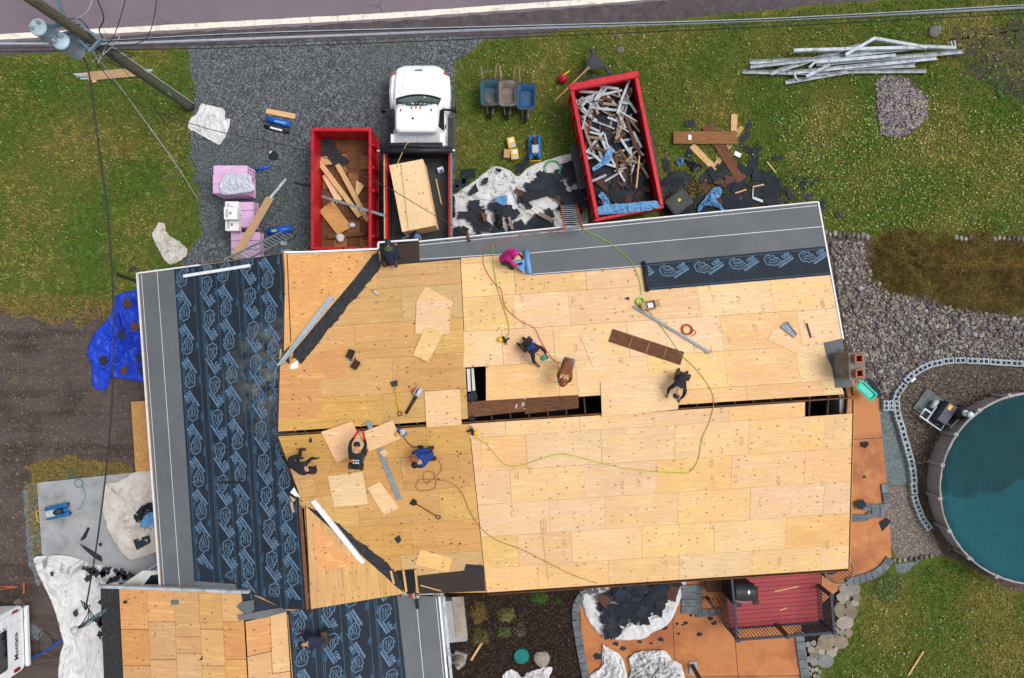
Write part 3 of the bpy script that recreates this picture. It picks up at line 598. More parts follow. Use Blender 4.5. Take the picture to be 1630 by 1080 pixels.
# ================================================================ THE HOUSE
RA, RB = P(443, 691, 4.6), P(1357, 632, 4.6)
RN = Plane(RA, RB, P(1000, 354, 2.9)); RS = Plane(RA, RB, P(1060, 924, 2.9))
ZW = RN.at(449, 582).z
WA, WB = P(450, 403, ZW), P(490, 970, ZW)
RW = Plane(WA, WB, P(238, 683, ZW-1.25))
REN = Plane(WA, WB, RN.at(603, 399)); RES = Plane(WA, WB, RS.at(644, 945))
XA, XB = P(390, 955, 3.62), P(399, 1150, 3.62)
XE = Plane(XA, XB, P(707, 1015, 2.5)); XW = Plane(XA, XB, P(166, 1010, 2.62))
house = thing('house', 'large one storey house with its roof stripped to plywood and half covered in underlayment', 'house', P(800, 650, 0))
def membrane_mat():
    t = NT('grey_membrane'); v = t.coord('World')
    c = t.ramp(t.noise(v, .8, 5), [(.3, lin((98, 102, 106))), (.7, lin((86, 90, 94)))]); c = t.mix(t.math('MULTIPLY', t.step(t.noise(v, 40, 3), .45, .7), .35), c, lin((118, 122, 126)))
    c = t.mix(t.math('MULTIPLY', t.step(t.noise(t.coord('World', (.6, .6, .6)), 1, 6, .7), .55, .75), .4), c, lin((112, 110, 104)))
    w = t.n('ShaderNodeTexNoise'); w.noise_type = 'RIDGED_MULTIFRACTAL'; w.inputs['Scale'].default_value = .9; w.inputs['Distortion'].default_value = 1.2; t.l(v, w.inputs['Vector'])
    return t.done(c, .85, .2, 0, t.math('ADD', w.outputs[0], t.math('MULTIPLY', t.noise(v, 90, 2), .12)), .22, .03)
M['membrane'] = membrane_mat()
def underlay_mat():
    t = NT('navy_underlayment'); v = t.coord('World')
    c = t.ramp(t.noise(v, .9, 4), [(.3, lin((36, 45, 57))), (.7, lin((28, 35, 45)))])
    # dust blown onto it near the ridge
    dv = t.n('ShaderNodeVectorMath', operation='DISTANCE'); g = t.n('ShaderNodeNewGeometry'); t.l(g.outputs['Position'], dv.inputs[0]); dv.inputs[1].default_value = tuple(RW.at(447, 600))
    f = t.n('ShaderNodeMapRange'); f.inputs['From Min'].default_value = 2.4; f.inputs['From Max'].default_value = .1; t.l(dv.outputs['Value'], f.inputs[0])
    n = t.step(t.noise(v, 2.2, 7, .72), .42, .68); d = t.math('MULTIPLY', f.outputs[0], n); c = t.mix(t.math('MULTIPLY', d, .8), c, lin((150, 144, 128)))
    # small printed flecks and cap nails
    w = t.vor(v, 9, 'Distance'); c = t.mix(t.math('MULTIPLY', t.math('LESS_THAN', w, .09), .5), c, lin((128, 142, 156)))
    return t.done(c, .68, .2, 0, t.noise(v, 3, 4), .25, .02)
M['underlay'] = underlay_mat()
M['print_blue'] = mk('blue_print', (98, 128, 154), (82, 110, 137), 9, .55, 0, dirt=(66, 92, 122), dscale=6)
M['print_teal'] = mk('teal_print', (58, 96, 122), (44, 74, 98), 7, .55, 0, dirt=(38, 54, 70), dscale=7)
M['print_navy'] = mk('navy_print', (38, 54, 78), None, 9, .55, 0)
def sheets(pl, region, rows, joints, mat, parent=house, h=0.0, th=.014, name='plywood_sheet', gap=.004):
    """plywood sheets nailed in courses: rows = edges in metres down the slope, joints = photo x of the end joints"""
    reg = [pl.uv(*p) for p in region]
    for r in range(len(rows)-1):
        v0, v1 = rows[r]+gap, rows[r+1]-gap; vm = (v0+v1)/2
        js = sorted(joints[r]); us = []
        for j in js:
            # find u where the point (u, vm) shows at photo x = j
            lo, hi = -40.0, 40.0
            f = lambda u: (lambda q: 815+q.x*F/(H-q.z))(pl.pt(u, vm))
            inc = f(hi) > f(lo)
            for _ in range(40):
                mid = (lo+hi)/2
                if (f(mid) < j) == inc: lo = mid
                else: hi = mid
            us.append(lo)
        us = [-60]+sorted(us)+[60]
        for k in range(len(us)-1):
            g = gap*random.uniform(.4, 1.3)
            poly = clip([(us[k]+g, v0), (us[k+1]-g, v0), (us[k+1]-g, v1), (us[k]+g, v1)], reg)
            if len(poly) < 3: continue
            area = abs(sum(poly[i][0]*poly[(i+1) % len(poly)][1]-poly[(i+1) % len(poly)][0]*poly[i][1] for i in range(len(poly))))/2
            if area < .02: continue
            hh = h+random.uniform(0, .0025); c = pl.pt(sum(p[0] for p in poly)/len(poly), sum(p[1] for p in poly)/len(poly))
            X = pl.u; Y = pl.n.cross(X); m = Matrix((X, Y, pl.n)).transposed().to_4x4(); m.translation = c
            mb = MB(); b = [pl.pt(u, v, hh) for u, v in poly]; mb.prism(b, [p+pl.n*th for p in b]); mb.build(name, mat if not isinstance(mat, (list, tuple)) else random.choice(mat), parent, m=m)
def patch(name, mat, pl, pts, h0, h1, parent=house, label=None, cat=None, group=None, smooth=False, m=None):
    mb = MB(); mb.slab(pl, pts, h0, h1)
    if parent is None: m = m or pl.frame(sum(p[0] for p in pts)/len(pts), sum(p[1] for p in pts)/len(pts), 0, h0)
    o = mb.build(name, mat, parent, m=m)
    if label: tag(o, label, cat, group)
    return o
# rows measured from the ridge
V = [.07, .58, 1.80, 3.02, 4.24, 5.46, 6.70]
NEW_S = [(747, 674), (1357, 635), (1350, 905), (775, 943)]
sheets(RS, [(747, 674), (1281, 640), (1281, 690), (747, 700)], [.07, .58], [[805, 923, 1041, 1160]], M['ply'])
sheets(RS, NEW_S, V[1:], [[766, 838, 957, 1074, 1192, 1312], [813, 930, 1047, 1164, 1281], [875, 963, 1079, 1194, 1311], [825, 910, 1022, 1137, 1251], [857, 969, 1081, 1194, 1307]], [M['ply'], M['ply'], M['ply_eave']])
NEW_N = [(732, 383), (1300, 326), (1357, 630), (746, 669)]
sheets(RN, [(1075, 600), (1330, 590), (1345, 632), (1075, 655)], [.10, .58], [[1189, 1309]], M['ply'])
sheets(RN, [(772, 380), (1300, 324), (1357, 629), (774, 668)], [.58, 1.80], [[889, 918, 1033, 1155, 1270]], M['ply'])
sheets(RN, [(738, 380), (757, 380), (757, 590), (738, 590)], [1.80, 3.02], [[]], M['ply'])
sheets(RN, [(757, 380), (1300, 324), (1357, 629), (757, 668)], [1.80, 3.02], [[800, 882, 1000, 1149, 1272]], M['ply'])
sheets(RN, NEW_N, [3.02, 4.24, 5.46, 6.70], [[819, 906, 1112, 1229], [819, 932, 1137, 1253], [780, 900, 1020, 1140, 1250]], M['ply'])
OLD_N = [(443, 688), (446, 584), (605, 399), (731, 384), (745, 667)]; OLD_S = [(443, 695), (746, 675), (774, 943), (646, 944), (482, 801)]
sheets(RN, OLD_N, [.07, 1.1, 2.32, 3.54, 4.76, 5.98, 6.9], [[610], [512, 625], [565, 690], [520, 640], [600], [690]], M['ply_old'])
sheets(RS, OLD_S, [.07, 1.1, 2.32, 3.54, 4.76, 5.98, 6.9], [[560, 680], [500, 640], [515, 570, 700], [560, 655], [640], [700]], M['ply_old'])
patch('plywood_sheet', M['ply_ext'], RN, [(447, 587), (476, 572), (549, 548), (550, 600), (512, 605), (513, 664), (444, 670)], .0152, .018)
patch('plywood_sheet', M['ply_ext'], REN, [(454, 408), (592, 404), (575, 425), (452, 560)], .0, .014)
sheets(REN, [(451, 404), (602, 399), (449, 581)], [.02, 1.3, 2.6, 3.9], [[], [], []], M['ply_old'], h=-.016)
sheets(RES, [(484, 804), (644, 945), (493, 970)], [.1, 1.2, 2.4, 4], [[], [], []], M['ply_old'])
patch('plywood_sheet', M['ply_ext'], RES, [(500, 830), (530, 862), (570, 900), (506, 908)], .017, .02)
# deck under the underlayment
patch('roof_deck', M['ply_osb'], RW, [(221, 436), (450, 404), (466, 600), (491, 968), (460, 972), (400, 946), (257, 933)], -.03, -.002)
patch('roof_deck', M['ply_osb'], XE, [(457, 972), (490, 971), (642, 947), (699, 950), (716, 1150), (470, 1150)], -.03, -.002)
# old brown boards at the ridge, rafters, attic
for a, b, c in ((745, 835, 0), (836, 921, 1)):
    patch('sheathing_board', M['wood_brown'], RN, [(a, 640-(a-745)*.062), (b, 640-(b-745)*.062), (b, 661-(b-745)*.062), (a, 665-(a-745)*.062)], -.004, .019)
uN0 = RN.uv(443, 690)[0]; uN1 = RN.uv(1357, 632)[0]; k = 0; u = uN0+.25
while u < uN1:
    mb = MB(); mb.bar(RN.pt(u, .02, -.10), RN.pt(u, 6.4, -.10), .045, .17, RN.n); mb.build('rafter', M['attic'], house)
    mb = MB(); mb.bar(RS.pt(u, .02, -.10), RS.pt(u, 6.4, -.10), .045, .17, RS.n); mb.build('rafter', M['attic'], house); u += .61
mb = MB(); mb.bar(RN.pt(uN0, .0, -.13), RN.pt(uN1, .0, -.13), .04, .2); mb.build('ridge_board', M['wood_brown'], house)
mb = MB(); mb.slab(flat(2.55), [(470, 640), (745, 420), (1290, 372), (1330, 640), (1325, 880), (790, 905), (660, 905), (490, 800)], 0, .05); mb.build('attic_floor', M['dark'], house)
# opening at the left: old white board and dark hole
patch('attic_board', M['siding'], RN, [(743, 588), (754, 587), (757, 622), (745, 624)], -.05, -.02)
# walls
def wall(pts, z0, z1, name='wall', mat=None):
    mb = MB(); n = len(pts)
    for i in range(n):
        a, b = P(*pts[i], 2.7), P(*pts[(i+1) % n], 2.7); a.z = b.z = (z0+z1)/2; mb.bar(a, b, .12, z1-z0)
    return mb.build(name, mat or M['siding'], house)
wall([(245, 455), (590, 425), (1285, 352), (1335, 885), (770, 925), (630, 930), (500, 945), (275, 915)], 0, 2.5)
wall([(190, 945), (440, 950), (690, 945), (700, 1140), (195, 1140)], 0, 2.35, 'extension_wall')
# gable walls
def gable(a, b, c_, zt_):
    A, B, C_ = P(*a, 2.5), P(*b, 2.5), P(*c_, zt_); n = (B-A).cross(C_-A).normalized()*.06; mb = MB(); mb.prism([A-n, B-n, C_-n], [A+n, B+n, C_+n]); mb.build('gable_wall', M['siding'], house)
gable((1290, 352), (1338, 885), (1340, 636), 4.4); gable((248, 452), (588, 424), (453, 410), ZW-.12); gable((192, 944), (690, 944), (393, 950), 3.45)
# ------------------------------------------------ membranes and felt
h = .0195
patch('grey_membrane', M['membrane'], RN, [(667, 388), (1300, 324.5), (1308, 361), (1120, 377), (845, 403), (734, 411), (668, 416)], h, h+.003)
patch('grey_membrane', M['membrane'], RN, [(843, 400), (1308, 355), (1317, 396), (1026, 425), (845, 439)], h+.004, h+.007)
for a, b in (((668, 390.5), (1301, 327.5)), ((668, 413), (843, 402)), ((845, 403), (1309, 361)), ((845, 437), (1025, 423))):
    mb = MB(); mb.bar(RN.at(*a, h+.0085), RN.at(*b, h+.0085), .018, .002, RN.n); mb.build('chalk_line', M['white_trim'], house)
patch('felt_strip', M['brown_felt'], RN, [(604, 392), (667, 385), (668, 414), (607, 420)], h, h+.003)
patch('felt_strip', M['felt'], RN, [(607, 419), (668, 414), (734, 411), (734, 413), (640, 421), (609, 425)], h+.0, h+.002)
patch('valley_felt', M['felt'], RN, rough_poly([(602, 401), (608, 424), (560, 482), (517, 531), (479, 580), (462, 571), (477, 540), (540, 467), (579, 421)], 5, 2.6, 2), .024, .027)
patch('valley_felt', M['felt'], RS, rough_poly([(486, 806), (524, 823), (575, 864), (629, 908), (640, 910), (649, 944), (631, 934), (600, 911), (560, 876), (530, 854), (504, 828)], 5, 2.6, 5), .024, .027)
patch('felt_strip', M['brown_felt'], RS, [(662, 917), (770, 905), (773, 941), (668, 946)], h, h+.003)
patch('felt_strip', M['felt'], RS, rough_poly([(738, 912), (742, 898), (768, 900), (771, 911), (740, 914)], 5, 1, 6), .024, .027)
# studs near the lower valley; a dark slab paints the gap's shade
patch('eave_gap_shade', M['dark'], RS, [(630, 909), (660, 906), (662, 944), (648, 946)], .0275, .029)
for a, b in (((622, 909), (627, 929)), ((642, 908), (647, 942)), ((661, 907), (664, 936))):
    mb = MB(); mb.bar(RS.at(*a, .05), RS.at(*b, .05), .07, .04, RS.n); mb.build('exposed_stud', M['wood'], house)
# wing: grey strips along the eave and courses of navy underlayment
def lerp(a, b, t): return (a[0]+(b[0]-a[0])*t, a[1]+(b[1]-a[1])*t)
WT = [(221, 437), (250, 433), (277, 429), (313, 424), (347, 419), (380, 414), (415, 409), (449, 404)]     # tops of the seams
WBt = [(257, 932), (286, 933), (310, 934), (347, 938), (384, 942), (414, 950), (452, 970), (488, 970)]
for i in range(2):
    patch('grey_membrane', M['membrane'], RW, [WT[i], WT[i+1], WBt[i+1], WBt[i]], .0+i*.003, .003+i*.003)
mb = MB(); mb.bar(RW.at(*lerp(WT[1], WBt[1], .0), .008), RW.at(*lerp(WT[1], WBt[1], 1), .008), .016, .002, RW.n); mb.build('chalk_line', M['white_trim'], house)
mb = MB(); mb.bar(RW.at(225, 437, .005), RW.at(261, 932, .005), .016, .002, RW.n); mb.build('chalk_line', M['white_trim'], house)
# ------------------------------------------------ the printed emblem (one shared mesh)
def emblem_mesh():
    mb = MB()
    def ribbon(pts, w, closed=False):
        pts = [Vector((x, y, 0)) for x, y in pts]; n = len(pts); L = []; Rr = []
        for i in range(n):
            d = (pts[(i+1) % n]-pts[i-1]) if closed else (pts[min(i+1, n-1)]-pts[max(i-1, 0)])
            d = d.normalized(); s_ = Vector((-d.y, d.x, 0))*w/2; L.append(pts[i]+s_); Rr.append(pts[i]-s_)
        m_ = n if closed else n-1
        for i in range(m_): mb.add([L[i], Rr[i], Rr[(i+1) % n], L[(i+1) % n]], [(0, 1, 2, 3)])
    head = [(-.17, .30), (-.13, .40), (-.03, .44), (.02, .49), (.07, .45), (.14, .43), (.16, .36), (.21, .34), (.16, .30), (.17, .22), (.19, .15), (.13, .16), (.12, .06), (.04, -.04), (-.03, -.08), (-.08, -.02), (-.14, .02), (-.12, .10), (-.18, .14), (-.15, .22)]
    ribbon(spline(head+[head[0]], 2), .028)
    ribbon([(.12, .33), (.07, .28), (.05, .20), (.08, .13)], .022); ribbon([(-.09, .34), (-.05, .26), (-.07, .17), (-.03, .08), (.0, .0)], .02)
    ribbon([(-.01, .36), (.02, .30), (.0, .24), (.03, .16), (.02, .08)], .019); ribbon([(-.12, .27), (-.07, .29)], .019); ribbon([(.02, .05), (.08, .07), (.10, .12)], .019); ribbon([(.05, .38), (.09, .36), (.10, .31)], .019)
    b = Matrix.Translation((.02, -.22, 0)) @ Matrix.Rotation(rad(-50), 4, 'Z'); mb.M = b
    mb.add([(-.30, -.075, 0), (.30, -.075, 0), (.30, .075, 0), (-.30, .075, 0)], [(0, 1, 2, 3)])
    lettering(mb, 'U20', .165, Matrix.Translation((.14, .16, 0)), .009)
    mb.cur = 1; lettering(mb, 'RHINOROOF', .112, Matrix.Translation((0, .004, .0012)), .006)
    me = bpy.data.meshes.new('printed_emblem'); me.from_pydata(mb.v, [], mb.f); me.materials.append(M['print_blue']); me.materials.append(M['print_navy']); me.polygons.foreach_set('material_index', mb.mi); return me
EMB = emblem_mesh()
def emblem(pl, px, py, ang, parent, h, s=1.0, cuts=()):
    m = pl.frame(px, py, ang, h) @ Matrix.Scale(s, 4); me = EMB
    for (a, b, keep) in cuts:          # print cut off where the membrane ends
        inv = m.inverted(); A, B, K = inv @ pl.at(*a, h), inv @ pl.at(*b, h), inv @ pl.at(*keep, h); d = (B-A).normalized(); n = Vector((-d.y, d.x, 0)); 
        if (K-A).dot(n) > 0: n = -n
        far = max((v.co-A).dot(n) for v in me.vertices)
        if far <= 0: continue
        bm = bmesh.new(); bm.from_mesh(me); bmesh.ops.bisect_plane(bm, geom=bm.verts[:]+bm.edges[:]+bm.faces[:], plane_co=A, plane_no=n, clear_outer=True); me = me.copy(); bm.to_mesh(me); bm.free()
        if not len(me.polygons): return
    place('printed_emblem', me, m, parent)
def course(pl, quad_, idx, h, lines=True):
    """one run of underlayment with its printed edge lines and blots; quad_ = top-left, top-right, bottom-right, bottom-left"""
    o = patch('underlayment', M['underlay'], pl, quad_, h, h+.003); a, b, c, d = quad_
    if lines:
        for t_, w in ((.10, .02), (.17, .019), (.86, .019)):
            mb = MB(); mb.bar(pl.at(*lerp(a, b, t_), h+.0045), pl.at(*lerp(d, c, t_), h+.0045), w, .001, pl.n); mb.build('printed_line', M['print_teal'], o)
        n = int(math.dist(a, d)/27)
        for k in range(n):
            f = (k+.35+.3*(idx % 2))/n; p = lerp(lerp(a, d, f), lerp(b, c, f), .2 if (k+idx) % 2 else .8)
            mb = MB(pl.frame(*p, 90-4, h+.0042))
            for r in range(3):
                w_ = random.uniform(.12, .2)-r*.03; mb.box((random.uniform(-.02, .02), (r-1)*.035, 0), (w_*2, .022, .0008))
            mb.build('printed_notice', M['print_teal'], o)
    return o
cs = []
for i in range(5):
    hh = .003+.0035*i; o = course(RW, [WT[i+2], WT[i+3], WBt[i+3], WBt[i+2]], i, hh); cs.append((o, hh+.005))
def wing_pts(x0, y0, dx, dy, n): return [(x0+dx*k, y0+dy*k) for k in range(n)]
for ci, x0, y0, up in ((0, 290.5, 433, 180), (1, 323.5, 410, 0), (2, 356.5, 425, 180), (3, 393, 429, 0), (4, 427, 435, 180)):
    o, hh = cs[ci]
    for k in range(-1, 11):
        y = y0+54.2*k-.18*k*k; x = x0+4.45*k*.98
        if y > 985: continue
        emblem(RW, x, y, up-4, o, hh, 1.1, (((221, 438.5), (449, 405.5), (330, 600)), ((257, 930), (414, 948), (330, 600)), ((414, 948), (452, 968), (430, 800)), ((449, 404), (488, 970), (330, 600))))
# extension underlayment, east slope
XT = [(458, 974), (503, 969), (547, 961), (592, 954), (632, 948)]; XBm = [(472, 1150), (517, 1150), (562, 1150), (607, 1150), (654, 1150)]
for i in range(4):
    hh = .003+.0035*i; o = course(XE, [XT[i], XT[i+1], XBm[i+1], XBm[i]], i, hh)
    x0, y0, up = ((478, 986, 180), (522, 980, 0), (566, 995, 180), (611, 985, 0))[i]
    for k in range(-1, 3): emblem(XE, x0+5*k, y0+52*k, up-5, o, hh+.005, 1.08, ((XT[0], XT[4], (560, 1050)), ((458, 974), (472, 1150), (560, 1050))))
patch('grey_membrane', M['membrane'], XE, [(630, 949), (664, 949), (682, 1150), (652, 1150)], .001, .004)
patch('grey_membrane', M['membrane'], XE, [(663, 949), (697, 950), (716, 1150), (681, 1150)], .0, .003)
mb = MB(); mb.bar(XE.at(662, 950, .006), XE.at(681, 1150, .006), .016, .002, XE.n); mb.build('chalk_line', M['white_trim'], house)
mb = MB(); mb.bar(XE.at(694, 951, .006), XE.at(713, 1150, .006), .016, .002, XE.n); mb.build('chalk_line', M['white_trim'], house)
# north slope roll of underlayment
o = patch('underlayment', M['underlay'], RN, [(1023, 420), (1316, 392), (1323, 438), (1029, 463)], .029, .032)
for k in range(-1, 5): emblem(RN, 1073+55.5*k, 433-5.6*k, 90-6, o, .0335, 1.04, (((1030, 418), (1035, 463), (1150, 430)), ((1316, 392), (1323, 438), (1150, 430))))
for f_ in (.08, .93):
    mb = MB(); mb.bar(RN.at(*lerp((1023, 420), (1029, 463), f_), .0335), RN.at(*lerp((1316, 392), (1323, 438), f_), .0335), .02, .001, RN.n); mb.build('printed_line', M['print_teal'], o)
mb = MB(); mb.tube([RN.at(1024, 417, .085), RN.at(1031, 464, .085)], .065, 14); tag(mb.build('underlayment_roll', M['black'], None, True), 'black end of the underlayment roll lying across the plywood at the dark printed strip', 'roll')
# extension plywood, both slopes
XREG = [(190, 938), (386, 945), (398, 1150), (200, 1150)]
Xj = [(386, 398), (352, 364), (316, 326), (277, 286), (234, 244), (190, 200)]
for i in range(5):
    (b0, b1), (a0, a1) = Xj[i], Xj[i+1]; ys = [936+(4-i)*0+ (b0-190)*.03, 990+12*(i % 3), 1040+10*((i+1) % 3), 1095, 1150]
    for k in range(4):
        q = lambda x0, x1, y: x0+(x1-x0)*(y-940)/210
        y0, y1 = ys[k]+.4, ys[k+1]-.4; pts = [(q(a0, a1, y0)+.3, y0), (q(b0, b1, y0)-.3, y0), (q(b0, b1, y1)-.3, y1), (q(a0, a1, y1)+.3, y1)]
        mb = MB(); mb.slab(XW, pts, random.uniform(0, .002), .016); c = XW.at(pts[0][0]+18, (y0+y1)/2); X = XW.v; m = Matrix((X, XW.n.cross(X), XW.n)).transposed().to_4x4(); m.translation = c; mb.build('plywood_sheet', M['ply_ext'], house, m=m)
for pts in ([(391, 990), (430, 980), (432, 1036), (394, 1045)], [(430.5, 979.5), (456, 974), (462, 1068), (434, 1072)], [(394, 1046), (432, 1037), (433, 1073), (462, 1069), (466, 1150), (399, 1150)]):
    mb = MB(); mb.slab(XE, pts, .0, .016); c = XE.at(*pts[0]); X = XE.v; m = Matrix((X, XE.n.cross(X), XE.n)).transposed().to_4x4(); m.translation = c; mb.build('plywood_sheet', M['ply_ext'], house, m=m)
patch('roof_deck', M['ply_osb'], XE, [(384, 945), (402, 943), (430, 950), (462, 966), (462, 978), (392, 992)], -.03, -.001)
patch('underlayment', M['underlay'], XE, [(384, 945), (402, 943), (430, 950), (462, 966), (462, 978), (392, 992)], .0, .003)
patch('felt_strip', M['felt'], XW, [(160, 937), (188, 938), (198, 1150), (168, 1150)], .0, .004)
mb = MB()
for z in range(6): mb.bar(P(392+z*1.2, 985+z*30, 3.5), P(400+z*1.2, 986+z*30, 3.5), .05, .12)
mb.build('rafter_end', M['attic'], house)
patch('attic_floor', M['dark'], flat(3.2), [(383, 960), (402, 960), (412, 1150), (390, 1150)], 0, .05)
# fascia boards and drip edges
def trim(a, b, pa, w=.06, hgt=.16, name='drip_edge', mat='white_trim', off=0.0):
    mb = MB(); mb.bar(pa.at(*a, off), pa.at(*b, off), w, hgt, pa.n); return mb.build(name, M[mat], house)
trim((667, 385.5), (1301, 322.5), RN, .04, .12); trim((1301.5, 323), (1341, 541), RN, .05, .14, off=-.03); trim((1350, 907), (776, 945.5), RS, .03, .14, 'fascia', 'wood_brown', -.06)
trim((1342, 541), (1358, 630), RN, .03, .12, 'fascia', 'wood_brown', -.06); trim((1358.5, 636), (1351.5, 905), RS, .03, .12, 'fascia', 'ply_osb', -.06)
trim((500, 401), (602, 396.5), REN, .06, .05, off=.04); trim((602, 396.5), (602.5, 387), RN, .06, .05, off=.03); trim((602, 386.5), (666, 382), RN, .06, .05, off=.03)
trim((219.5, 435), (256, 933), RW, .04, .14, off=-.04); trim((220, 435.5), (318, 422.5), RW, .05, .12, off=-.02)
trim((452, 402), (500, 401), REN, .05, .06, off=.0)
trim((158, 933), (397, 942), XW, .09, .16, 'rake_board', 'gutter', -.03); trim((699, 949), (718, 1150), XE, .07, .16, off=-.03)
trim((706, 949), (725, 1150), XE, .10, .1, 'gutter', 'gutter', -.14)
# ridge-side exposed edge of the wing
trim((452, 406), (459, 560), REN, .10, .05, 'ridge_timber', 'wood_brown', -.03); trim((457, 406), (463, 545), REN, .03, .05, 'ridge_timber', 'attic', .0)
trim((478, 806), (490, 970), RES, .11, .06, 'ridge_timber', 'wood_brown', .0); trim((486, 806), (494, 968), RES, .03, .06, 'ridge_timber', 'attic', .01)
trim((445, 584), (442, 690), RN, .03, .1, 'ridge_timber', 'attic', -.05); trim((442, 694), (480, 800), RS, .03, .1, 'ridge_timber', 'attic', -.05)
# window in the extension's north wall
# grade stamps on the sheets (smudged ink)
M['stamp'] = mk('faded_ink_stamp', (150, 118, 82), (176, 142, 104), 30, .8, 0)
for k in range(46):
    pl = RS if k % 2 else RN
    px = random.uniform(770, 1330); py = random.uniform(700, 900) if k % 2 else random.uniform(455, 610)
    mb = MB(pl.frame(px, py, 94, .0182))
    for r in range(2):
        for q in range(6):
            if random.random() < .75: mb.box((-.12+q*.05, r*.07, 0), (.03, .05*random.uniform(.5, 1), .0006))
    if mb.v: mb.build('grade_stamp', M['stamp'], house)['kind'] = 'stuff'
# ------------------------------------------------ chimney on the east gable
ch = thing('chimney', 'masonry chimney with two clay flues at the east gable', 'chimney', P(1360, 585, 0))
zt = 5.3; mb = MB(); q0 = [(1349, 563), (1374, 561), (1376, 602), (1351, 604)]
pts = [P(x, y, zt) for x, y in q0]; bot = [Vector((p.x, p.y, 0)) for p in pts]
mb.prism([bot[i] for i in (3, 2, 1, 0)], [pts[i] for i in (3, 2, 1, 0)]); mb.build('stack', M['brick_grey'], ch)
cc = sum(pts, Vector())/4; ux = (pts[1]-pts[0]).normalized(); uy = (pts[3]-pts[0]).normalized()
mb = MB(); mb.prism([cc+(p-cc)*1.08-Vector((0, 0, .0)) for p in (pts[3], pts[2], pts[1], pts[0])], [cc+(p-cc)*1.06+Vector((0, 0, .07)) for p in (pts[3], pts[2], pts[1], pts[0])]); mb.build('cap', M['brick_grey'], ch)
for s_ in (-.23, .23):
    c = cc+uy*s_+Vector((0, 0, .07)); mb = MB(); q = .13; e = .09
    O = [c+ux*a*q+uy*b*q for a, b in ((-1, 1), (1, 1), (1, -1), (-1, -1))]; I = [c+ux*a*e+uy*b*e for a, b in ((-1, 1), (1, 1), (1, -1), (-1, -1))]; up = Vector((0, 0, .16)); dn = Vector((0, 0, .019))
    mb.loft([O, [p+up for p in O], [p+up for p in I], [p+dn for p in I]], False); fl_ = mb.build('flue', M['flue'], ch)
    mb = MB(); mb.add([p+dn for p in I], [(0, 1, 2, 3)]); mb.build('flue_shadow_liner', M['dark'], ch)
# black membrane around the chimney
patch('chimney_membrane', M['membrane'], RN, [(1311, 546), (1341, 539), (1345, 560), (1352, 580), (1358, 616), (1330, 618), (1324, 585), (1316, 568)], .024, .028)
mb = MB(); mb.tube([RN.at(1334, 558, .06), RN.at(1346, 557, .06), RN.at(1348, 603, .06), RN.at(1345, 604, .05), RN.at(1333, 561, .05)], .014, 5); tag(mb.build('wire_loop', M['dark_steel']), 'thin dark metal loop on the membrane beside the chimney', 'wire loop')
# ================================================================ VEHICLES AND CONTAINERS
def rr(x0, x1, y0, y1, r, z, n=4):
    """rounded rectangle ring"""
    out = []
    for cx, cy, a0 in ((x1-r, y1-r, 0), (x0+r, y1-r, 90), (x0+r, y0+r, 180), (x1-r, y0+r, 270)):
        for k in range(n+1):
            a = rad(a0+90*k/n); out.append(Vector((cx+r*cos(a), cy+r*sin(a), z)))
    return out
def wheel(parent, M_, c, r=.42, w=.26, axis='x'):
    T = M_ @ Matrix.Translation(c) @ Matrix.Rotation(rad(90), 4, 'Y')
    mb = MB(T); mb.lathe((0, 0, 0), [(r*.55, -w/2), (r*.9, -w/2), (r, -w*.32), (r, w*.32), (r*.9, w/2), (r*.55, w/2)], 22); wh = mb.build('wheel', M['rubber'], parent, True)
    mb = MB(T); mb.lathe((0, 0, 0), [(r*.54, -w*.4), (r*.5, w*.52), (r*.2, w*.45), (r*.15, w*.56)], 16); mb.build('rim', M['steel'], wh)
# ------------------------------------------------ dump truck
TM = frame_at(Vector((-3.47, 7.0, 0)), .3)
tr = thing('dump_truck', 'white dump truck parked on the gravel, its bed carrying stacked plywood', 'truck', TM)
def sec(pts, y): return [Vector((x, y, z)) for x, z in pts]
def body_ring(y, w, zb, zs, zt, wt):
    """closed cross-section: bottom width w, shoulder at zs, top zt with width wt"""
    return sec([(-w, zb), (-w, zs*.6+zb*.4), (-w*.985, zs), (-wt, zt-.03), (-wt*.8, zt), (wt*.8, zt), (wt, zt-.03), (w*.985, zs), (w, zs*.6+zb*.4), (w, zb)], y)
mb = MB(TM); mb.loft([body_ring(3.30, .74, .62, .92, 1.06, .62), body_ring(3.16, .92, .55, 1.0, 1.18, .80), body_ring(2.75, 1.0, .5, 1.05, 1.27, .86), body_ring(2.2, 1.02, .5, 1.1, 1.33, .88), body_ring(1.85, 1.02, .5, 1.12, 1.36, .89), body_ring(.62, 1.0, .5, 1.12, 1.36, .90)])
bd = mb.build('body', M['truck_white'], tr, True); bd.data.polygons.foreach_set('use_smooth', [False]*len(bd.data.polygons))
# raised hood panel with scoop
mb = MB(TM); mb.loft([sec([(-.52, 1.19), (-.5, 1.235), (.5, 1.235), (.52, 1.19)], 3.12), sec([(-.62, 1.3), (-.6, 1.355), (.6, 1.355), (.62, 1.3)], 2.3), sec([(-.66, 1.33), (-.64, 1.385), (.64, 1.385), (.66, 1.33)], 2.02)]); mb.build('hood', M['truck_white'], tr)
mb = MB(TM); mb.prism(rr(-.15, .15, 3.02, 3.10, .035, 1.235), rr(-.15, .15, 3.02, 3.10, .035, 1.262)); mb.build('hood_badge', M['steel'], tr)
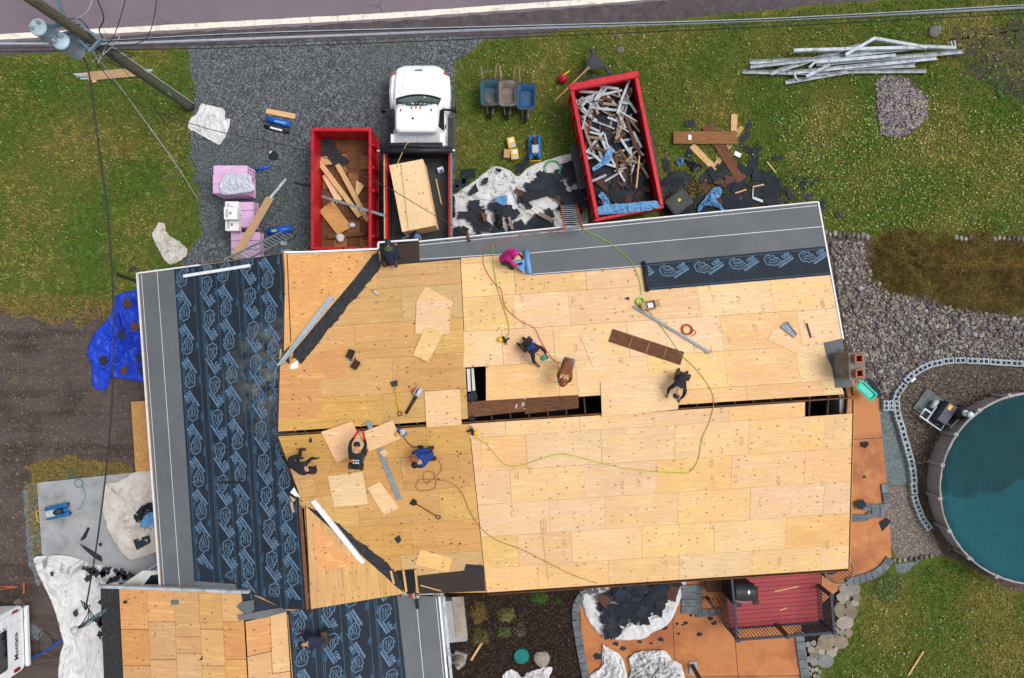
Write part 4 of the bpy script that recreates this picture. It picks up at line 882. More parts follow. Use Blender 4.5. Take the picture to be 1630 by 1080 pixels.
# front fenders swell beyond the body
for s_ in (-1, 1):
    mb = MB(TM); R_ = []
    for y, w, zt in ((3.12, .9, .98), (2.9, 1.12, 1.1), (2.3, 1.16, 1.14), (1.75, 1.12, 1.1), (1.5, 1.0, 1.0)): R_.append([Vector((s_*x, y, z)) for x, z in ((.82, .55), (w, .6), (w, zt-.12), (w-.09, zt), (.82, zt+.02))])
    mb.loft(R_); mb.build('fender', M['truck_white'], tr)
    mb = MB(TM); mb.box((s_*.98, 2.98, 1.02), (.16, .1, .12)); mb.build('headlight', M['amber'], tr)
    wheel(tr, TM, (s_*.98, 2.35, .44))
    wheel(tr, TM, (s_*1.0, -1.9, .44), .44, .5)
# cab greenhouse
cab = [rr(-.96, .96, .55, 1.98, .2, 1.34), rr(-.88, .88, .55, 1.72, .22, 1.6), rr(-.75, .75, .52, 1.46, .2, 2.0), rr(-.69, .69, .57, 1.40, .18, 2.05)]
mb = MB(TM); mb.loft(cab); cb = mb.build('cab', M['truck_white'], tr)
mb = MB(TM)      # windscreen, bowed
rows = []
for j in range(5):
    t_ = j/4; row = []
    for i in range(13):
        u = -1+2*i/12; w = .84-.12*t_; row.append(Vector((u*w, 2.06-.16*u*u-(.57-.03*u*u)*t_, 1.39+.58*t_+.012)))
    rows.append(row)
mb.grid(rows); ws = mb.build('windscreen', M['glass'], tr, True)
mb = MB(TM); mb.tube([Vector((-.84+1.68*i/12, 2.09-.16*(-1+i/6)**2, 1.385)) for i in range(13)], .03, 6); mb.build('windscreen_cowl', M['black'], tr)
for i, c in enumerate('ROOF-N-IT'[::1]):
    x = .58-i*.145; u = x/.75
    if c in ' ': continue
    vs, fs = text_mesh(c, .15, .004); yy = 1.60-.13*u*u; T = TM @ Matrix.Translation((x, yy, 1.395+.58*(2.06-.16*u*u-yy)/(.57-.03*u*u)+.02)) @ Matrix.Rotation(rad(180+16*u), 4, 'Z') @ Matrix.Rotation(rad(42), 4, 'X')
    mb = MB(T); mb.add(vs, fs); mb.build('letter', M['print_white'], ws)
mb = MB(TM); mb.box((.25, 1.93, 1.52), (.1, .08, .004)); mb.build('sticker', M['green_tag'], ws)
for s_ in (-1, 1):
    mb = MB(TM); mb.add([Vector((s_*x, y, z)) for x, y, z in ((.955, .72, 1.40), (.955, 1.60, 1.40), (.845, 1.36, 1.80), (.80, .74, 1.9))], [(0, 1, 2, 3)]); mb.build('side_window', M['glass_dark'], tr)
    mb = MB(TM); mb.bar((s_*.9, 1.55, 1.32), (s_*1.28, 1.5, 1.42), .07, .06); mb.box((s_*1.32, 1.5, 1.45), (.16, .12, .3)); mb.build('mirror', M['black'], tr)
    mb = MB(TM); mb.box((s_*1.1, .75, .52), (.26, 1.5, .05)); mb.build('running_board', M['dark_steel'], tr)
    mb = MB(TM); mb.box((s_*.985, .95, 1.2), (.03, .16, .03)); mb.build('door_handle', M['black'], tr)
for x, y in ((-.55, 1.30), (-.16, 1.38), (0, 1.40), (.16, 1.38), (.55, 1.30)):
    mb = MB(TM); mb.box((x, y, 2.065), (.055, .1, .05), taper=.7); mb.build('marker_light', M['amber'], tr)
for k in range(6):
    mb = MB(TM); mb.box((-.5+.2*k, 1.02, 2.052), (.022, .5, .008)); mb.build('roof_rib', M['truck_white'], tr)
mb = MB(TM); mb.lathe((-.12, 1.0, 2.052), [(.045, 0), (.035, .03), (.012, .05)], 8); mb.build('antenna_base', M['black'], tr)
mb = MB(TM); mb.box((0, .60, 1.95), (1.3, .05, .06)); mb.build('third_brake_light', M['black'], tr)
# tool box, headboard, tarp roller
mb = MB(TM); mb.box((0, .26, 1.10), (2.0, .62, 1.0)); mb.build('tool_box', M['truck_white'], tr)
for s_ in (-1, 1):
    mb = MB(TM); mb.box((s_*.42-.02, .26, 1.615), (.82, .54, .03)); mb.build('tool_box_lid', M['tool_grey'], tr)
mb = MB(TM); mb.box((0, -.14, 1.35), (2.35, .1, 1.5)); mb.box((0, -.02, 2.0), (1.9, .3, .05)); mb.build('headboard', M['black'], tr)
mb = MB(TM); mb.tube([TM.inverted() @ (TM @ Vector((-1.28, -.2, 2.14))), Vector((1.28, -.2, 2.14))], .10, 12); ro = mb.build('tarp_roller', M['black_tarp'], tr, True)
for s_ in (-1, 1):
    mb = MB(TM); mb.tube([Vector((s_*1.28, -.2, 2.14)), Vector((s_*1.42, -.2, 2.14))], .05, 10); mb.build('roller_end', M['chrome'], ro, True)
mb = MB(TM); mb.tube([Vector((-1.3, .02, 2.12)), Vector((1.34, -.06, 2.1))], .035, 8); mb.build('roller_bar', M['dark_steel'], tr, True)
# bed
mb = MB(TM); mb.box((0, -1.72, 1.08), (2.3, 3.2, .06)); mb.build('bed_floor', M['dark_steel'], tr)
mb = MB(TM); mb.box((0, -1.72, .72), (1.0, 6.0, .22)); mb.build('chassis', M['dark_steel'], tr)
for s_ in (-1, 1):
    mb = MB(TM); mb.box((s_*1.16, -1.72, 1.36), (.07, 3.2, .62)); mb.build('bed_side', M['red'], tr)
    mb = MB(TM); mb.box((s_*1.225, -1.72, 1.56), (.045, 3.2, .32)); mb.build('side_board', M['wood_grey'] if s_ > 0 else M['wood'], tr)
    mb = MB(TM); mb.box((s_*1.10, -1.72, 1.22), (.04, 3.18, .22)); mb.build('bed_liner', M['dark_steel'], tr)
mb = MB(TM); mb.box((0, -3.34, 1.16), (2.3, .06, .22)); mb.build('tailgate', M['dark_steel'], tr)
# plywood stack in the bed
zt = 2.2; q = [P(623, 263, zt), P(675, 253, zt), P(690, 361, zt), P(638, 369, zt)]
c = sum(q, Vector())/4; X = (q[1]-q[0]).normalized(); ang = math.degrees(math.atan2(X.y, X.x)); SM = frame_at(Vector((c.x, c.y, 1.11)), ang)
st = thing('plywood_stack', 'tall stack of new plywood sheets in the truck bed', 'plywood stack', SM)
for k in range(22):
    mb = MB(SM); mb.box((random.uniform(-.006, .006), random.uniform(-.008, .008), .025+k*.0495), (1.22, 2.44, .047)); mb.build('plywood_sheet', M['ply'], st, m=SM @ Matrix.Rotation(rad(90), 4, 'Z') @ Matrix.Translation((0, 0, k*.05)))
mb = MB(); mb.bar(P(638, 262, zt+.02), P(650, 364, zt+.02), .02, .006); mb.build('strap', M['hose_lime'], st)
BF = flat(1.11)
mb = MB(); mb.tube([P(x, y, z) for x, y, z in spline([(632, 262, 2.22), (642, 240, 2.2), (648, 229, 2.3), (655, 226, 2.28)], 5)], .014, 6); tag(mb.build('rope', M['wood']), 'tan rope hanging over the black roller behind the cab', 'rope')
mb = MB(); mb.bar(BF.at(694, 285, .03), BF.at(703, 326, .03), .05, .05); tag(mb.build('wood_batten', M['wood']), 'thin pale batten lying in the truck bed right of the plywood', 'batten')
mb = MB(); mb.bar(BF.at(622, 305, .03), BF.at(620, 352, .03), .07, .05); tag(mb.build('wood_batten', M['wood_brown']), 'brown batten lying in the truck bed left of the plywood', 'batten')
mb = MB(BF.frame(702, 272, 20)); mb.box((0, 0, .1), (.24, .2, .2)); o = mb.build('paper_sack', M['card_white'], None, bevel=.03); tag(o, 'small white and blue packet in the truck bed', 'packet'); mb = MB(BF.frame(702, 272, 20, .201)); mb.box((0, 0, 0), (.14, .09, .003)); mb.build('label_print', M['roll_blue'], o)
# ------------------------------------------------ red roll-off container
zt = 1.6; q = [(495, 206), (589, 206), (589, 395), (497, 397)]
c0 = P(543, 301, zt); CM = frame_at(Vector((c0.x, c0.y, 0)), 0); ct = thing('red_container', 'open red steel container on the gravel holding plywood boards', 'container', CM)
hw, hl = 47/1087*(H-zt), 95.5/1087*(H-zt)
def open_box(M_, hw, hl, z0, z1, rim, parent, mat, floor_mat, names=('side_wall', 'end_wall', 'top_rim', 'floor')):
    t_ = .06
    for s_ in (-1, 1):
        mb = MB(M_); mb.box((s_*(hw-t_/2), 0, (z0+z1)/2), (t_, 2*hl, z1-z0)); mb.build(names[0], mat, parent)
        mb = MB(M_); mb.box((0, s_*(hl-t_/2), (z0+z1)/2), (2*hw-2*t_-.004, t_, z1-z0)); mb.build(names[1], mat, parent)
        mb = MB(M_); mb.box((s_*(hw-rim/2+.03), 0, z1+.05), (rim, 2*hl+.06, .11)); mb.build(names[2], mat, parent, bevel=.012)
        mb = MB(M_); mb.box((0, s_*(hl-rim/2+.03), z1+.048), (2*(hw-rim+.03)-.004, rim, .10)); mb.build(names[2], mat, parent, bevel=.012)
    mb = MB(M_); mb.box((0, 0, z0+.03), (2*hw-2*t_-.006, 2*hl-2*t_-.006, .05)); mb.build(names[3], floor_mat, parent)
M['wall_dirty'] = mk('scuffed_inner_steel', (120, 92, 84), (92, 70, 64), 3, .8, .4, 20, dirt=(150, 30, 44), dscale=2)
open_box(CM, hw, hl, .35, zt-.1, .11, ct, M['red'], M['wood_brown'])
for s_ in (-1, 1):
    for y in (-1.7, -.85, 0, .85, 1.7):
        mb = MB(CM); mb.box((s_*(hw+.045), y, .9), (.08, .1, .95)); mb.build('rib', M['red'], ct)
    mb = MB(CM); mb.box((s_*(hw+.05), 0, .42), (.1, 2*hl, .14)); mb.build('bottom_rail', M['red'], ct)
    for y in (-1.5, 1.5): wheel(ct, CM, (s_*.8, y, .17), .17, .12)
FZ = flat(.44)
random.seed(21)
for i in range(26):      # old brown boards on the floor
    y = -hl+.3+(i//4)*.62+random.uniform(-.1, .1); x = -hw+.32+(i % 4)*.48
    T = CM @ Matrix.Translation((x, y, .46+.012*(i % 3))) @ Matrix.Rotation(random.uniform(-.05, .05)+(pi/2 if i % 5 == 0 else 0), 4, 'Z')
    mb = MB(T); mb.box((0, 0, 0), (random.uniform(.34, .52), random.uniform(.45, .75), .02)); tag(mb.build('old_board', M[('wood_brown', 'wood_mid', 'wood_brown', 'wood_mid', 'wood_brown')[i % 5]], m=T), 'old brown roof board lying on the container floor', 'board', 'old boards covering the container floor')
T = flat(.52)
def loose(name, mat, pl, pts, h0, h1, label, cat, group=None):
    return patch(name, mat, pl, pts, h0, h1, None, label, cat, group)
loose('shingle_sheet', M['felt'], T, rough_poly([(505, 222), (528, 224), (535, 236), (545, 248), (556, 256), (553, 262), (530, 264), (524, 268), (518, 252), (506, 250)], 5, 1, 4), 0, .02, 'torn black felt sheet at the top of the red container', 'felt sheet')
Z7 = flat(.58); Z8 = flat(.66)
def plank(a, b, w, pl, mat, label, cat='board', th=.03, h=0.0, group=None, name='board'):
    A, B = pl.at(*a, h+th/2), pl.at(*b, h+th/2); X = (B-A).normalized(); Y = pl.n.cross(X).normalized(); m = Matrix((X, Y, X.cross(Y))).transposed().to_4x4(); m.translation = (A+B)/2
    mb = MB(); mb.bar(A, B, w, th, pl.n); return tag(mb.build(name, M[mat], m=m), label, cat, group)
plank((508, 258), (573, 345), .19, Z8, 'wood', 'long pale board leaning across the middle of the red container')
plank((537, 262), (586, 352), .19, Z8, 'wood', 'long pale board along the right side of the red container')
loose('plywood_offcut', M['ply_old'], Z7, [(506, 250), (520, 249), (529, 262), (508, 264)], 0, .015, 'small plywood corner piece under the felt in the container', 'plywood')
loose('plywood_offcut', M['ply'], Z7, [(513, 281), (519, 277), (545, 318), (536, 324)], 0, .015, 'tapered plywood strip left of the long boards in the container', 'plywood')
loose('plywood_offcut', M['ply_old'], Z7, [(508, 336), (530, 320), (560, 362), (537, 374)], 0, .018, 'square yellow plywood panel at the container bottom end', 'plywood')
loose('plywood_offcut', M['ply'], Z7, [(567, 287), (580, 296), (570, 312), (566, 305)], 0, .018, 'small triangular plywood scrap by the right wall of the container', 'plywood')
mb = MB(); mb.bar(P(513, 313, 1.0), P(613, 344, 1.74), .09, .05); tag(mb.build('metal_channel', M['steel']), 'grey metal channel reaching out of the red container over the truck', 'channel')
# crumpled sack
def blob(name, mat, c, r, label, cat, seed=0, amp=.35, fl=.6, parent=None):
    v = [Vector(p)*(1+amp*mnoise.noise(Vector(p)*1.8+Vector((seed, 0, 0)))+amp*.5*mnoise.noise(Vector(p)*4+Vector((0, seed, 0)))) for p in ICO2]
    me = bpy.data.meshes.new(name); me.from_pydata([(p.x, p.y, p.z*fl) for p in v], [], [tuple(int(k) for k in f) for f in ICO2F]); me.materials.append(M[mat]); me.polygons.foreach_set('use_smooth', [True]*len(me.polygons))
    if not isinstance(r, (tuple, list)): r = (r, r, r)
    o = place(name, me, Matrix.Translation(Vector(c)+Vector((0, 0, r[2]*fl*.85))) @ Matrix.Diagonal((*r, 1)), parent)
    return tag(o, label, cat) if label else o
blob('plastic_sack', 'tarp_white', P(542, 380, .5), .18, 'crumpled white plastic sack at the bottom of the red container', 'sack', 3)
blob('rag', 'film', P(561, 359, .6), (.14, .1, .1), 'small grey rag beside the square panel in the container', 'rag', 8)
plank((506, 345), (508, 394), .14, flat(.5), 'attic', 'dark upright timber lying along the left container wall', th=.12)
plank((522, 377), (582, 372), .16, flat(.5), 'wood_brown', 'brown timber across the lower end of the red container', th=.1)
# ------------------------------------------------ red debris trailer
zt = 1.55; q = [P(908, 143, zt), P(1013, 116, zt), P(1056, 325, zt), P(948, 352, zt)]
c = sum(q, Vector())/4; Yv = ((q[0]+q[1])-(q[2]+q[3])).normalized(); ang = math.degrees(math.atan2(Yv.y, Yv.x))-90
DM = frame_at(Vector((c.x, c.y, 0)), ang); hw = ((q[1]-q[0]).length+(q[2]-q[3]).length)/4*.98; hl = ((q[0]-q[3]).length+(q[1]-q[2]).length)/4
dt = thing('dump_trailer', 'red dump trailer on the lawn heaped with torn gutters and shingles', 'trailer', DM)
t_ = .06
for s_ in (-1, 1):
    mb = MB(DM); mb.box((s_*(hw-.03), 0, 1.02), (t_, 2*hl, 1.06)); mb.build('side_wall', M['red'], dt)
    mb = MB(DM); mb.box((s_*(hw-.04), -.02, 1.57), (.14, 2*hl-.1, .1)); mb.build('top_rail', M['red'], dt, bevel=.015)
    for k in range(7):
        mb = MB(DM); mb.box((s_*(hw+.035), -hl+.25+k*(2*hl-.5)/6, 1.0), (.07, .08, .95)); mb.build('rib', M['red'], dt)
    mb = MB(DM); mb.box((s_*(hw+.16), -.3, .82), (.32, 1.7, .05)); mb.build('mud_guard', M['dark_steel'], dt)
    for y in (-.7, .1): wheel(dt, DM, (s_*(hw+.15), y, .36), .36, .22)
mb = MB(DM); mb.box((0, hl-.02, 1.0), (2*hw-.13, .06, 1.05)); mb.build('front_wall', M['red'], dt)
mb = MB(DM); mb.box((0, hl-.02, 1.60), (2*hw+.14, .26, .16)); mb.build('tarp_housing', M['red'], dt, bevel=.03)
mb = MB(DM); mb.box((0, -hl+.03, .95), (2*hw-.13, .06, .9)); mb.build('tailgate', M['red'], dt)
mb = MB(DM); mb.box((0, -hl-.02, 1.45), (2*hw+.1, .12, .1)); mb.build('tailgate_rail', M['red'], dt, bevel=.015)
mb = MB(DM); mb.box((0, 0, .52), (2*hw-.14, 2*hl-.1, .06)); mb.build('floor', M['dark_steel'], dt)
mb = MB(DM); mb.box((0, 0, .40), (1.1, 2*hl, .16)); mb.build('chassis', M['dark_steel'], dt)
for s_ in (-1, 1):
    mb = MB(DM); mb.bar((s_*.85, hl, .5), (s_*.06, hl+1.45, .5), .1, .12); mb.build('tongue', M['dark_steel'], dt)
mb = MB(DM); mb.prism([Vector(p) for p in ((-.36, hl+.85, .56), (.36, hl+.85, .56), (.03, hl+1.42, .56), (-.03, hl+1.42, .56))], [Vector(p) for p in ((-.36, hl+.85, .60), (.36, hl+.85, .60), (.03, hl+1.42, .60), (-.03, hl+1.42, .60))]); mb.build('hitch_plate', M['dark_steel'], dt)
mb = MB(DM); mb.tube([(0, hl+1.4, .5), (0, hl+1.62, .5)], .06, 8); mb.box((0, hl+1.66, .5), (.1, .12, .14)); mb.build('coupler', M['dark_steel'], dt)
mb = MB(DM); mb.box((-.05, hl+.3, .72), (1.1, .36, .34)); bx = mb.build('battery_box', M['black'], dt, bevel=.02)
mb = MB(DM); mb.box((-.05, hl+.3, .905), (.7, .2, .03)); mb.build('pump', M['dark_steel'], bx)
# heap in the trailer
DI = DM.inverted()
def trailer_h(x, y): return .62+.34*max(0, 1-(x/hw)**4)*max(0, 1-(y/hl)**6)*(1+.3*mnoise.noise(Vector((x*1.5, y*1.5, 2))))
mb = MB(DM); rows = [[Vector((x, y, trailer_h(x, y))) for x in np.linspace(-hw+.08, hw-.08, 18)] for y in np.linspace(-hl+.08, hl-.16, 38)]
mb.grid(rows); tag(mb.build('shingle_heap', M['felt']), 'dark mass of torn shingles filling the red trailer', 'debris', None, 'stuff')
def scrap_shape(x, y, s_, ky=1.0):
    """outline of a torn shingle strip: a rectangle with a broken end and a notch"""
    a = random.uniform(0, pi); w = s_*random.uniform(.8, 1.5); l = s_*random.uniform(.45, .8); j = lambda: random.uniform(-.18, .18)*s_
    base = [(-w, -l), (w*.2, -l+j()*.4), (w, -l+j()), (w+j(), -l*.1), (w*.8+j(), l*.4), (w+j(), l), (w*.1, l+j()*.4), (-w*.4, l*random.uniform(.3, 1)), (-w+j(), l)]
    return [(x+p*cos(a)-q*sin(a), y+(p*sin(a)+q*cos(a))*ky) for p, q in base]
class Heap:
    """collects the small scraps of a heap into one joined mesh"""
    def __init__(s): s.mb = MB(); s.n = 0
    def add(s, bot, top, mi): s.mb.cur = mi; s.mb.prism(bot, top); s.n += 1
    def done(s, label): return tag(s.mb.build('shingle_debris', [M['shingle'], M['shingle_brown']]), label, 'debris', None, 'stuff')
def scraps(name, Mx, n, xr, yr, hf, label, mats=('shingle', 'shingle', 'shingle', 'shingle_brown'), size=(.25, .75)):
    for i in range(n):
        x, y = random.uniform(*xr), random.uniform(*yr); w, l = random.uniform(*size), random.uniform(.16, .34)
        T = Mx @ Matrix.Translation((x, y, hf(x, y)+.03)) @ Matrix.Rotation(random.uniform(0, 6.3), 4, 'Z') @ Matrix.Rotation(random.uniform(-.2, .2), 4, 'X') @ Matrix.Rotation(random.uniform(-.2, .2), 4, 'Y')
        p = [Vector((a*w/2*random.uniform(.7, 1.1), b*l/2*random.uniform(.7, 1.1), 0)) for a, b in ((-1, -1), (0, -1.1), (1, -1), (1.1, .1), (1, 1), (-.2, .9), (-1, 1))]
        mm = random.choice(mats)
        if i < n-40: HP.add([T @ k for k in p], [T @ (k+Vector((0, 0, .007))) for k in p], int(mm == 'shingle_brown')); continue
        mb = MB(T); mb.prism(p, [k+Vector((0, 0, .007)) for k in p]); tag(mb.build(name, M[mm], m=T), *label)
random.seed(5); HP = Heap()
scraps('shingle_scrap', DM, 130, (-hw+.25, hw-.25), (-hl+.25, hl-.7), trailer_h, ('large torn shingle strip on top of the red trailer load', 'shingle', 'shingles in the red trailer')); HP.done('small torn shingle pieces filling the red trailer')
def bent(name, pts, w, h, mat, label, cat, group, z):
    p = [P(x, y, z+dz) for x, y, dz in pts]; mb = MB()
    for a, b in zip(p, p[1:]): mb.bar(a, b, w, h)
    return tag(mb.build(name, M[mat]), label, cat, group)
lab_w = ('bent white gutter strip on the debris in the red trailer', 'gutter', 'bent white strips in the trailer')
lab_b = ('brown trim board on the debris in the red trailer', 'trim board', 'brown boards in the trailer')
for p in ([(922, 146), (956, 148)], [(926, 170), (936, 157)], [(938, 165), (947, 148)], [(947, 160), (960, 138), (962, 135)], [(951, 158), (966, 140)], [(938, 171), (960, 174), (983, 176)], [(983, 182), (990, 158), (1002, 128)], [(985, 163), (1003, 165), (1013, 180)], [(988, 188), (996, 205)], [(997, 190), (1003, 210), (1012, 228)], [(983, 214), (1003, 244)], [(1003, 236), (1006, 260)], [(930, 240), (944, 246), (957, 258)], [(956, 258), (968, 262), (980, 266)], [(1008, 210), (1021, 235)], [(946, 136), (985, 142)], [(956, 152), (990, 144)], [(930, 158), (948, 150)]):
    bent('gutter_strip', [(x, y, random.uniform(.0, .12)) for x, y in p], .09, .04, 'gutter', *lab_w, 1.1)
for p in ([(926, 188), (944, 177)], [(927, 192), (935, 218), (946, 245)], [(935, 218), (962, 222)], [(985, 180), (991, 200), (980, 222)], [(996, 186), (1008, 220), (1018, 246)], [(944, 235), (970, 242)], [(970, 248), (1002, 262)], [(986, 238), (1000, 258)], [(960, 165), (984, 168)], [(940, 150), (975, 160)], [(965, 140), (1005, 150)], [(978, 225), (996, 212)], [(948, 172), (952, 182)]):
    bent('trim_board', [(x, y, random.uniform(.0, .14)) for x, y in p], .1, .04, random.choice(['wood_brown', 'wood_grey']), *lab_b, 1.08)
random.seed(44)
for i in range(64):
    fy = random.random()**1.3; x = random.uniform(-.86, .86)*hw*.95; y = hl-.35-fy*2*hl*.62; a = random.uniform(0, pi); L_ = random.uniform(.35, 1.0); pts = []
    for k in range(random.choice((2, 3))):
        xx = max(-hw+.2, min(hw-.2, x+L_*(k-.7)*cos(a))); yy = max(-hl+.3, min(hl-.3, y+L_*(k-.7)*sin(a))); pts.append(DM @ Vector((xx, yy, 1.02+random.uniform(-.02, .16)))); a += random.uniform(-.5, .5)
    mb = MB()
    for p0, p1 in zip(pts, pts[1:]): mb.bar(p0, p1, random.uniform(.05, .09), .03)
    kind = i % 5; q_ = DI @ pts[0]; where = ('near the front end' if q_.y > hl*.45 else 'around the middle' if q_.y > -hl*.1 else 'towards the tailgate')+(' along the left wall' if q_.x < -hw*.3 else ' along the right wall' if q_.x > hw*.3 else ' in the centre')
    lab_w = (('thin grey' if kind == 4 else 'crumpled white' if len(pts) > 2 else 'straight white')+' metal strip '+where+' of the red trailer', 'gutter', 'loose metal strips in the trailer'); lab_b = (('brown' if kind == 1 else 'grey')+(' cracked' if len(pts) > 2 else ' straight')+' trim board '+where+' of the red trailer', 'trim board', 'loose trim boards in the trailer')
    tag(mb.build('trim_board' if kind in (1, 3) else 'gutter_strip', M[('gutter', 'wood_brown', 'gutter', 'wood_grey', 'steel')[kind]]), *(lab_b if kind in (1, 3) else lab_w))
bent('wood_stick', [(1018, 248, .1), (1013, 300, .1)], .05, .04, 'wood', 'pale thin stick in the lower half of the red trailer', 'stick', None, 1.1)
# pale film draped in trailer and on tailgate
def drape(name, mat, outline, pl, amp, label, cat, center=None, seed=0, rings=26, seg=120, h=.02, edge=.012, fscale=.06, group=None, dome=0.0):
    """crumpled cloth: star-shaped outline in photo pixels laid on a plane with folds"""
    pts = spline(list(outline)+[outline[0]], 6)[:-1] if len(outline) < 40 else outline
    # resample outline by arc length
    A = np.array(pts+[pts[0]]); d = np.r_[0, np.cumsum(np.hypot(*np.diff(A, axis=0).T))]; s_ = np.linspace(0, d[-1], seg+1)[:-1]
    bx, by = np.interp(s_, d, A[:, 0]), np.interp(s_, d, A[:, 1]); bx = bx+np.array([1.3*mnoise.noise(Vector((k*.35, seed, 0)))+.8*mnoise.noise(Vector((k*.9, seed, 4))) for k in range(seg)]); by = by+np.array([1.3*mnoise.noise(Vector((k*.35, seed, 7)))+.8*mnoise.noise(Vector((k*.9, seed, 2))) for k in range(seg)]); cx, cy = center or (bx.mean(), by.mean()); rows = []
    for i in range(rings+1):
        r = i/rings; row = []
        for k in list(range(seg))+[0]:
            px, py = cx+(bx[k]-cx)*r, cy+(by[k]-cy)*r; q = Vector((px*fscale+seed*13, py*fscale, seed*3.7))
            q2 = q+Vector((mnoise.noise(q*.7)*1.4, mnoise.noise(q*.7+Vector((9, 9, 0)))*1.4, 0)); ca, sa = cos(seed*1.9), sin(seed*1.9); q3 = Vector(((q2.x*ca+q2.y*sa)*2.2, (-q2.x*sa+q2.y*ca)*.7, q2.z))
            f = abs(mnoise.noise(q3)); g = abs(mnoise.noise(q2*2.3+Vector((5, 2, 1)))); e = abs(mnoise.noise(q2*5.1))
            z = h+amp*((1-min(1, f*3.4))**1.5*.75+(1-min(1, g*3))**1.4*.4+(1-min(1, e*2.6))*.18)*(.35+.65*(1-r**6))+edge*.4*(r > .9)+dome*(1-r*r)
            row.append(pl.at(px, py, z))
        rows.append(row)
    mb = MB(); mb.grid(rows); o = mb.build(name, M[mat], None, True, solid=.004); return tag(o, label, cat, group)
drape('blue_film', 'cloth_blue', [(947, 332), (965, 326), (1000, 324), (1040, 320), (1055, 325), (1035, 335), (985, 340), (950, 342)], flat(1.5), .06, 'light blue film draped along the tailgate of the red trailer', 'film', seed=2, fscale=.08)
drape('blue_film', 'cloth_blue', [(942, 268), (958, 256), (966, 240), (974, 236), (972, 256), (960, 264), (946, 272)], flat(1.15), .05, 'light blue film strip crumpled in the middle of the trailer', 'film', seed=4, fscale=.1)
drape('blue_film', 'cloth_blue', [(952, 312), (958, 306), (966, 314), (970, 324), (962, 330), (958, 320)], flat(1.0), .05, 'small light blue film scrap at the lower left of the trailer', 'film', seed=6, fscale=.12)
# red gas can with yellow spout
GM = frame_at(P(895, 128, 0), 20); g = thing('gas_can', 'red gas can with yellow spout on the lawn beside the trailer', 'gas can', GM)
mb = MB(GM); mb.lathe((0, 0, 0), [(.15, 0), (.18, .04), (.18, .26), (.12, .33), (.05, .36)], 18); mb.build('can', M['red'], g, True)
mb = MB(GM); mb.tube([(0, .02, .36), (.12, .06, .4), (.34, .1, .46)], [.045, .035, .015], 8); mb.build('spout', M['yellow'], g, True)
mb = MB(GM); mb.tube([(-.1, -.06, .33), (-.06, -.04, .42), (.04, 0, .42)], .016, 6); mb.build('handle', M['red'], g, True)
mb = MB(); mb.bar(P(884, 160, .05), P(938, 107, 1.1), .06, .03); tag(mb.build('wood_stick', M['wood']), 'long thin stick leaning on the trailer tongue beside the gas can', 'stick')
# ------------------------------------------------ travel trailer at the left edge
xr = P(37, 960, .6).x; y0 = P(37, 962, .6).y; RM = frame_at(Vector((xr, y0-1.25, 0)), 2)
rv = thing('travel_trailer', 'white travel trailer at the lower left corner with its ladder and rear window', 'travel trailer', RM)
ring = lambda x: [Vector((x, a.x, a.y)) for a in rr(-1.25, 1.25, .55, 3.4, .22, 0)]
mb = MB(RM); mb.loft([ring(-7.5), ring(-.06), [Vector((0, p.y*.97, .57+(p.z-.55)*.98)) for p in ring(0)]]); mb.build('body', M['truck_white'], rv)
mb = MB(RM); mb.loft([[Vector((.012, a.x, a.y)) for a in rr(-.85, .7, 1.45, 2.5, .1, 0)], [Vector((.02, a.x, a.y)) for a in rr(-.85, .7, 1.45, 2.5, .1, 0)]]); mb.build('rear_window', M['glass_dark'], rv)
T = RM @ Matrix.Translation((.008, -.2, .98)) @ Matrix.Rotation(rad(90), 4, 'Z') @ Matrix.Rotation(rad(90), 4, 'X')
mb = MB(T); vs, fs = text_mesh('Montana', .29, .007); mb.add(vs, fs); mb.build('lettering', M['print_black'], rv)
for y in (.72, 1.12):
    mb = MB(RM); mb.tube([(.02, y, .5), (.14, y, .7), (.14, y, 3.2), (0, y, 3.45)], .018, 6); mb.build('ladder_rail', M['white_trim'], rv)
for k in range(7):
    mb = MB(RM); mb.tube([(.14, .72, .85+.34*k), (.14, 1.12, .85+.34*k)], .014, 6); mb.build('ladder_rung', M['white_trim'], rv)
for y in (-1.08, 1.1):
    mb = MB(RM); mb.loft([[Vector((.01, a.x+y, a.y+1.0)) for a in rr(-.07, .07, -.16, .16, .06, 0)], [Vector((.04, a.x+y, a.y+1.0)) for a in rr(-.06, .06, -.15, .15, .05, 0)]]); mb.build('tail_light', M['lens_red'], rv)
mb = MB(RM); mb.box((.08, 0, .5), (.12, 2.3, .12)); mb.build('bumper', M['white_trim'], rv)
for y in (-.95, .95):
    wheel(rv, RM @ Matrix.Translation((-2.6, y, 0)) @ Matrix.Rotation(rad(90), 4, 'Z'), (0, 0, .36), .36, .22)
    mb = MB(RM); mb.box((-.5, y, .28), (.1, .1, .56)); mb.build('jack_leg', M['dark_steel'], rv)
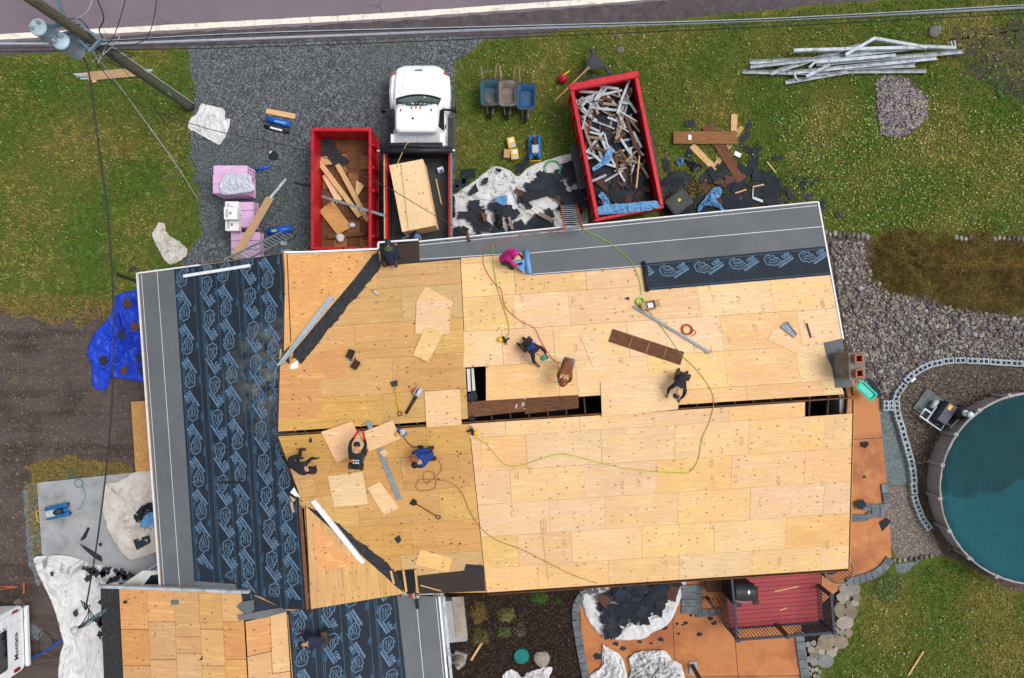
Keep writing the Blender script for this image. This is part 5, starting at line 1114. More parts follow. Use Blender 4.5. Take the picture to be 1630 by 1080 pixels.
# ================================================================ THINGS ON THE GROUND
# ------------------------------------------------ utility pole with transformers
pb, ptp = P(303, 171, 0), P(20, -21, 9.4)
pole = thing('utility_pole', 'weathered wooden utility pole with two pale blue transformers at the upper left', 'utility pole', pb)
pax = lambda z: pb+(ptp-pb)*(z/9.4)
mb = MB(); mb.tube([pax(z) for z in np.linspace(-.1, 9.4, 14)], .175, 14, .14); mb.build('shaft', M['pole'], pole, True)
def transformer(px, py, zt, hh, r):
    top = P(px, py, zt); b = top-Vector((0, 0, hh)); mb = MB(); mb.lathe(b, [(r*.9, 0), (r, .04), (r, hh-.05), (r*1.05, hh-.05), (r*1.05, hh-.01), (r*.9, hh+.03), (r*.3, hh+.05)], 22); t = mb.build('transformer', M['transformer'], pole, True)
    t.data.polygons.foreach_set('use_smooth', [len(p.vertices) < 10 for p in t.data.polygons])
    for dx, dy in ((.08, .09), (-.09, -.06)):
        mb = MB(); c = top+Vector((dx, dy, .02)); mb.lathe(c, [(.045, 0), (.06, .03), (.035, .06), (.055, .09), (.03, .12), (.045, .15), (.02, .2)], 10); mb.build('bushing', M['tool_grey'], t, True)
    for f in (.2, .8):
        a = pax(zt-hh*f); c = Vector((top.x, top.y, a.z)); mb = MB(); mb.bar(a, a+(c-a)*.6, .08, .12); mb.build('mounting_arm', M['bracket'], t)
    return t
transformer(60, 43, 7.5, .82, .235); transformer(96, 65, 6.9, .82, .245)
# bracket frame on the pole
a = pax(6.6); d_ = Vector((.55, -.5, 0)).normalized(); e_ = Vector((.5, .55, 0)).normalized()
for s_ in (-1, 1):
    mb = MB(); mb.bar(a-d_*.35+e_*.2*s_, a+d_*.5+e_*.2*s_, .06, .08); mb.build('bracket_arm', M['bracket'], pole)
mb = MB(); mb.bar(a+d_*.5-e_*.26, a+d_*.5+e_*.26, .07, .1); mb.build('bracket_bar', M['bracket'], pole)
a = pax(7.6); mb = MB(); mb.bar(a+Vector((.1, .1, 0)), a+Vector((-.05, 1.0, .5)), .07, .07); mb.build('bracket_arm', M['bracket'], pole)
g = P(273, 140, .9); mb = MB(); c = pax(1.9); mb.box(c+Vector((.14, -.13, 0)), (.04, .12, .12), 45); mb.build('tag_plate', M['hose_green'], pole)
mb = MB(); mb.tube([pax(z)+Vector((.17, .12, 0)) for z in np.linspace(.1, 6.4, 9)], .022, 6); mb.build('conduit', M['wire_white'], pole)
for k in range(7):      # drop loops round the transformers
    random.seed(50+k); z0 = 6.3+random.uniform(-.4, .6); s0 = pax(z0)+Vector((random.uniform(-.5, .3), random.uniform(-.3, .5), 0)); p1 = s0+Vector((random.uniform(.1, .7), random.uniform(-.6, .2), -random.uniform(.2, .8))); p2 = pax(5.9)+Vector((random.uniform(-.2, .3), random.uniform(-.7, -.2), 0))
    mb = MB(); mb.tube([Vector(q) for q in spline([tuple(s0), tuple(p1), tuple(p2)], 7)], .014, 5); mb.build('lead_wire', M['wire_black'] if k % 3 else M['wire_white'], pole)
def wire(name, pts, r, mat, label, k=8, cat='wire'):
    mb = MB(); mb.tube([P(*q) for q in spline(pts, k)], r, 5); return tag(mb.build(name, M[mat]), label, cat)
wire('power_line', [(-250, 76, 6.2), (0, 70, 6.2), (150, 70, 6.2), (420, 61, 6.0), (820, 46, 5.9), (1220, 32, 6.0), (1650, 11, 6.2), (2000, -8, 6.4)], .034, 'wire_white', 'thick pale cable running along the road edge across the whole picture')
wire('power_line', [(155, 66, 6.25), (420, 52, 6.1), (820, 41.5, 6.0), (1220, 30, 6.1), (1650, 7, 6.3), (2000, -12, 6.5)], .015, 'wire_white', 'thinner pale wire just above the thick cable by the road')
wire('power_line', [(155, 66.5, 6.3), (420, 53.5, 6.15), (820, 43, 6.05), (1220, 31.5, 6.15), (1650, 8.5, 6.35)], .016, 'wire_black', 'black wire twisted along the thin pale wire by the road')
wire('power_line', [(-250, 86, 5.6), (0, 83, 5.6), (160, 80, 5.6), (420, 75, 5.4), (820, 60, 5.3), (1220, 43, 5.4), (1650, 21, 5.6), (2000, 4, 5.8)], .014, 'wire_black', 'lowest thin black wire along the road edge')
wire('power_line', [(-250, 78, 5.8), (0, 77, 5.8), (200, 73, 5.8), (420, 69, 5.6), (820, 54, 5.5), (1220, 37, 5.6), (1650, 15, 5.8)], .008, 'wire_black', 'hair thin dark wire between the cables along the road')
wire('overhead_wire', [(205, -20, 7.5), (180, 60, 6.6), (150, 80, 6.2)], .012, 'wire_black', 'thin black wire crossing the road just right of the transformers')
wire('overhead_wire', [(252, -20, 7.5), (232, 62, 6.5), (160, 75, 6.2)], .012, 'wire_black', 'second thin black wire crossing the road right of the pole')
wire('pole_lead', [(150, -8, 7.6), (138, 20, 7.3), (118, 34, 6.9), (132, 52, 6.6)], .018, 'wire_white', 'white lead curling from the bracket over the road')
wire('pole_lead', [(152, -8, 7.4), (165, 28, 7.0), (158, 48, 6.6), (164, 60, 6.2)], .018, 'wire_black', 'black looped lead hanging beside the pole over the road')
wire('service_drop', [(126, 84, 6.0), (139, 105, 5.9), (146, 150, 5.7), (158, 240, 5.5), (170, 330, 5.2), (178, 430, 5.0), (181, 520, 4.8), (178, 640, 4.6), (170, 740, 4.5), (155, 860, 4.35), (136, 972, 4.25)], .026, 'wire_black', 'long black service cable sagging over the left lawn to the mast', 6)
wire('service_wire', [(142, 84, 6.0), (210, 160, 5.0), (330, 205, 4.9), (480, 238, 4.6), (600, 290, 4.1), (690, 342, 3.5), (745, 373, 3.05)], .013, 'wire_black', 'thin black service wire crossing the red container and truck to the eave', 6)
wire('guy_wire', [(144, 76, 6.0), (220, 178, 3.2), (280, 262, 1.2), (316, 320, 0)], .012, 'wire_white', 'pale guy wire running from the pole down to the driveway edge', 5)
wire('guy_wire', [(175, 85, 5.6), (240, 165, 3.5), (305, 255, 1.2), (312, 275, .0)], .010, 'wire_black', 'thin black stay wire right of the pale guy wire', 5)
mb = MB(); mb.tube([P(743, 369, 3.0), P(745, 378, 3.05), P(748, 384, 3.1)], .05, 8); o = mb.build('wire_insulator', M['wood_brown'], None, True); tag(o, 'rusty wire bracket at the upper eave where the service wire ends', 'bracket')
# service mast on the extension
base = P(165, 973, 2.75); mast = thing('service_mast', 'grey vertical electrical mast above the white tarp at the lower left', 'mast', Vector((base.x, base.y, 0)))
mb = MB(); mb.tube([Vector((base.x, base.y, 1.2)), base, Vector((base.x, base.y, 4.3))], .055, 10); mb.build('pipe', M['bracket'], mast, True)
mb = MB(); mb.lathe((base.x, base.y, 4.26), [(.06, 0), (.13, .05), (.13, .12), (.06, .2)], 12); mb.build('weather_head', M['tool_grey'], mast, True)
for k in range(4):
    a = Vector((base.x, base.y, 4.3)); mb = MB(); mb.tube([Vector(q) for q in spline([tuple(a), tuple(a+Vector((.25+.1*k, .3, -.1))), tuple(a+Vector((.45-.1*k, .8+.05*k, -.05))), tuple(P(136, 972, 4.25))], 6)], .014, 5); mb.build('lead_wire', M['wire_black'], mast)
# ------------------------------------------------ small stacks by the pole
plank((118, 119), (243, 112), .06, flat(0), 'gutter', 'white trim length sticking out from under the cardboard below the pole', 'trim', .05, 0)
for k, (y0_, x0_) in enumerate(((122, 122), (126, 128))): plank((x0_, y0_), (240-k*4, y0_-7), .06, flat(0), 'gutter', ['second white trim length below the pole', 'lowest white trim length below the pole'][k], 'trim', .05, 0)
plank((140, 122), (218, 115), .34, flat(0), 'cardboard', 'long brown cardboard carton lying on white trim below the pole', 'carton', .04, .06)
plank((148, 130), (154, 129), .12, flat(0), 'wood', 'short pale wood block under the cardboard below the pole', 'block', .09)
random.seed(3)
drape('white_tarp', 'tarp_white', [(320, 165), (338, 169), (357, 175), (358, 189), (366, 190), (363, 208), (350, 230), (335, 224), (312, 211), (299, 203), (304, 188), (312, 182)], G, .09, 'folded white tarp on the gravel at the pole base', 'tarp', seed=1, fscale=.05, edge=.03, h=.03)
drape('white_tarp', 'tarp_dirty', [(253, 354), (262, 358), (268, 374), (285, 385), (298, 398), (294, 410), (275, 421), (264, 417), (252, 397), (242, 375), (246, 365)], G, .1, 'crumpled off white tarp on the grass above the house corner', 'tarp', seed=9, fscale=.06, edge=.03, h=.03)
drape('blue_tarp', 'tarp_blue', [(184, 470), (205, 464), (236, 462), (246, 520), (240, 600), (215, 606), (190, 602), (170, 602), (171, 618), (160, 622), (147, 612), (146, 585), (139, 560), (150, 532), (172, 508), (180, 490)], G, .28, 'bright blue tarp heaped against the left side of the house', 'tarp', seed=12, fscale=.045, edge=.02, rings=22, seg=110, h=.02)
for k, (x, y) in enumerate(((202, 483), (193, 533), (165, 575), (197, 590), (222, 570), (228, 590), (215, 520))):
    loose('shingle_scrap', M['shingle'] if k % 3 else M['shingle_brown'], flat(.2), rough_poly([(x-7, y-5), (x+5, y-7), (x+8, y+5), (x-4, y+8)], 3, 1.5, k), 0.02, .035, 'dark shingle scrap lying on the bright blue tarp', 'shingle', 'shingle scraps on the blue tarp')
mb = MB(); mb.tube([P(*q, .06) for q in spline([(186, 437), (198, 441), (215, 447), (232, 452)], 5)], .055, 8); tag(mb.build('drain_pipe', M['black'], None, True), 'short black corrugated pipe by the upper left house corner', 'pipe')
loose('shingle_scrap', M['shingle'], G, [(204, 431), (212, 424), (220, 430), (210, 433)], .01, .03, 'black shingle scrap on the grass above the corrugated pipe', 'shingle')
loose('plywood_sheet', M['ply_osb'], flat(.3), [(209, 640), (260, 636), (262, 750), (216, 750)], -.0, .02, 'strand board panel lying beside the left wall above the concrete pad', 'plywood')
# big white tarps lower left
def cloth_strip(name, mat, Lp, Rp, pl, amp, label, seed=0, m=44, n=22, fs=.05, h=.02):
    a, b = spline(Lp, 8), spline(Rp, 8)
    def samp(c, t): A = np.array(c); d = np.r_[0, np.cumsum(np.hypot(*np.diff(A, axis=0).T))]; return np.interp(t*d[-1], d, A[:, 0]), np.interp(t*d[-1], d, A[:, 1])
    rows = []
    for i in range(m):
        x0, y0_ = samp(a, i/(m-1)); x1, y1_ = samp(b, i/(m-1)); row = []
        for j in range(n):
            px, py = x0+(x1-x0)*j/(n-1), y0_+(y1_-y0_)*j/(n-1); q = Vector((px*fs+seed*7, py*fs*.6, seed)); q2 = q+Vector((mnoise.noise(q*.6)*1.5, mnoise.noise(q*.6+Vector((7, 3, 0)))*1.5, 0)); f = abs(mnoise.noise(Vector((q2.x*2.0, q2.y*.8, seed)))); g_ = abs(mnoise.noise(q2*2.4)); e = abs(mnoise.noise(q2*5.3))
            row.append(pl.at(px, py, h+amp*((1-min(1, f*3.2))**1.5+.5*(1-min(1, g_*3))**1.4+.2*(1-min(1, e*2.4)))))
        rows.append(row)
    mb = MB(); mb.grid(rows); return tag(mb.build(name, M[mat], None, True, solid=.004), label, 'tarp')
cloth_strip('white_tarp', 'tarp_white', [(53, 890), (62, 918), (76, 945), (88, 975), (97, 1010), (101, 1025), (95, 1045), (92, 1085), (94, 1140)], [(58, 886), (105, 885), (150, 898), (205, 910), (176, 945), (168, 990), (172, 1040), (176, 1080), (180, 1140)], flat(.01), .13, 'large white tarp spread along the wall of the lower left extension', 3, 110, 48)
drape('white_tarp', 'tarp_dirty', [(166, 770), (190, 765), (218, 750), (250, 748), (260, 800), (262, 865), (248, 880), (225, 888), (206, 893), (192, 878), (176, 855), (165, 825), (160, 800)], flat(.1), .2, 'soiled white tarp on the concrete pad beside the eave', 'tarp', seed=22, fscale=.055, center=(225, 822), rings=20, seg=96)
random.seed(31)
for k in range(24):
    x, y = random.choice([(random.uniform(140, 178), random.uniform(905, 935)), (random.uniform(145, 172), random.uniform(955, 1030)), (random.uniform(160, 215), random.uniform(905, 925))]); s_ = random.uniform(3, 9)
    loose('shingle_scrap', M['shingle'], flat(.15), rough_poly(scrap_shape(x, y, s_), 4, .8, k), .02, .028, 'black shingle scrap on the large white tarp by the extension wall', 'shingle', 'scraps on the large white tarp')
for k, (pts, lab) in enumerate([([(80, 911), (85, 910), (85, 918), (81, 917)], 'lone small scrap near the top left of the large white tarp'), ([(116, 975), (122, 970), (126, 976), (121, 983), (117, 979)], 'dark scrap in the middle of the large white tarp left of the mast')]):
    loose('shingle_scrap', M['shingle'], flat(.15), pts, .02, .035, lab, 'shingle')
loose('shingle_scrap', M['shingle'], flat(.24), [(212, 860), (238, 852), (240, 864), (218, 876)], .02, .035, 'black quadrilateral scrap on the soiled tarp on the pad', 'shingle')
drape('trash_bag', 'black_tarp', [(212, 822), (226, 806), (246, 800), (250, 815), (236, 830), (218, 832)], flat(.22), .12, 'black plastic bag on the soiled tarp by the eave', 'bag', seed=5, fscale=.09)
drape('blue_rag', 'cloth_blue', [(222, 838), (232, 820), (250, 816), (252, 850), (240, 836), (230, 842)], flat(.3), .08, 'crumpled blue film beside the black bag on the pad', 'film', seed=7, fscale=.1)
for k, pts in enumerate(([(128, 860), (140, 839), (143, 841), (137, 857), (130, 861)], [(127, 866), (140, 872), (162, 886), (163, 895), (150, 888), (136, 876)], [(157, 865), (162, 864), (163, 869), (158, 870)])):
    loose('shingle_scrap', M['shingle'], flat(.09), pts, .003, .02, ['slim black scrap on the concrete pad below the compressor', 'long black strip on the concrete pad by the big tarp', 'tiny black scrap on the concrete pad'][k], 'shingle')
def compressor(px, py, ang, label, z=0.0, s=1.0):
    m = frame_at(P(px, py, z), ang) @ Matrix.Scale(s, 4); c = thing('air_compressor', label, 'compressor', m)
    for s_ in (-1, 1):
        mb = MB(m); mb.loft([[Vector((x, s_*.16+.10*cos(a), .22+.10*sin(a))) for a in np.linspace(0, 2*pi, 13)[:-1]] for x in (-.42, -.36, .36, .42)]); mb.build('tank', M['teal_blue'], c, True)
    mb = MB(m); mb.box((-.12, 0, .42), (.34, .26, .24)); mb.build('motor', M['tool_grey'], c, bevel=.03)
    mb = MB(m); mb.tube([(.02, 0, .44), (.3, 0, .44)], .11, 12); mb.build('pump', M['dark_steel'], c, True)
    mb = MB(m); mb.tube([(-.42, -.2, .3), (-.6, -.2, .55), (-.6, .2, .55), (-.42, .2, .3)], .02, 6); mb.build('handle', M['yellow'], c, True)
    mb = MB(m); mb.box((.05, 0, .34), (.8, .12, .03)); mb.build('frame', M['teal_blue'], c)
    for x, y in ((-.35, -.2), (-.35, .2), (.35, -.2), (.35, .2)):
        mb = MB(m); mb.box((x, y, .06), (.06, .05, .12)); mb.build('foot', M['black'], c)
compressor(98, 812, 12, 'blue air compressor standing on the concrete pad', .09)
compressor(851, 238, 92, 'blue air compressor on the grass above the debris tarp')
def coil(px, py, r, n, z, tr_, mat, label, tail=None, pl=G, name='hose_coil', cat='hose'):
    p = []
    for k in range(n*16):
        a = 2*pi*k/16; rr_ = r*(1+.14*mnoise.noise(Vector((k*.11, px, 0)))); c = pl.at(px+3*mnoise.noise(Vector((k*.02, 1, py))), py+3*mnoise.noise(Vector((k*.02, 5, py))), z+tr_*1.0*(k/16)); q = pl.frame(px, py).to_3x3(); p.append(c+q @ Vector((rr_*cos(a), rr_*sin(a), 0)))
    mb = MB(); mb.tube(p, tr_, 5)
    if tail: mb.tube([p[-1]]+[pl.at(*q, z) for q in spline(tail, 5)], tr_, 5)
    return tag(mb.build(name, M[mat]), label, cat)
coil(113, 756, .17, 4, .03, .013, 'green_lid', 'small teal green hose coil at the top edge of the concrete pad')
coil(126, 770, .16, 2, .11, .010, 'green_lid', 'thin loose teal loop on the concrete pad', [(136, 790), (130, 806), (122, 812)])
coil(880, 268, .3, 4, .12, .016, 'hose_green', 'bright green air hose coiled on the debris tarp', [(866, 295), (880, 312), (893, 322), (905, 318), (930, 328), (928, 350), (912, 352)])
wire('hose', [(895, 283, .1), (896, 300, .1), (893, 318, .1), (902, 312, .1), (905, 322, .1), (890, 330, .1), (888, 342, .1), (900, 352, .1)], .014, 'hose_green', 'green hose strand twisting down to the ladder foot', 6, 'hose')
wire('water_hose', [(33, 1052, .12), (55, 1045, .05), (75, 1035, .05), (102, 1016, .06)], .035, 'roll_blue', 'blue water hose from the travel trailer to the white tarp', 6, 'hose')
wire('extension_lead', [(64, 1042, .03), (62, 1012, .03), (70, 1005, .03), (82, 1015, .03), (86, 1025, .03), (82, 1018, .03), (90, 1020, .03)], .014, 'wire_black', 'black cord looping on the dirt by the travel trailer', 6, 'cord')
mb = MB()
for a, b in (((0, 943), (38, 933)), ((0, 934), (38, 934))): mb.bar(P(a[0]-30, a[1], .25), P(*b, .25), .03, .03)
mb.bar(P(38, 927, .25), P(38, 945, .25), .04, .05); tag(mb.build('orange_rack', M['flue']), 'orange metal frame on the dirt at the far left edge', 'frame')
plank((26, 956), (40, 972), .2, flat(.0), 'wood_grey', 'short timber block beside the travel trailer corner', 'block', .15)
# ------------------------------------------------ shingle pallets, rolls
def pallet(px, py, nx, layers, zt_label, label, z=0.0, ang=0, w=.98, d=.34, rows_=3, top=None):
    m = frame_at(P(px, py, 0), ang); t = thing('shingle_pallet', label, 'shingle pallet', m)
    mb = MB(m)
    for k in (-1, 0, 1): mb.box((k*.42, 0, .05), (.1, rows_*d, .09))
    for k in range(5): mb.box((0, -rows_*d/2+.06+k*(rows_*d-.12)/4, .105), (1.0, .1, .02))
    mb.build('wood_pallet', M['wood_grey'], t)
    for L_ in range(layers):
        for r in range(rows_):
            jx, jy = random.uniform(-.02, .02), random.uniform(-.015, .015)
            mb = MB(m); mb.box((jx, (r-(rows_-1)/2)*d+jy, .12+.045+L_*.088), (w, d-.012, .08)); b_ = mb.build('bundle', M['pink'], t, bevel=.012)
            if L_ == layers-1:
                mb = MB(m); mb.box((jx-.1+.07*(r % 3), (r-(rows_-1)/2)*d+jy, .12+.089+L_*.088), (.3, .05, .003)); mb.build('print_mark', M['film'], b_)
            else:
                for q in (-.25, .2): mb = MB(m); mb.box((w/2+jx+.001, (r-(rows_-1)/2)*d+jy+q*.3, .12+.045+L_*.088), (.002, .07, .03)); mb.build('print_mark', M['black'], b_)
    return t, m
random.seed(4)
pallet(384, 296, 1, 11, 0, 'tall pink wrapped shingle pallet with clear film on top', rows_=3, w=1.28, d=.36)
drape('clear_film', 'film', [(352, 285), (362, 277), (395, 277), (402, 290), (404, 303), (380, 308), (356, 310), (349, 302)], flat(1.11), .07, 'clear plastic film bunched over the tallest pink pallet', 'film', seed=31, fscale=.1, h=.015)
pallet(393, 347, 1, 7, 0, 'pink shingle pallet with white cartons in the middle of the row', rows_=3, w=1.1, d=.33)
pallet(400, 394, 1, 6, 0, 'pink shingle pallet nearest the roof under the leaning ladder', rows_=3, w=1.1, d=.33)
for k, (x, y, z, lab) in enumerate(((374, 333, .75, 'white carton at the back of the pallet top'), (374, 360, .75, 'white carton at the front of the pallet top'), (372, 342, 1.05, 'topmost white carton stacked on the other two'))):
    m = frame_at(P(x, y, z), 0); mb = MB(m); mb.box((0, 0, .15), (.5, .46, .29)); o = tag(mb.build('carton', M['card_white'], bevel=.01), lab, 'carton')
    mb = MB(m); mb.box((.0, 0, .297), (.08, .1, .003)); mb.build('printed_label', M['wood_grey'], o)
    mb = MB(m); mb.box((-.13, 0, .297), (.1, .3, .003)); mb.build('printed_label', M['tool_grey'], o)
mb = MB(); mb.bar(P(373, 412, 2.9), P(430, 315, .95), .30, .03); tag(mb.build('cardboard_carton', M['cardboard']), 'long brown cardboard carton leaning from the pallets to the roof', 'carton')
mb = MB(); mb.bar(P(428, 318, .93), P(455, 286, .35), .09, .05); tag(mb.build('white_trim', M['gutter']), 'pale metal trim sticking out of the leaning carton', 'trim')
def roll(name, a, b, r, mat, label, z=0.0, core=True, cat='roll'):
    A, B = P(*a, z+r), P(*b, z+r); mb = MB(); mb.tube([A, B], r, 16); o = mb.build(name, M[mat], None, True); o.data.polygons.foreach_set('use_smooth', [len(p.vertices) < 8 for p in o.data.polygons]); tag(o, label, cat)
    d = (B-A).normalized()
    if core:
        for q, s_ in ((A, -1), (B, 1)):
            mb = MB(); mb.tube([q+d*s_*.001, q+d*s_*.012], r*.4, 10); mb.build('core', M['cardboard'], o)
    return o
o = roll('membrane_roll', (425, 189), (462, 199), .13, 'roll_blue', 'blue wrapped roll on the gravel between board and black roll')
mb = MB(); c = P(445, 194, .262); mb.bar(P(437, 192.5, .262), P(455, 197, .262), .08, .003); mb.build('printed_label', M['cloth_blue'], o)
o = roll('membrane_roll', (421, 201), (461, 211), .07, 'black', 'thin black roll with white label beside the blue roll')
mb = MB(); mb.bar(P(430, 203, .1405), P(449, 208, .1405), .07, .003); mb.build('printed_label', M['card_white'], o)
plank((424, 177), (470, 186), .2, G, 'wood', 'short pale board above the blue roll on the gravel', 'board', .04)
roll('membrane_roll', (405, 272), (431, 265), .055, 'roll_blue', 'thin blue tube behind the tallest pink pallet')
o = roll('membrane_roll', (427, 369), (464, 364), .14, 'roll_blue', 'blue wrapped roll lying near the leaning ladder')
mb = MB(); mb.bar(P(432, 368, .283), P(440, 367, .283), .1, .003); mb.build('printed_label', M['hose_lime'], o)
loose('shingle_scrap', M['shingle'], G, rough_poly([(427, 247), (436, 240), (444, 248), (440, 256), (430, 254)], 4, 1.5, 2), .01, .03, 'black scrap on white paper on the gravel above the pallets', 'shingle')
loose('paper_scrap', M['print_white'], G, rough_poly([(425, 250), (431, 240), (436, 243), (432, 252), (436, 259), (428, 258)], 4, 1, 4), .0, .008, 'torn white paper scrap under the black piece on the gravel', 'paper')
mb = MB(); mb.bar(P(468, 291, .03), P(497, 297, .03), .06, .04); tag(mb.build('dark_bar', M['black']), 'thin dark bar on the gravel left of the red container', 'bar')
# ladders
def ladder(a, b, w, n, mat, rmat, label, wv=None):
    A, B = Vector(a), Vector(b); d = B-A; side = (wv or d.cross(Vector((0, 0, 1)))).normalized(); m = Matrix.Translation(A); t = thing('ladder', label, 'ladder', m)
    for s_ in (-1, 1):
        mb = MB(); mb.bar(A+side*s_*w/2, B+side*s_*w/2, .035, .08, side.cross(d).normalized()); mb.build('rail', M[mat], t)
    for k in range(n):
        p = A+d*((k+.7)/n); mb = MB(); mb.tube([p-side*w/2, p+side*w/2], .018, 6); mb.build('rung', M[rmat], t)
    for s_ in (-1, 1):
        mb = MB(); mb.box(A+side*s_*w/2+Vector((0, 0, .02)), (.1, .12, .04)); mb.build('foot', M['black'], t)
ladder(P(462, 371, 0), P(366, 418, 3.6), .42, 17, 'steel', 'steel', 'aluminium ladder leaning on the roof beside the pink pallets')
ladder(P(905, 326, .1), P(914, 368, 3.75), .62, 13, 'orange', 'steel', 'orange railed ladder leaning on the upper eave below the debris tarp', Vector((1, .05, 0)))
mb = MB(); mb.tube([P(448, 401, 3.2), P(462, 399, 3.25)], .05, 8); mb.box(P(452, 388, 3.0), (.2, .12, .1)); tag(mb.build('ladder_hook', M['steel']), 'metal clamp and tools at the roof corner by the ladder', 'clamp')
# ------------------------------------------------ wheelbarrows, boxes
def barrow(px, py, ang, mat, label):
    m = frame_at(P(px, py, 0), ang); t = thing('wheelbarrow', label, 'wheelbarrow', m, 'wheelbarrows parked in a row')
    out = [rr(-.22, .22, -.32, .26, .12, .30), rr(-.33, .33, -.52, .44, .16, .62), rr(-.36, .36, -.55, .47, .17, .63)]; inn = [rr(-.33, .33, -.51, .43, .15, .63), rr(-.21, .21, -.31, .25, .11, .34)]
    mb = MB(m); mb.loft(out+inn, False); n = len(inn[1]); mb.add(inn[1], [tuple(range(n))]); mb.add(out[0], [tuple(range(n))]); mb.build('tray', M[mat], t, True)
    mb = MB(m); mb.loft([rr(-.365, .365, -.555, .475, .17, .61), rr(-.375, .375, -.565, .485, .17, .635), rr(-.335, .335, -.525, .445, .15, .64)], False); mb.build('rim', M['dark_steel'], t)
    for s_ in (-1, 1):
        mb = MB(m); mb.bar((s_*.1, -.75, .2), (s_*.2, .3, .26), .045, .05); mb.bar((s_*.2, .3, .26), (s_*.3, 1.0, .6), .045, .05); mb.build('handle', M['wood_grey'], t)
        mb = MB(m); mb.tube([(s_*.2, .3, .42), (s_*.24, .42, .02), (s_*.24, .1, .02), (s_*.2, 0, .35)], .018, 6); mb.build('leg', M['dark_steel'], t)
    T = m @ Matrix.Translation((0, -.72, .2)) @ Matrix.Rotation(rad(90), 4, 'Y'); mb = MB(T); mb.lathe((0, 0, 0), [(.1, -.05), (.18, -.05), (.2, -.02), (.2, .02), (.18, .05), (.1, .05)], 16); mb.build('wheel', M['rubber'], t, True)
barrow(780, 155, 2, 'tub_rust', 'wheelbarrow with rusty teal tray, leftmost of the three')
barrow(808, 156, 0, 'tub_grey', 'wheelbarrow with dusty grey tray between the other two')
barrow(837, 161, -2, 'tub_blue', 'wheelbarrow with clean blue tray, nearest the trailer')
def carton(px, py, ang, w, l, h_, mat, label, z=0.0, band=None):
    m = frame_at(P(px, py, z), ang); mb = MB(m); mb.box((0, 0, h_/2), (w, l, h_)); o = tag(mb.build('carton', M[mat], bevel=.008), label, 'carton')
    if band: mb = MB(m); mb.box((w*.08, l*.18, h_+.002), (w*.6, l*.35, .003)); mb.build('printed_label', M[band], o); mb = MB(m); mb.box((w*.1, -l*.32, h_+.002), (w*.75, l*.3, .003)); mb.build('printed_label', M['tool_grey'], o)
    return o
carton(814, 230, 12, .3, .42, .26, 'yellow', 'yellow nail carton lying above the other yellow carton', band='card_white')
carton(819, 248, 5, .3, .42, .26, 'yellow', 'yellow nail carton beside the brown carton on the grass', band='card_white')
carton(807, 247, -5, .24, .34, .24, 'cardboard', 'small brown carton left of the yellow nail cartons')
# ------------------------------------------------ debris tarp by the upper eave
drape('white_tarp', 'tarp_white', [(716, 312), (730, 306), (760, 284), (787, 265), (812, 272), (824, 281), (843, 266), (880, 252), (915, 246), (925, 270), (930, 300), (935, 335), (930, 372), (860, 378), (790, 384), (716, 385)], G, .13, 'wide white debris tarp strewn with torn shingles by the upper eave', 'tarp', seed=41, fscale=.045, rings=26, seg=120, center=(825, 325))
random.seed(9)
def scrap_or_heap(pl, pts, hh, i, total, keep, pb_, label, group):
    q = ccw(rough_poly(pts, 4, .7, i)); br = random.random() > pb_
    if i < total-keep: b = [pl.at(x, y, hh-.03) for x, y in q]; HP.add(b, [p+pl.n*.008 for p in b], int(br))
    else: loose('shingle_scrap', M['shingle_brown'] if br else M['shingle'], pl, q, hh, hh+.008, label, 'shingle', group)
def in_poly(x, y, poly): return bool(inside(np.array([x]), np.array([y]), poly)[0])
DEB = [(722, 322), (760, 325), (800, 330), (835, 300), (860, 280), (885, 285), (910, 255), (922, 262), (932, 340), (925, 372), (725, 382)]
cnt = 0
HP = Heap()
while cnt < 200:
    x, y = random.uniform(716, 935), random.uniform(252, 384)
    if not in_poly(x, y, DEB): continue
    if mnoise.noise(Vector((x*.035, y*.035, 4.2))) < -.02: continue
    s_ = random.uniform(4, 11); a = random.uniform(0, 6.3); pts = scrap_shape(x, y, s_)
    hh = .17+random.uniform(0, .08)
    scrap_or_heap(G, pts, hh, cnt, 200, 70, .93, 'torn dark shingle piece lying uppermost on the debris tarp', 'shingles on the debris tarp'); cnt += 1
HP.done('small torn shingle pieces carpeting the debris tarp by the eave')
for k, pts in enumerate(([(788, 268), (799, 270), (796, 275), (790, 273)], [(770, 284), (778, 283), (776, 292), (766, 296), (768, 288)], [(757, 292), (762, 305), (748, 312), (745, 308)])):
    loose('shingle_scrap', M['shingle'], G, pts, .22, .24, ['small black scrap at the peak of the debris tarp', 'black scrap high on the clean part of the debris tarp', 'wedge shaped black scrap at the left of the debris tarp'][k], 'shingle')
for k, (x, y, w, l, a) in enumerate(((745, 276, 24, 12, 0), (733, 292, 16, 12, 20), (724, 300, 12, 10, 10), (827, 268, 12, 14, 30), (838, 258, 8, 12, 80), (741, 288, 12, 8, 5))):
    loose('shingle_scrap', M['shingle'], G, rough_poly([(x-w/2, y-l/2), (x+w/2, y-l/2-1), (x+w/2, y+l/2), (x-w/2, y+l/2+1)], 4, 1, k), .05, .07, 'flat black shingle on the grass along the debris tarp edge', 'shingle', 'shingles beside the debris tarp')
drape('blue_film', 'cloth_blue', [(784, 316), (806, 311), (806, 325), (800, 327), (790, 322)], flat(.28), .04, 'light blue film flap in the middle of the debris tarp', 'film', seed=3, fscale=.12)
loose('leaf_board', M['wood_brown'], flat(.28), [(765, 338), (776, 341), (774, 352), (770, 355)], 0, .015, 'rusty orange board scrap on the debris tarp', 'scrap')
drape('black_cord_heap', 'black_tarp', [(788, 335), (797, 333), (800, 350), (800, 365), (792, 360), (787, 345)], flat(.25), .09, 'black plastic strip crumpled on the debris tarp', 'plastic strip', seed=8, fscale=.12)
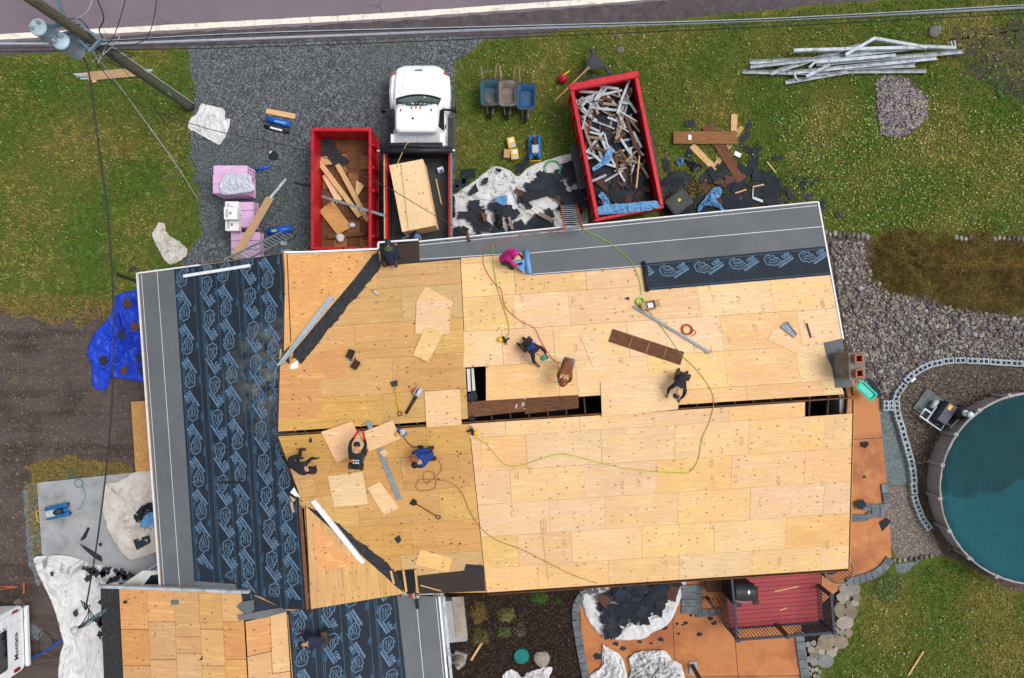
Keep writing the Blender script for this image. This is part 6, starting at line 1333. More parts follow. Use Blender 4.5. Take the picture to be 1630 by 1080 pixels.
plank((810, 346), (816, 366), .12, flat(.28), 'wood_grey', 'short grey timber upright in the debris near the eave', 'timber', .06)
plank((858, 340), (880, 352), .16, flat(.28), 'wood_grey', 'grey broken boards on the tarp left of the orange ladder', 'boards', .05)
# ------------------------------------------------ scraps east of the trailer
plank((1072, 219.5), (1173, 219.5), .48, flat(.12), 'wood_mid', 'wide brown plank lying across the other boards on the lawn', 'board', .03)
plank((1125, 200), (1181, 287), .42, flat(.06), 'wood_brown', 'dark stained plank crossing under the wide brown plank', 'board', .03)
plank((1101, 232), (1134, 265), .26, flat(.03), 'wood', 'pale board angled down right below the wide plank', 'board', .03)
plank((1128, 280), (1181, 202), .19, flat(.0), 'wood', 'narrow pale board crossing under both brown planks', 'board', .03)
plank((1169, 182), (1168, 209), .24, flat(.05), 'wood', 'short pale board standing up above the wide plank', 'board', .03)
for k, (x, y, w, l, a, z, lab) in enumerate(((1098, 219, 5, 8, 0, .152, 'white paper label on the wide brown plank'), (1174, 246, 11, 7, -25, .09, 'white paper scrap beside the dark plank'))):
    T = flat(z).frame(x, y, a); mb = MB(T); mb.box((0, 0, .006), (w/41, l/41, .01)); tag(mb.build('paper_scrap', M['print_white'], m=T), lab, 'paper')
random.seed(14); cnt = 0; SC = [(1048, 280), (1085, 282), (1130, 272), (1180, 262), (1195, 240), (1215, 270), (1240, 300), (1262, 320), (1070, 345), (1048, 330)]
HP = Heap()
while cnt < 120:
    x, y = random.uniform(1046, 1270), random.uniform(238, 345)
    if not in_poly(x, y, SC): continue
    s_ = random.uniform(5, 13); a = random.uniform(0, 6.3); pts = scrap_shape(x, y, s_)
    hh = .03+random.uniform(0, .08); scrap_or_heap(G, pts, hh, cnt, 120, 50, .88, 'torn dark shingle piece on top of the heap right of the trailer', 'shingles in the heap right of the trailer'); cnt += 1
HP.done('small torn shingle pieces in the scrap heap right of the trailer')
for k, (x, y, s_) in enumerate(((1098, 197, 9), (1192, 201, 6), (1186, 217, 7), (1097, 243, 9), (1238, 252, 7), (1258, 276, 4), (1265, 286, 4), (1279, 292, 7), (1297, 289, 6), (1287, 313, 6), (1310, 325, 5), (1333, 342, 6), (1257, 310, 8), (1203, 240, 7), (1060, 262, 9), (1180, 231, 5))):
    a = k*1.7; pts = scrap_shape(x, y, s_)
    loose('shingle_scrap', M['shingle'], G, rough_poly(pts, 4, 1, k), .05, .06, 'lone black shingle scrap on open grass right of the trailer', 'shingle', 'lone scraps on the lawn')
drape('blue_film', 'cloth_blue', [(1075, 258), (1083, 251), (1088, 254), (1086, 262), (1078, 262)], flat(.03), .1, 'small light blue film knot on the grass left of the planks', 'film', seed=13, fscale=.14)
drape('trash_bag', 'black_tarp', [(1088, 254), (1105, 257), (1118, 263), (1116, 270), (1104, 274), (1096, 264)], flat(.03), .08, 'flattened black plastic bag on the grass below the planks', 'bag', seed=14, fscale=.12)
drape('blue_film', 'cloth_blue', [(1110, 330), (1125, 312), (1136, 300), (1147, 299), (1147, 312), (1140, 318), (1150, 330), (1152, 336), (1138, 330), (1122, 328), (1112, 338)], flat(.12), .12, 'large light blue film strip crumpled by the eave right of the bin', 'film', seed=16, fscale=.1, center=(1130, 320))
BM = frame_at(P(1075, 326, 0), 38); t = thing('storage_bin', 'dark plastic bin with a yellow sticker beside the trailer corner', 'bin', BM)
mb = MB(BM); mb.loft([rr(-.36, .36, -.28, .28, .06, .0), rr(-.42, .42, -.33, .33, .06, .5)]); mb.build('tub', M['black'], t)
mb = MB(BM); mb.loft([rr(-.45, .45, -.36, .36, .07, .5), rr(-.45, .45, -.36, .36, .07, .54), rr(-.38, .38, -.29, .29, .06, .56)]); l_ = mb.build('lid', M['dark_steel'], t)
mb = MB(BM); mb.box((.06, .04, .563), (.12, .1, .003)); mb.build('sticker', M['yellow'], l_)
mb = MB(); mb.bar(P(1199, 300, .1), P(1198, 314, .12), .04, .03); mb.bar(P(1198, 315, .12), P(1214, 321, .1), .1, .03); tag(mb.build('metal_bracket', M['gutter']), 'bent white metal bracket in the scrap heap near the eave', 'bracket')
plank((1170, 308), (1188, 302), .05, flat(.12), 'wood', 'thin pale splinter stick in the scrap heap', 'stick', .02); plank((1221, 258), (1235, 275), .04, flat(.12), 'wood', 'thin pale stick on the scraps right of the dark plank', 'stick', .02); plank((1198, 298), (1216, 294), .05, flat(.13), 'wood', 'short pale splinter beside the bent bracket', 'stick', .02)
# ------------------------------------------------ heap of old gutters on the lawn
def gutter(a, b, label, z=.03, w=.13, h_=.1, up=True, name='gutter'):
    A, B = P(*a, z+h_/2), P(*b, z+h_/2+random.uniform(-.0, .05)); d = (B-A).normalized(); s_ = d.cross(Vector((0, 0, 1))).normalized(); u = s_.cross(d); t = .008; mb = MB()
    prof = [(-w/2, -h_/2), (w/2*.75, -h_/2), (w/2, h_/2), (w/2-.02, h_/2), (w/2*.7-.012, -h_/2+t), (-w/2+t, -h_/2+t), (-w/2+t, h_/2), (-w/2, h_/2)]
    if not up: prof = [(x, -y) for x, y in prof]
    mb.loft([[p+s_*x+u*y for x, y in prof] for p in (A, B)]); o = tag(mb.build(name, M['gutter']), label, 'gutter', 'old gutters heaped on the lawn')
    if up:
        n = int((B-A).length/.55)
        for k in range(n):
            p = A+(B-A)*((k+.5)/n)+u*(h_/2-.012); mb = MB(); mb.bar(p-s_*w*.46, p+s_*w*.46, .02, .012); mb.build('hanger', M['wood_grey'], o)
    return o
random.seed(6)
gs = [((1263, 81), (1474, 76), .3, 0, 'white downspout lying along the top of the gutter heap'), ((1391, 62), (1472, 76), .34, 0, 'white downspout bent down right from the heap peak'), ((1392, 61), (1345, 88), .34, 0, 'white downspout bent down left from the heap peak'), ((1470, 75), (1521, 77), .3, 0, 'short downspout end at the top right of the heap'), ((1195, 107), (1474, 75), .22, 1, 'long open gutter second from the top of the heap'), ((1182, 115), (1320, 118), .05, 1, 'open gutter at the left end of the heap'), ((1300, 103), (1533, 83), .18, 1, 'long open gutter reaching furthest right'), ((1255, 117), (1492, 93), .14, 1, 'open gutter across the lower middle of the heap'), ((1251, 132), (1350, 115), .08, 1, 'open gutter at the lower left of the heap'), ((1320, 115), (1474, 114), .04, 1, 'straight open gutter along the bottom of the heap'), ((1227, 118), (1290, 97), .16, 1, 'short steep gutter crossing at the left of the heap'), ((1283, 123), (1320, 104), .2, 0, 'short downspout elbow piece left of centre'), ((1300, 100), (1425, 89), .24, 0, 'downspout lying over the middle of the heap'), ((1240, 112), (1370, 72), .12, 1, 'gutter running steeply up under the heap'), ((1330, 110), (1457, 105), .09, 1, 'gutter half hidden under the lower middle'), ((1194, 100), (1290, 95), .06, 1, 'gutter hidden at the upper left of the heap')]
for a, b, z, up, lab in gs: gutter(a, b, lab, z, .15 if up else .13, .1, bool(up))
mb = MB(); mb.tube([P(1516, 75, .35), P(1513, 66, .4), P(1519, 65, .4), P(1521, 76, .35)], .035, 6); tag(mb.build('gutter_hook', M['gutter']), 'curled downspout end at the right of the gutter heap', 'gutter end')
mb = MB(); mb.tube([P(1264, 116, .2), P(1266, 124, .15), P(1270, 129, .1)], .05, 6); tag(mb.build('gutter_hook', M['gutter']), 'curved white elbow at the lower left of the gutter heap', 'gutter end')
mb = MB(); mb.tube([P(1288, 108, .3), P(1296, 100, .32), P(1309, 98, .3)], .055, 6); tag(mb.build('gutter_hook', M['gutter']), 'curved white elbow in the middle of the gutter heap', 'gutter end')
# ------------------------------------------------ shrubs
def shrub(name, label, px, py, rx, ry, hh, n, cols, leaf=(.03, .09), lump=.6, outline=None):
    c = P(px, py, 0); t = thing(name, label, 'shrub', c); Rx, Ry = rx*(H-hh*.5)/F, ry*(H-hh*.5)/F
    for k in range(5):
        a = k*1.3; mb = MB(); mb.tube([c, c+Vector((Rx*.35*cos(a), Ry*.35*sin(a), hh*.4)), c+Vector((Rx*.6*cos(a+.2), Ry*.6*sin(a+.2), hh*.65))], .04, 6, .012); mb.build('stem', M['attic'], t)
    u = RNG.uniform(0, 1, n)**.5*(1+.18*np.abs(RNG.normal(0, 1, n))*(RNG.uniform(0, 1, n) < .5)); a = RNG.uniform(0, 2*pi, n); x, y = u*np.cos(a), u*np.sin(a)
    nz = np.array([mnoise.noise(Vector((p*2.3+px, q*2.3, 1)))+.5*mnoise.noise(Vector((p*6+px, q*6, 4))) for p, q in zip(x, y)]); rim = 1+np.array([.3*mnoise.noise(Vector((cos(b)*1.6+px, sin(b)*1.6, 9)))+.2*mnoise.noise(Vector((cos(b)*5+px, sin(b)*5, 3))) for b in a])
    z = hh*np.clip(1-u**2.2, 0.03, 1)*(1+lump*nz)*RNG.uniform(.55, 1.05, n)**.6
    pos = np.stack([c.x+x*Rx*rim, c.y+y*Ry*rim, np.clip(z, .02, None)], 1); S = np.stack([RNG.uniform(.012, .03, n), RNG.uniform(*leaf, n), RNG.uniform(.02, .07, n)], 1)
    col = np.clip(pick(cols, n, .22)*(1+.35*nz[:, None]), .004, 1)
    scatter('foliage', blade, [(0, 1, 2, 3)], pos, rotz(RNG.uniform(0, 6.3, n)) @ roty(RNG.uniform(-.6, .6, n)), S, col, M['leaf'], None, None, t)
BR = [(146, 116, 68), (126, 100, 58), (160, 130, 80), (110, 86, 50), (126, 120, 64), (140, 102, 60), (118, 116, 58)]
shrub('shrub', 'wide brown spreading shrub at the right edge of the river stones', 1560, 432, 104, 58, .42, 46000, BR)
shrub('shrub', 'brown green spreading shrub beside the short stone row', 1440, 418, 58, 50, .38, 28000, BR+[(92, 96, 44), (84, 88, 40)])
shrub('shrub', 'brown spreading shrub at the far right partly out of frame', 1650, 445, 60, 55, .4, 14000, BR)
shrub('bed_plant', 'bright green plant in the mulch below the lower eave', 858, 951, 11, 9, .2, 900, [(76, 108, 46), (62, 92, 38), (96, 122, 56)], (.05, .12))
shrub('bed_plant', 'tiny green plant in the mulch right of the bright green one', 888, 956, 6, 4, .15, 320, [(76, 108, 46), (62, 92, 38)], (.04, .1))
shrub('bed_plant', 'dry tan tuft in the mulch near the concrete slab', 763, 975, 12, 15, .25, 900, [(120, 96, 60), (96, 80, 50), (108, 100, 56)], (.08, .2))
shrub('bed_plant', 'olive tuft in the middle of the planting bed', 806, 978, 11, 10, .25, 800, [(112, 110, 60), (128, 118, 74), (84, 96, 48)], (.08, .2))
shrub('bed_plant', 'olive brown tuft low in the bed by the loose stick', 764, 1013, 13, 11, .25, 800, [(100, 94, 56), (84, 80, 46), (112, 96, 60)], (.08, .2))
shrub('bed_plant', 'dull green tuft right of the bed centre', 803, 1005, 10, 8, .2, 500, [(84, 96, 54), (104, 100, 60)], (.08, .18))
shrub('bed_plant', 'pale dry flower heads in the mulch', 828, 1003, 9, 9, .22, 500, [(150, 132, 128), (120, 100, 96), (96, 76, 70)], (.03, .08))
shrub('weeds', 'patch of green weeds on the lawn beside the curved curb', 1410, 935, 26, 22, .14, 2200, [(88, 118, 54), (74, 104, 46), (110, 130, 70), (150, 160, 110)], (.04, .1))
# ------------------------------------------------ pool, pump
zt = 1.0; pc = P(1650, 778, zt); pr = 3.55; pool = thing('swimming_pool', 'round above ground pool with a teal winter cover at the right edge', 'pool', Vector((pc.x, pc.y, 0)))
mb = MB(); N = 72
ring = lambda r, z: [Vector((pc.x+r*cos(2*pi*k/N), pc.y+r*sin(2*pi*k/N), z)) for k in range(N)]
mb.loft([ring(pr, 0), ring(pr, zt-.06)], False); mb.build('wall', M['pool_wall'], pool, True)
mb = MB(); mb.loft([ring(pr+.04, zt-.10), ring(pr+.12, zt-.05), ring(pr+.10, zt-.01), ring(pr-.08, zt-.02), ring(pr-.1, zt-.08)], False); mb.build('top_rail', M['pool_wall'], pool)
for k in range(18):
    a = 2*pi*(k+.3)/18; d = Vector((cos(a), sin(a), 0)); c = Vector((pc.x, pc.y, 0)); mb = MB(); mb.bar(c+d*(pr+.05)+Vector((0, 0, .02)), c+d*(pr+.05)+Vector((0, 0, zt)), .14, .07, d); mb.bar(c+d*(pr+.03)+Vector((0, 0, zt-.005)), c+d*(pr+.17)+Vector((0, 0, zt-.03)), .13, .05); mb.build('upright', M['pool_wall'], pool)
def cover_mat():
    t = NT('teal_pool_cover'); v = t.coord('World'); c = t.ramp(t.noise(v, .5, 4), [(.3, lin((10, 64, 70))), (.7, lin((7, 48, 54)))])
    w = t.n('ShaderNodeTexWave'); w.inputs['Scale'].default_value = 2.5; w.inputs['Distortion'].default_value = 1; t.l(v, w.inputs['Vector']); c = t.mix(t.math('MULTIPLY', w.outputs['Fac'], .18), c, lin((10, 58, 70)))
    sx = t.n('ShaderNodeSeparateXYZ'); t.l(v, sx.inputs[0]); yy = t.math('ADD', sx.outputs['Y'], t.math('MULTIPLY', t.math('SUBTRACT', t.noise(v, .55, 3, .5), .5), 3.2)); n = t.step(yy, -5.55, -5.75); c = t.mix(t.math('MULTIPLY', n, .6), c, lin((20, 82, 92)))  # lighter lower part: a puddle's sky reflection put into the colour
    k = t.step(t.noise(t.coord('World', (1, 2.5, 1)), 2.4, 5, .7), .60, .64); c = t.mix(t.math('MULTIPLY', k, .5), c, lin((10, 42, 52)))
    w2 = t.n('ShaderNodeTexNoise'); w2.noise_type = 'RIDGED_MULTIFRACTAL'; w2.inputs['Scale'].default_value = .8; w2.inputs['Distortion'].default_value = 1.5; t.l(v, w2.inputs['Vector'])
    return t.done(c, .7, .15, 0, t.math('ADD', w2.outputs[0], t.math('MULTIPLY', w.outputs['Fac'], .15)), .8, .06)
M['cover'] = cover_mat(); rows = []
for i in range(30):
    r = i/29; row = []
    for k in range(145):
        a = 2*pi*(k % 144)/144; R_ = r*(pr+.0); fold = mnoise.noise(Vector((cos(a)*9, sin(a)*9, r*1.5)))*.08+mnoise.noise(Vector((cos(a)*22, sin(a)*22, r*2)))*.05; fold = abs(fold)
        z = zt+.05+fold*max(0, (r-.75)/.25)*1.0-.16*(1-r**4)+.02*mnoise.noise(Vector((R_*cos(a)*1.4, R_*sin(a)*1.4, 0)))
        if i == 29: z = zt+.0+fold*.3; R_ = pr+.02+fold*.6
        row.append(Vector((pc.x+R_*cos(a), pc.y+R_*sin(a), z)))
    rows.append(row)
mb = MB(); mb.grid(rows); mb.build('winter_cover', M['cover'], pool, True)
c = P(1542, 660, zt+.1); mb = MB(); mb.lathe(c, [(.12, 0), (.12, .12), (.05, .15)], 14); mb.build('skimmer_cap', M['transformer'], pool, True)
PM = frame_at(P(1492, 655, 0), -35); pm = thing('pool_pump', 'pool pump and filter with white pipes on the gravel beside the pool', 'pump', PM)
mb = MB(PM); mb.box((-.25, 0, .05), (1.3, .95, .1)); mb.build('base_slab', M['paver'], pm)
mb = MB(PM); mb.box((.0, -.02, .38), (.42, .85, .56)); b_ = mb.build('heater', M['rail'], pm, bevel=.02); mb = MB(PM); mb.box((-.06, .22, .663), (.14, .2, .003)); mb.build('sticker', M['yellow'], b_)
mb = MB(PM); mb.lathe((.42, .32, .1), [(.24, 0), (.27, .1), (.27, .5), (.2, .66), (.06, .72)], 20); mb.build('filter_tank', M['black'], pm, True)
mb = MB(PM); mb.lathe((.42, .32, .82), [(.12, 0), (.12, .08), (.04, .1)], 12); mb.build('valve', M['tool_grey'], pm)
for k, p in enumerate([[(-.62, -.28, .3), (-.62, -.62, .3), (.35, -.62, .3), (.35, -.25, .3), (.62, -.25, .3), (.62, .42, .5), (.42, .32, .86)], [(-.62, -.28, .3), (-.3, -.28, .3)], [(.62, -.25, .3), (.72, -.5, .3), (.95, -.45, .3)], [(-.3, -.62, .3), (-.3, .05, .3)]]):
    mb = MB(PM); mb.tube(p, .035, 8); mb.build('pipe', M['pvc'], pm)
mb = MB(PM); mb.tube([(-.42, -.1, .3), (-.42, .25, .3)], .1, 12); mb.build('motor', M['tool_grey'], pm, True)
# ------------------------------------------------ concrete block edging
bk = [(1637, 580), (1619, 579), (1602, 578), (1584.5, 577), (1566, 575.6), (1548, 575), (1529, 574), (1510, 575), (1492, 578.5), (1476, 583.5), (1462, 591), (1448, 602), (1435.6, 618.5), (1428, 632), (1428, 646), (1430, 662), (1435.6, 679), (1440, 696), (1445, 713), (1450, 731), (1453, 746), (1455, 761), (1455.5, 778), (1458, 797), (1463, 811), (1468, 824), (1476, 836)]
bw = thing('block_edging', 'curved edging of grey hollow concrete blocks around the pool gravel', 'block edging', P(1450, 700, 0))
def block_mesh():
    mb = MB(); w, d, h_, t = .395, .195, .19, .048; c = .03
    O = [(-w/2, -d/2), (w/2, -d/2), (w/2, d/2), (-w/2, d/2)]
    xs = [-w/2, -w/2+t, -t/2, t/2, w/2-t, w/2]; ys = [-d/2, -d/2+t, d/2-t, d/2]
    for i in range(5):
        for j in range(3):
            if j == 1 and i in (1, 3): continue
            mb.add([(xs[i], ys[j], h_), (xs[i+1], ys[j], h_), (xs[i+1], ys[j+1], h_), (xs[i], ys[j+1], h_)], [(0, 1, 2, 3)])
    for i in (1, 3):
        q = [(xs[i], ys[1]), (xs[i+1], ys[1]), (xs[i+1], ys[2]), (xs[i], ys[2])]
        mb.add([(x, y, h_) for x, y in q]+[(x, y, .01) for x, y in q], [(0, 4, 5, 1), (1, 5, 6, 2), (2, 6, 7, 3), (3, 7, 4, 0), (4, 7, 6, 5)])
    mb.add([(x, y, 0) for x, y in O]+[(x, y, h_) for x, y in O], [(0, 1, 5, 4), (1, 2, 6, 5), (2, 3, 7, 6), (3, 0, 4, 7), (3, 2, 1, 0)])
    for x in (-w/2+.04, 0, w/2-.04): mb.box((x, d/2+.012, h_/2), (.05, .024, h_-.01))
    me = bpy.data.meshes.new('concrete_block'); me.from_pydata(mb.v, [], mb.f); me.materials.append(M['block']); return me
BLK = block_mesh()
for i, (x, y) in enumerate(bk):
    a = bk[max(i-1, 0)]; b = bk[min(i+1, len(bk)-1)]; d = P(*a, .1)-P(*b, .1); an = math.atan2(d.y, d.x)+random.uniform(-.05, .05)
    place('concrete_block', BLK, Matrix.Translation(P(x, y, .19)-Vector((0, 0, .18))) @ Matrix.Rotation(an, 4, 'Z') @ Matrix.Diagonal((1.08, 1.2, 1, 1)), bw)
for x, y in ((1411, 646), (1419, 646)):
    place('concrete_block', BLK, Matrix.Translation(P(x, y, .19)-Vector((0, 0, .18))) @ Matrix.Rotation(pi/2, 4, 'Z') @ Matrix.Diagonal((1, .8 if x > 1415 else 1, 1, 1)), bw)
mb = MB(); mb.bar(P(1450, 608, .22), P(1457, 602, .22), .08, .05); tag(mb.build('pipe_piece', M['pvc']), 'short white pipe piece lying on the block edging', 'pipe')
# ------------------------------------------------ pavers and curbs
def pavers(name, label, pts, w, n, mat='paver', z=.0, h_=.11, cat='curb'):
    s_ = spline(pts, 12); A = np.array(s_); d = np.r_[0, np.cumsum(np.hypot(*np.diff(A, axis=0).T))]; t = thing(name, label, cat, P(*pts[0], 0))
    for k in range(n):
        a0, a1 = d[-1]*k/n, d[-1]*(k+1)/n-.5; p = [(np.interp(q, d, A[:, 0]), np.interp(q, d, A[:, 1])) for q in (a0, a1)]; (x0, y0_), (x1, y1_) = p; L_ = math.hypot(x1-x0, y1_-y0_); nx, ny = -(y1_-y0_)/L_*w/2, (x1-x0)/L_*w/2
        j = random.uniform(-.01, .01); mb = MB(); mb.slab(flat(z), [(x0+nx, y0_+ny), (x1+nx, y1_+ny), (x1-nx, y1_-ny), (x0-nx, y0_-ny)], 0, h_+j); mb.build('paver', M[mat], t, m=Matrix.Translation(P(x0, y0_, z)), bevel=.008)
random.seed(8)
pavers('curb', 'curved grey paver curb between the mulch bed and the orange patio', [(962, 932), (935, 941), (920, 955), (916, 980), (920, 1010), (926, 1045), (934, 1085), (940, 1120)], 12, 16)
pavers('curb', 'curved grey paver curb at the end of the side patio', [(1415, 888), (1405, 903), (1388, 914), (1365, 922), (1345, 926)], 13, 8)
pavers('curb', 'straight grey curb along the right side of the orange patio', [(1271, 1006), (1275, 1040), (1281, 1080), (1284, 1120)], 14, 8)
pavers('paver_step', 'grey paver strips across the side patio near the scraps', [(1350, 824), (1376, 824), (1383, 818), (1412, 818)], 11, 5, cat='pavers')
pavers('paver_step', 'upper row of dark pavers on the side patio', [(1372, 806), (1390, 808), (1412, 806)], 11, 3, cat='pavers')
pavers('paver_step', 'short paver column beside the gravel above the paver strips', [(1406, 770), (1408, 784), (1410, 800)], 11, 2, cat='pavers')
pavers('stone_steps', 'grey stone steps left of the deck stairs', [(1096, 930), (1096, 976)], 24, 4, cat='steps'); pavers('stone_steps', 'grey stone curb at the foot of the deck stairs', [(1112, 930), (1112, 972)], 9, 3, cat='steps'); pavers('stone_steps', 'flat grey stone row below the deck stair', [(1106, 976), (1148, 972)], 11, 4, cat='steps')
for k, pts in enumerate(([(1369, 704), (1381, 703), (1383, 708), (1377, 714), (1369, 710)], [(1373, 758), (1377, 757), (1378, 761), (1374, 761)], [(1399, 832), (1410, 824), (1418, 830), (1412, 838), (1404, 846)], [(1360, 800), (1374, 795), (1380, 806), (1366, 812)], [(1390, 606), (1405, 630), (1400, 633), (1378, 600)])):
    loose('shingle_scrap', M['shingle'], flat(.03 if k < 3 else .15), pts, .005, .022, ['black shingle scrap high on the side patio', 'tiny black scrap in the middle of the side patio', 'large black scrap below the paver strips by the gravel', 'black shingle leaning over the dark pavers', 'dark shingle strip on the stones right of the teal board'][k], 'shingle')
mb = MB(frame_at(P(1377, 622, .5), -43)); mb.loft([rr(-.38, .38, -.16, .16, .06, .0), rr(-.42, .42, -.2, .2, .07, .12), rr(-.36, .36, -.14, .14, .05, .14), rr(-.33, .33, -.11, .11, .05, .07)]); o = tag(mb.build('plastic_sled', M['teal']), 'bright teal plastic sled leaning below the chimney', 'sled')
# planting bed objects
mb = MB(); mb.slab(flat(0), [(702, 951), (738, 949), (745, 1013), (708, 1017)], 0, .45); tag(mb.build('concrete_slab', M['concrete'], bevel=.02), 'mossy concrete step block beside the lower eave', 'concrete block')
mb = MB(); mb.slab(flat(0.452), [(719, 950.5), (737, 950), (744, 1012), (726, 1014)], 0, .03); tag(mb.build('concrete_slab', M['stone'], bevel=.01), 'mossy darker slab lying on the concrete step block', 'slab')
mb = MB(); mb.lathe(P(830, 1043, .0), [(.30, 0), (.30, .12), (.28, .14), (.1, .15)], 28); tag(mb.build('tank_lid', M['green_lid'], bevel=0), 'round green lid standing in the mulch bed', 'lid')
plank((750, 1051), (768, 1022), .08, G, 'wood', 'pale stick lying in the lower left of the planting bed', 'stick', .05)
def statue(px, py, label, s=1.0):
    m = frame_at(P(px, py, 0), -15) @ Matrix.Scale(s, 4); t = thing('garden_statue', label, 'statue', m)
    mb = MB(m); mb.box((0, 0, .08), (.5, .44, .16)); mb.build('plinth', M['concrete'], t, bevel=.02)
    mb = MB(m); mb.lathe((0, 0, .16), [(.2, 0), (.22, .12), (.15, .26), (.2, .42), (.12, .52), (.06, .56), (.10, .66), (.08, .76), (.02, .8)], 12, (1, .8)); mb.build('figure', M['stone'], t, True)
statue(732, 1046, 'weathered grey garden statue on a plinth beside the gutter'); statue(716, 1046, 'smaller grey garden statue right against the gutter', .8)
# white tarps around the patio
drape('white_tarp', 'tarp_white', [(929, 945), (950, 932), (985, 928), (1010, 930), (1050, 925), (1090, 924), (1086, 945), (1075, 975), (1062, 995), (1040, 1007), (1020, 1018), (972, 1018), (950, 1005), (935, 985), (927, 962)], flat(.035), .14, 'white tarp full of torn black shingles on the orange patio', 'tarp', seed=51, fscale=.045, rings=24, seg=120)
random.seed(15); cnt = 0; TP = [(958, 955), (985, 930), (1075, 926), (1070, 948), (1050, 972), (1020, 990), (985, 995), (972, 1010), (965, 985)]
HP = Heap()
while cnt < 130:
    x, y = random.uniform(950, 1080), random.uniform(926, 1012)
    if not in_poly(x, y, TP): continue
    s_ = random.uniform(5, 12); a = random.uniform(0, 6.3); pts = scrap_shape(x, y, s_); hh = .2+random.uniform(0, .09)
    scrap_or_heap(flat(.035), pts, hh, cnt, 130, 40, .95, 'torn black shingle uppermost in the tarp on the orange patio', 'shingles in the patio tarp'); cnt += 1
HP.done('small torn shingles filling the white tarp on the orange patio')
for k, (x, y, s_) in enumerate(((980, 1025, 6), (992, 1032, 6), (1019, 1022, 4), (1052, 1018, 6), (1058, 1000, 5), (1078, 993, 3), (1087, 995, 3), (1092, 992, 4), (1080, 1009, 3), (1113, 1010, 5), (1131, 985, 5), (1137, 992, 5), (952, 1045, 9), (1100, 980, 3), (1036, 1024, 3))):
    a = k*1.3; pts = [(x+s_*f*cos(a+b), y+s_*.7*f*sin(a+b)) for f, b in ((1, .4), (1, 1.3), (.7, 2.2), (1, 3.0), (.8, 4.1), (1, 5.3))]; loose('shingle_scrap', M['shingle'], flat(.034), rough_poly(pts, 3, 1, k), .004, .02, 'stray black shingle scrap on the bare orange patio', 'shingle', 'stray scraps on the patio')
drape('white_tarp', 'tarp_white', [(960, 1025), (968, 1032), (984, 1040), (995, 1060), (995, 1100), (938, 1100), (940, 1075), (957, 1062), (958, 1040)], flat(.035), .18, 'pointed white tarp heap low on the patio, left of the other heap', 'tarp', seed=61, fscale=.07, rings=20, seg=90)
drape('white_tarp', 'tarp_white', [(1000, 1048), (1015, 1038), (1035, 1036), (1058, 1036), (1070, 1050), (1086, 1062), (1084, 1100), (1000, 1100), (1003, 1072)], flat(.035), .26, 'tall crumpled white tarp heap at the bottom of the patio', 'tarp', seed=67, fscale=.085, rings=22, seg=96, dome=.15)
drape('white_tarp', 'tarp_white', [(800, 1075), (812, 1066), (822, 1070), (832, 1078), (842, 1070), (878, 1062), (870, 1085), (850, 1110), (800, 1110)], G, .14, 'white tarp piece at the bottom edge of the planting bed', 'tarp', seed=71, fscale=.08)
PO = thing('patio_post', 'brown wooden post on a concrete base at the bottom of the patio', 'post', P(1102, 1060, .035)); mb = MB(); mb.slab(flat(.036), [(1096, 1053), (1109, 1052), (1110, 1072), (1097, 1073)], 0, .06); mb.build('base', M['concrete'], PO)
b = P(1102, 1060, .1); mb = MB(); mb.box((b.x, b.y, 1.3), (.12, .12, 2.4)); mb.build('shaft', M['post_brown'], PO)
mb = MB(); mb.bar(P(1446, 1075, .06), P(1470, 1037, .08), .07, .03); tag(mb.build('wood_stick', M['wood']), 'thin pale stick lying on the lower right lawn', 'stick')
# ------------------------------------------------ red deck with railing
zd = .62; DD = flat(zd); dk = thing('deck', 'red stained plank deck with dark railing below the lower eave', 'deck', P(1235, 955, 0))
D4 = [(1150, 905), (1306, 893), (1308, 989), (1162, 1001)]
for k in range(14):
    f0, f1 = k/14, (k+1)/14-.006; a = lerp(D4[0], D4[3], f0); b = lerp(D4[1], D4[2], f0); c = lerp(D4[1], D4[2], f1); d = lerp(D4[0], D4[3], f1); mb = MB(); mb.slab(DD, [a, b, c, d], -.03, random.uniform(-.001, .002)); mb.build('plank', M['deck_red'], dk)
mb = MB(); mb.slab(DD, [lerp(D4[i], D4[(i+2) % 4], .01) for i in range(4)], -.2, -.035); mb.build('joist_frame', M['attic'], dk)
def post(px, py, z0, z1, w=.1, mat='rail', name='post'):
    b = P(px, py, zd); mb = MB(); mb.box((b.x, b.y, (z0+z1)/2), (w, w, z1-z0)); return mb.build(name, M[mat], dk)
corners = [(1160, 1000), (1236, 994.5), (1308, 989), (1303, 932), (1155, 945)]
for c in corners: post(*c, .0, zd+.05, .13, 'post_brown', 'leg'); p_ = post(*c, zd+.0, zd+1.06, .1, 'post_brown' if c[0] == 1236 else 'rail')
for c in corners: b = P(*c, zd); mb = MB(); mb.box((b.x, b.y, zd+1.08), (.14, .14, .05)); mb.build('post_cap', M['rail'], dk)
def railing(a, b):
    A, B = P(*a, zd), P(*b, zd); up = Vector((0, 0, 1))
    for z, w in ((1.02, .09), (.1, .05)): mb = MB(); mb.bar(A+up*z, B+up*z, w, .05); mb.build('rail', M['rail'], dk)
    n = int((B-A).length/.115)
    for k in range(1, n): p = A+(B-A)*k/n; mb = MB(); mb.bar(p+up*.1, p+up*1.0, .022, .022); mb.build('baluster', M['rail'], dk)
railing(corners[0], corners[1]); railing(corners[1], corners[2]); railing(corners[2], corners[3]); railing(corners[0], corners[4]); railing(corners[4], (1151, 905))
sr = thing('stair_rail', 'sloping wooden stair handrail left of the deck', 'handrail', P(1130, 955, 0)); mb = MB(); mb.bar(P(1128, 955, .55), P(1160, 1000, 1.1), .11, .05); mb.build('rail', M['post_brown'], sr); mb = MB(); mb.box(P(1128, 955, .3), (.1, .1, .56)); mb.build('post', M['post_brown'], sr)
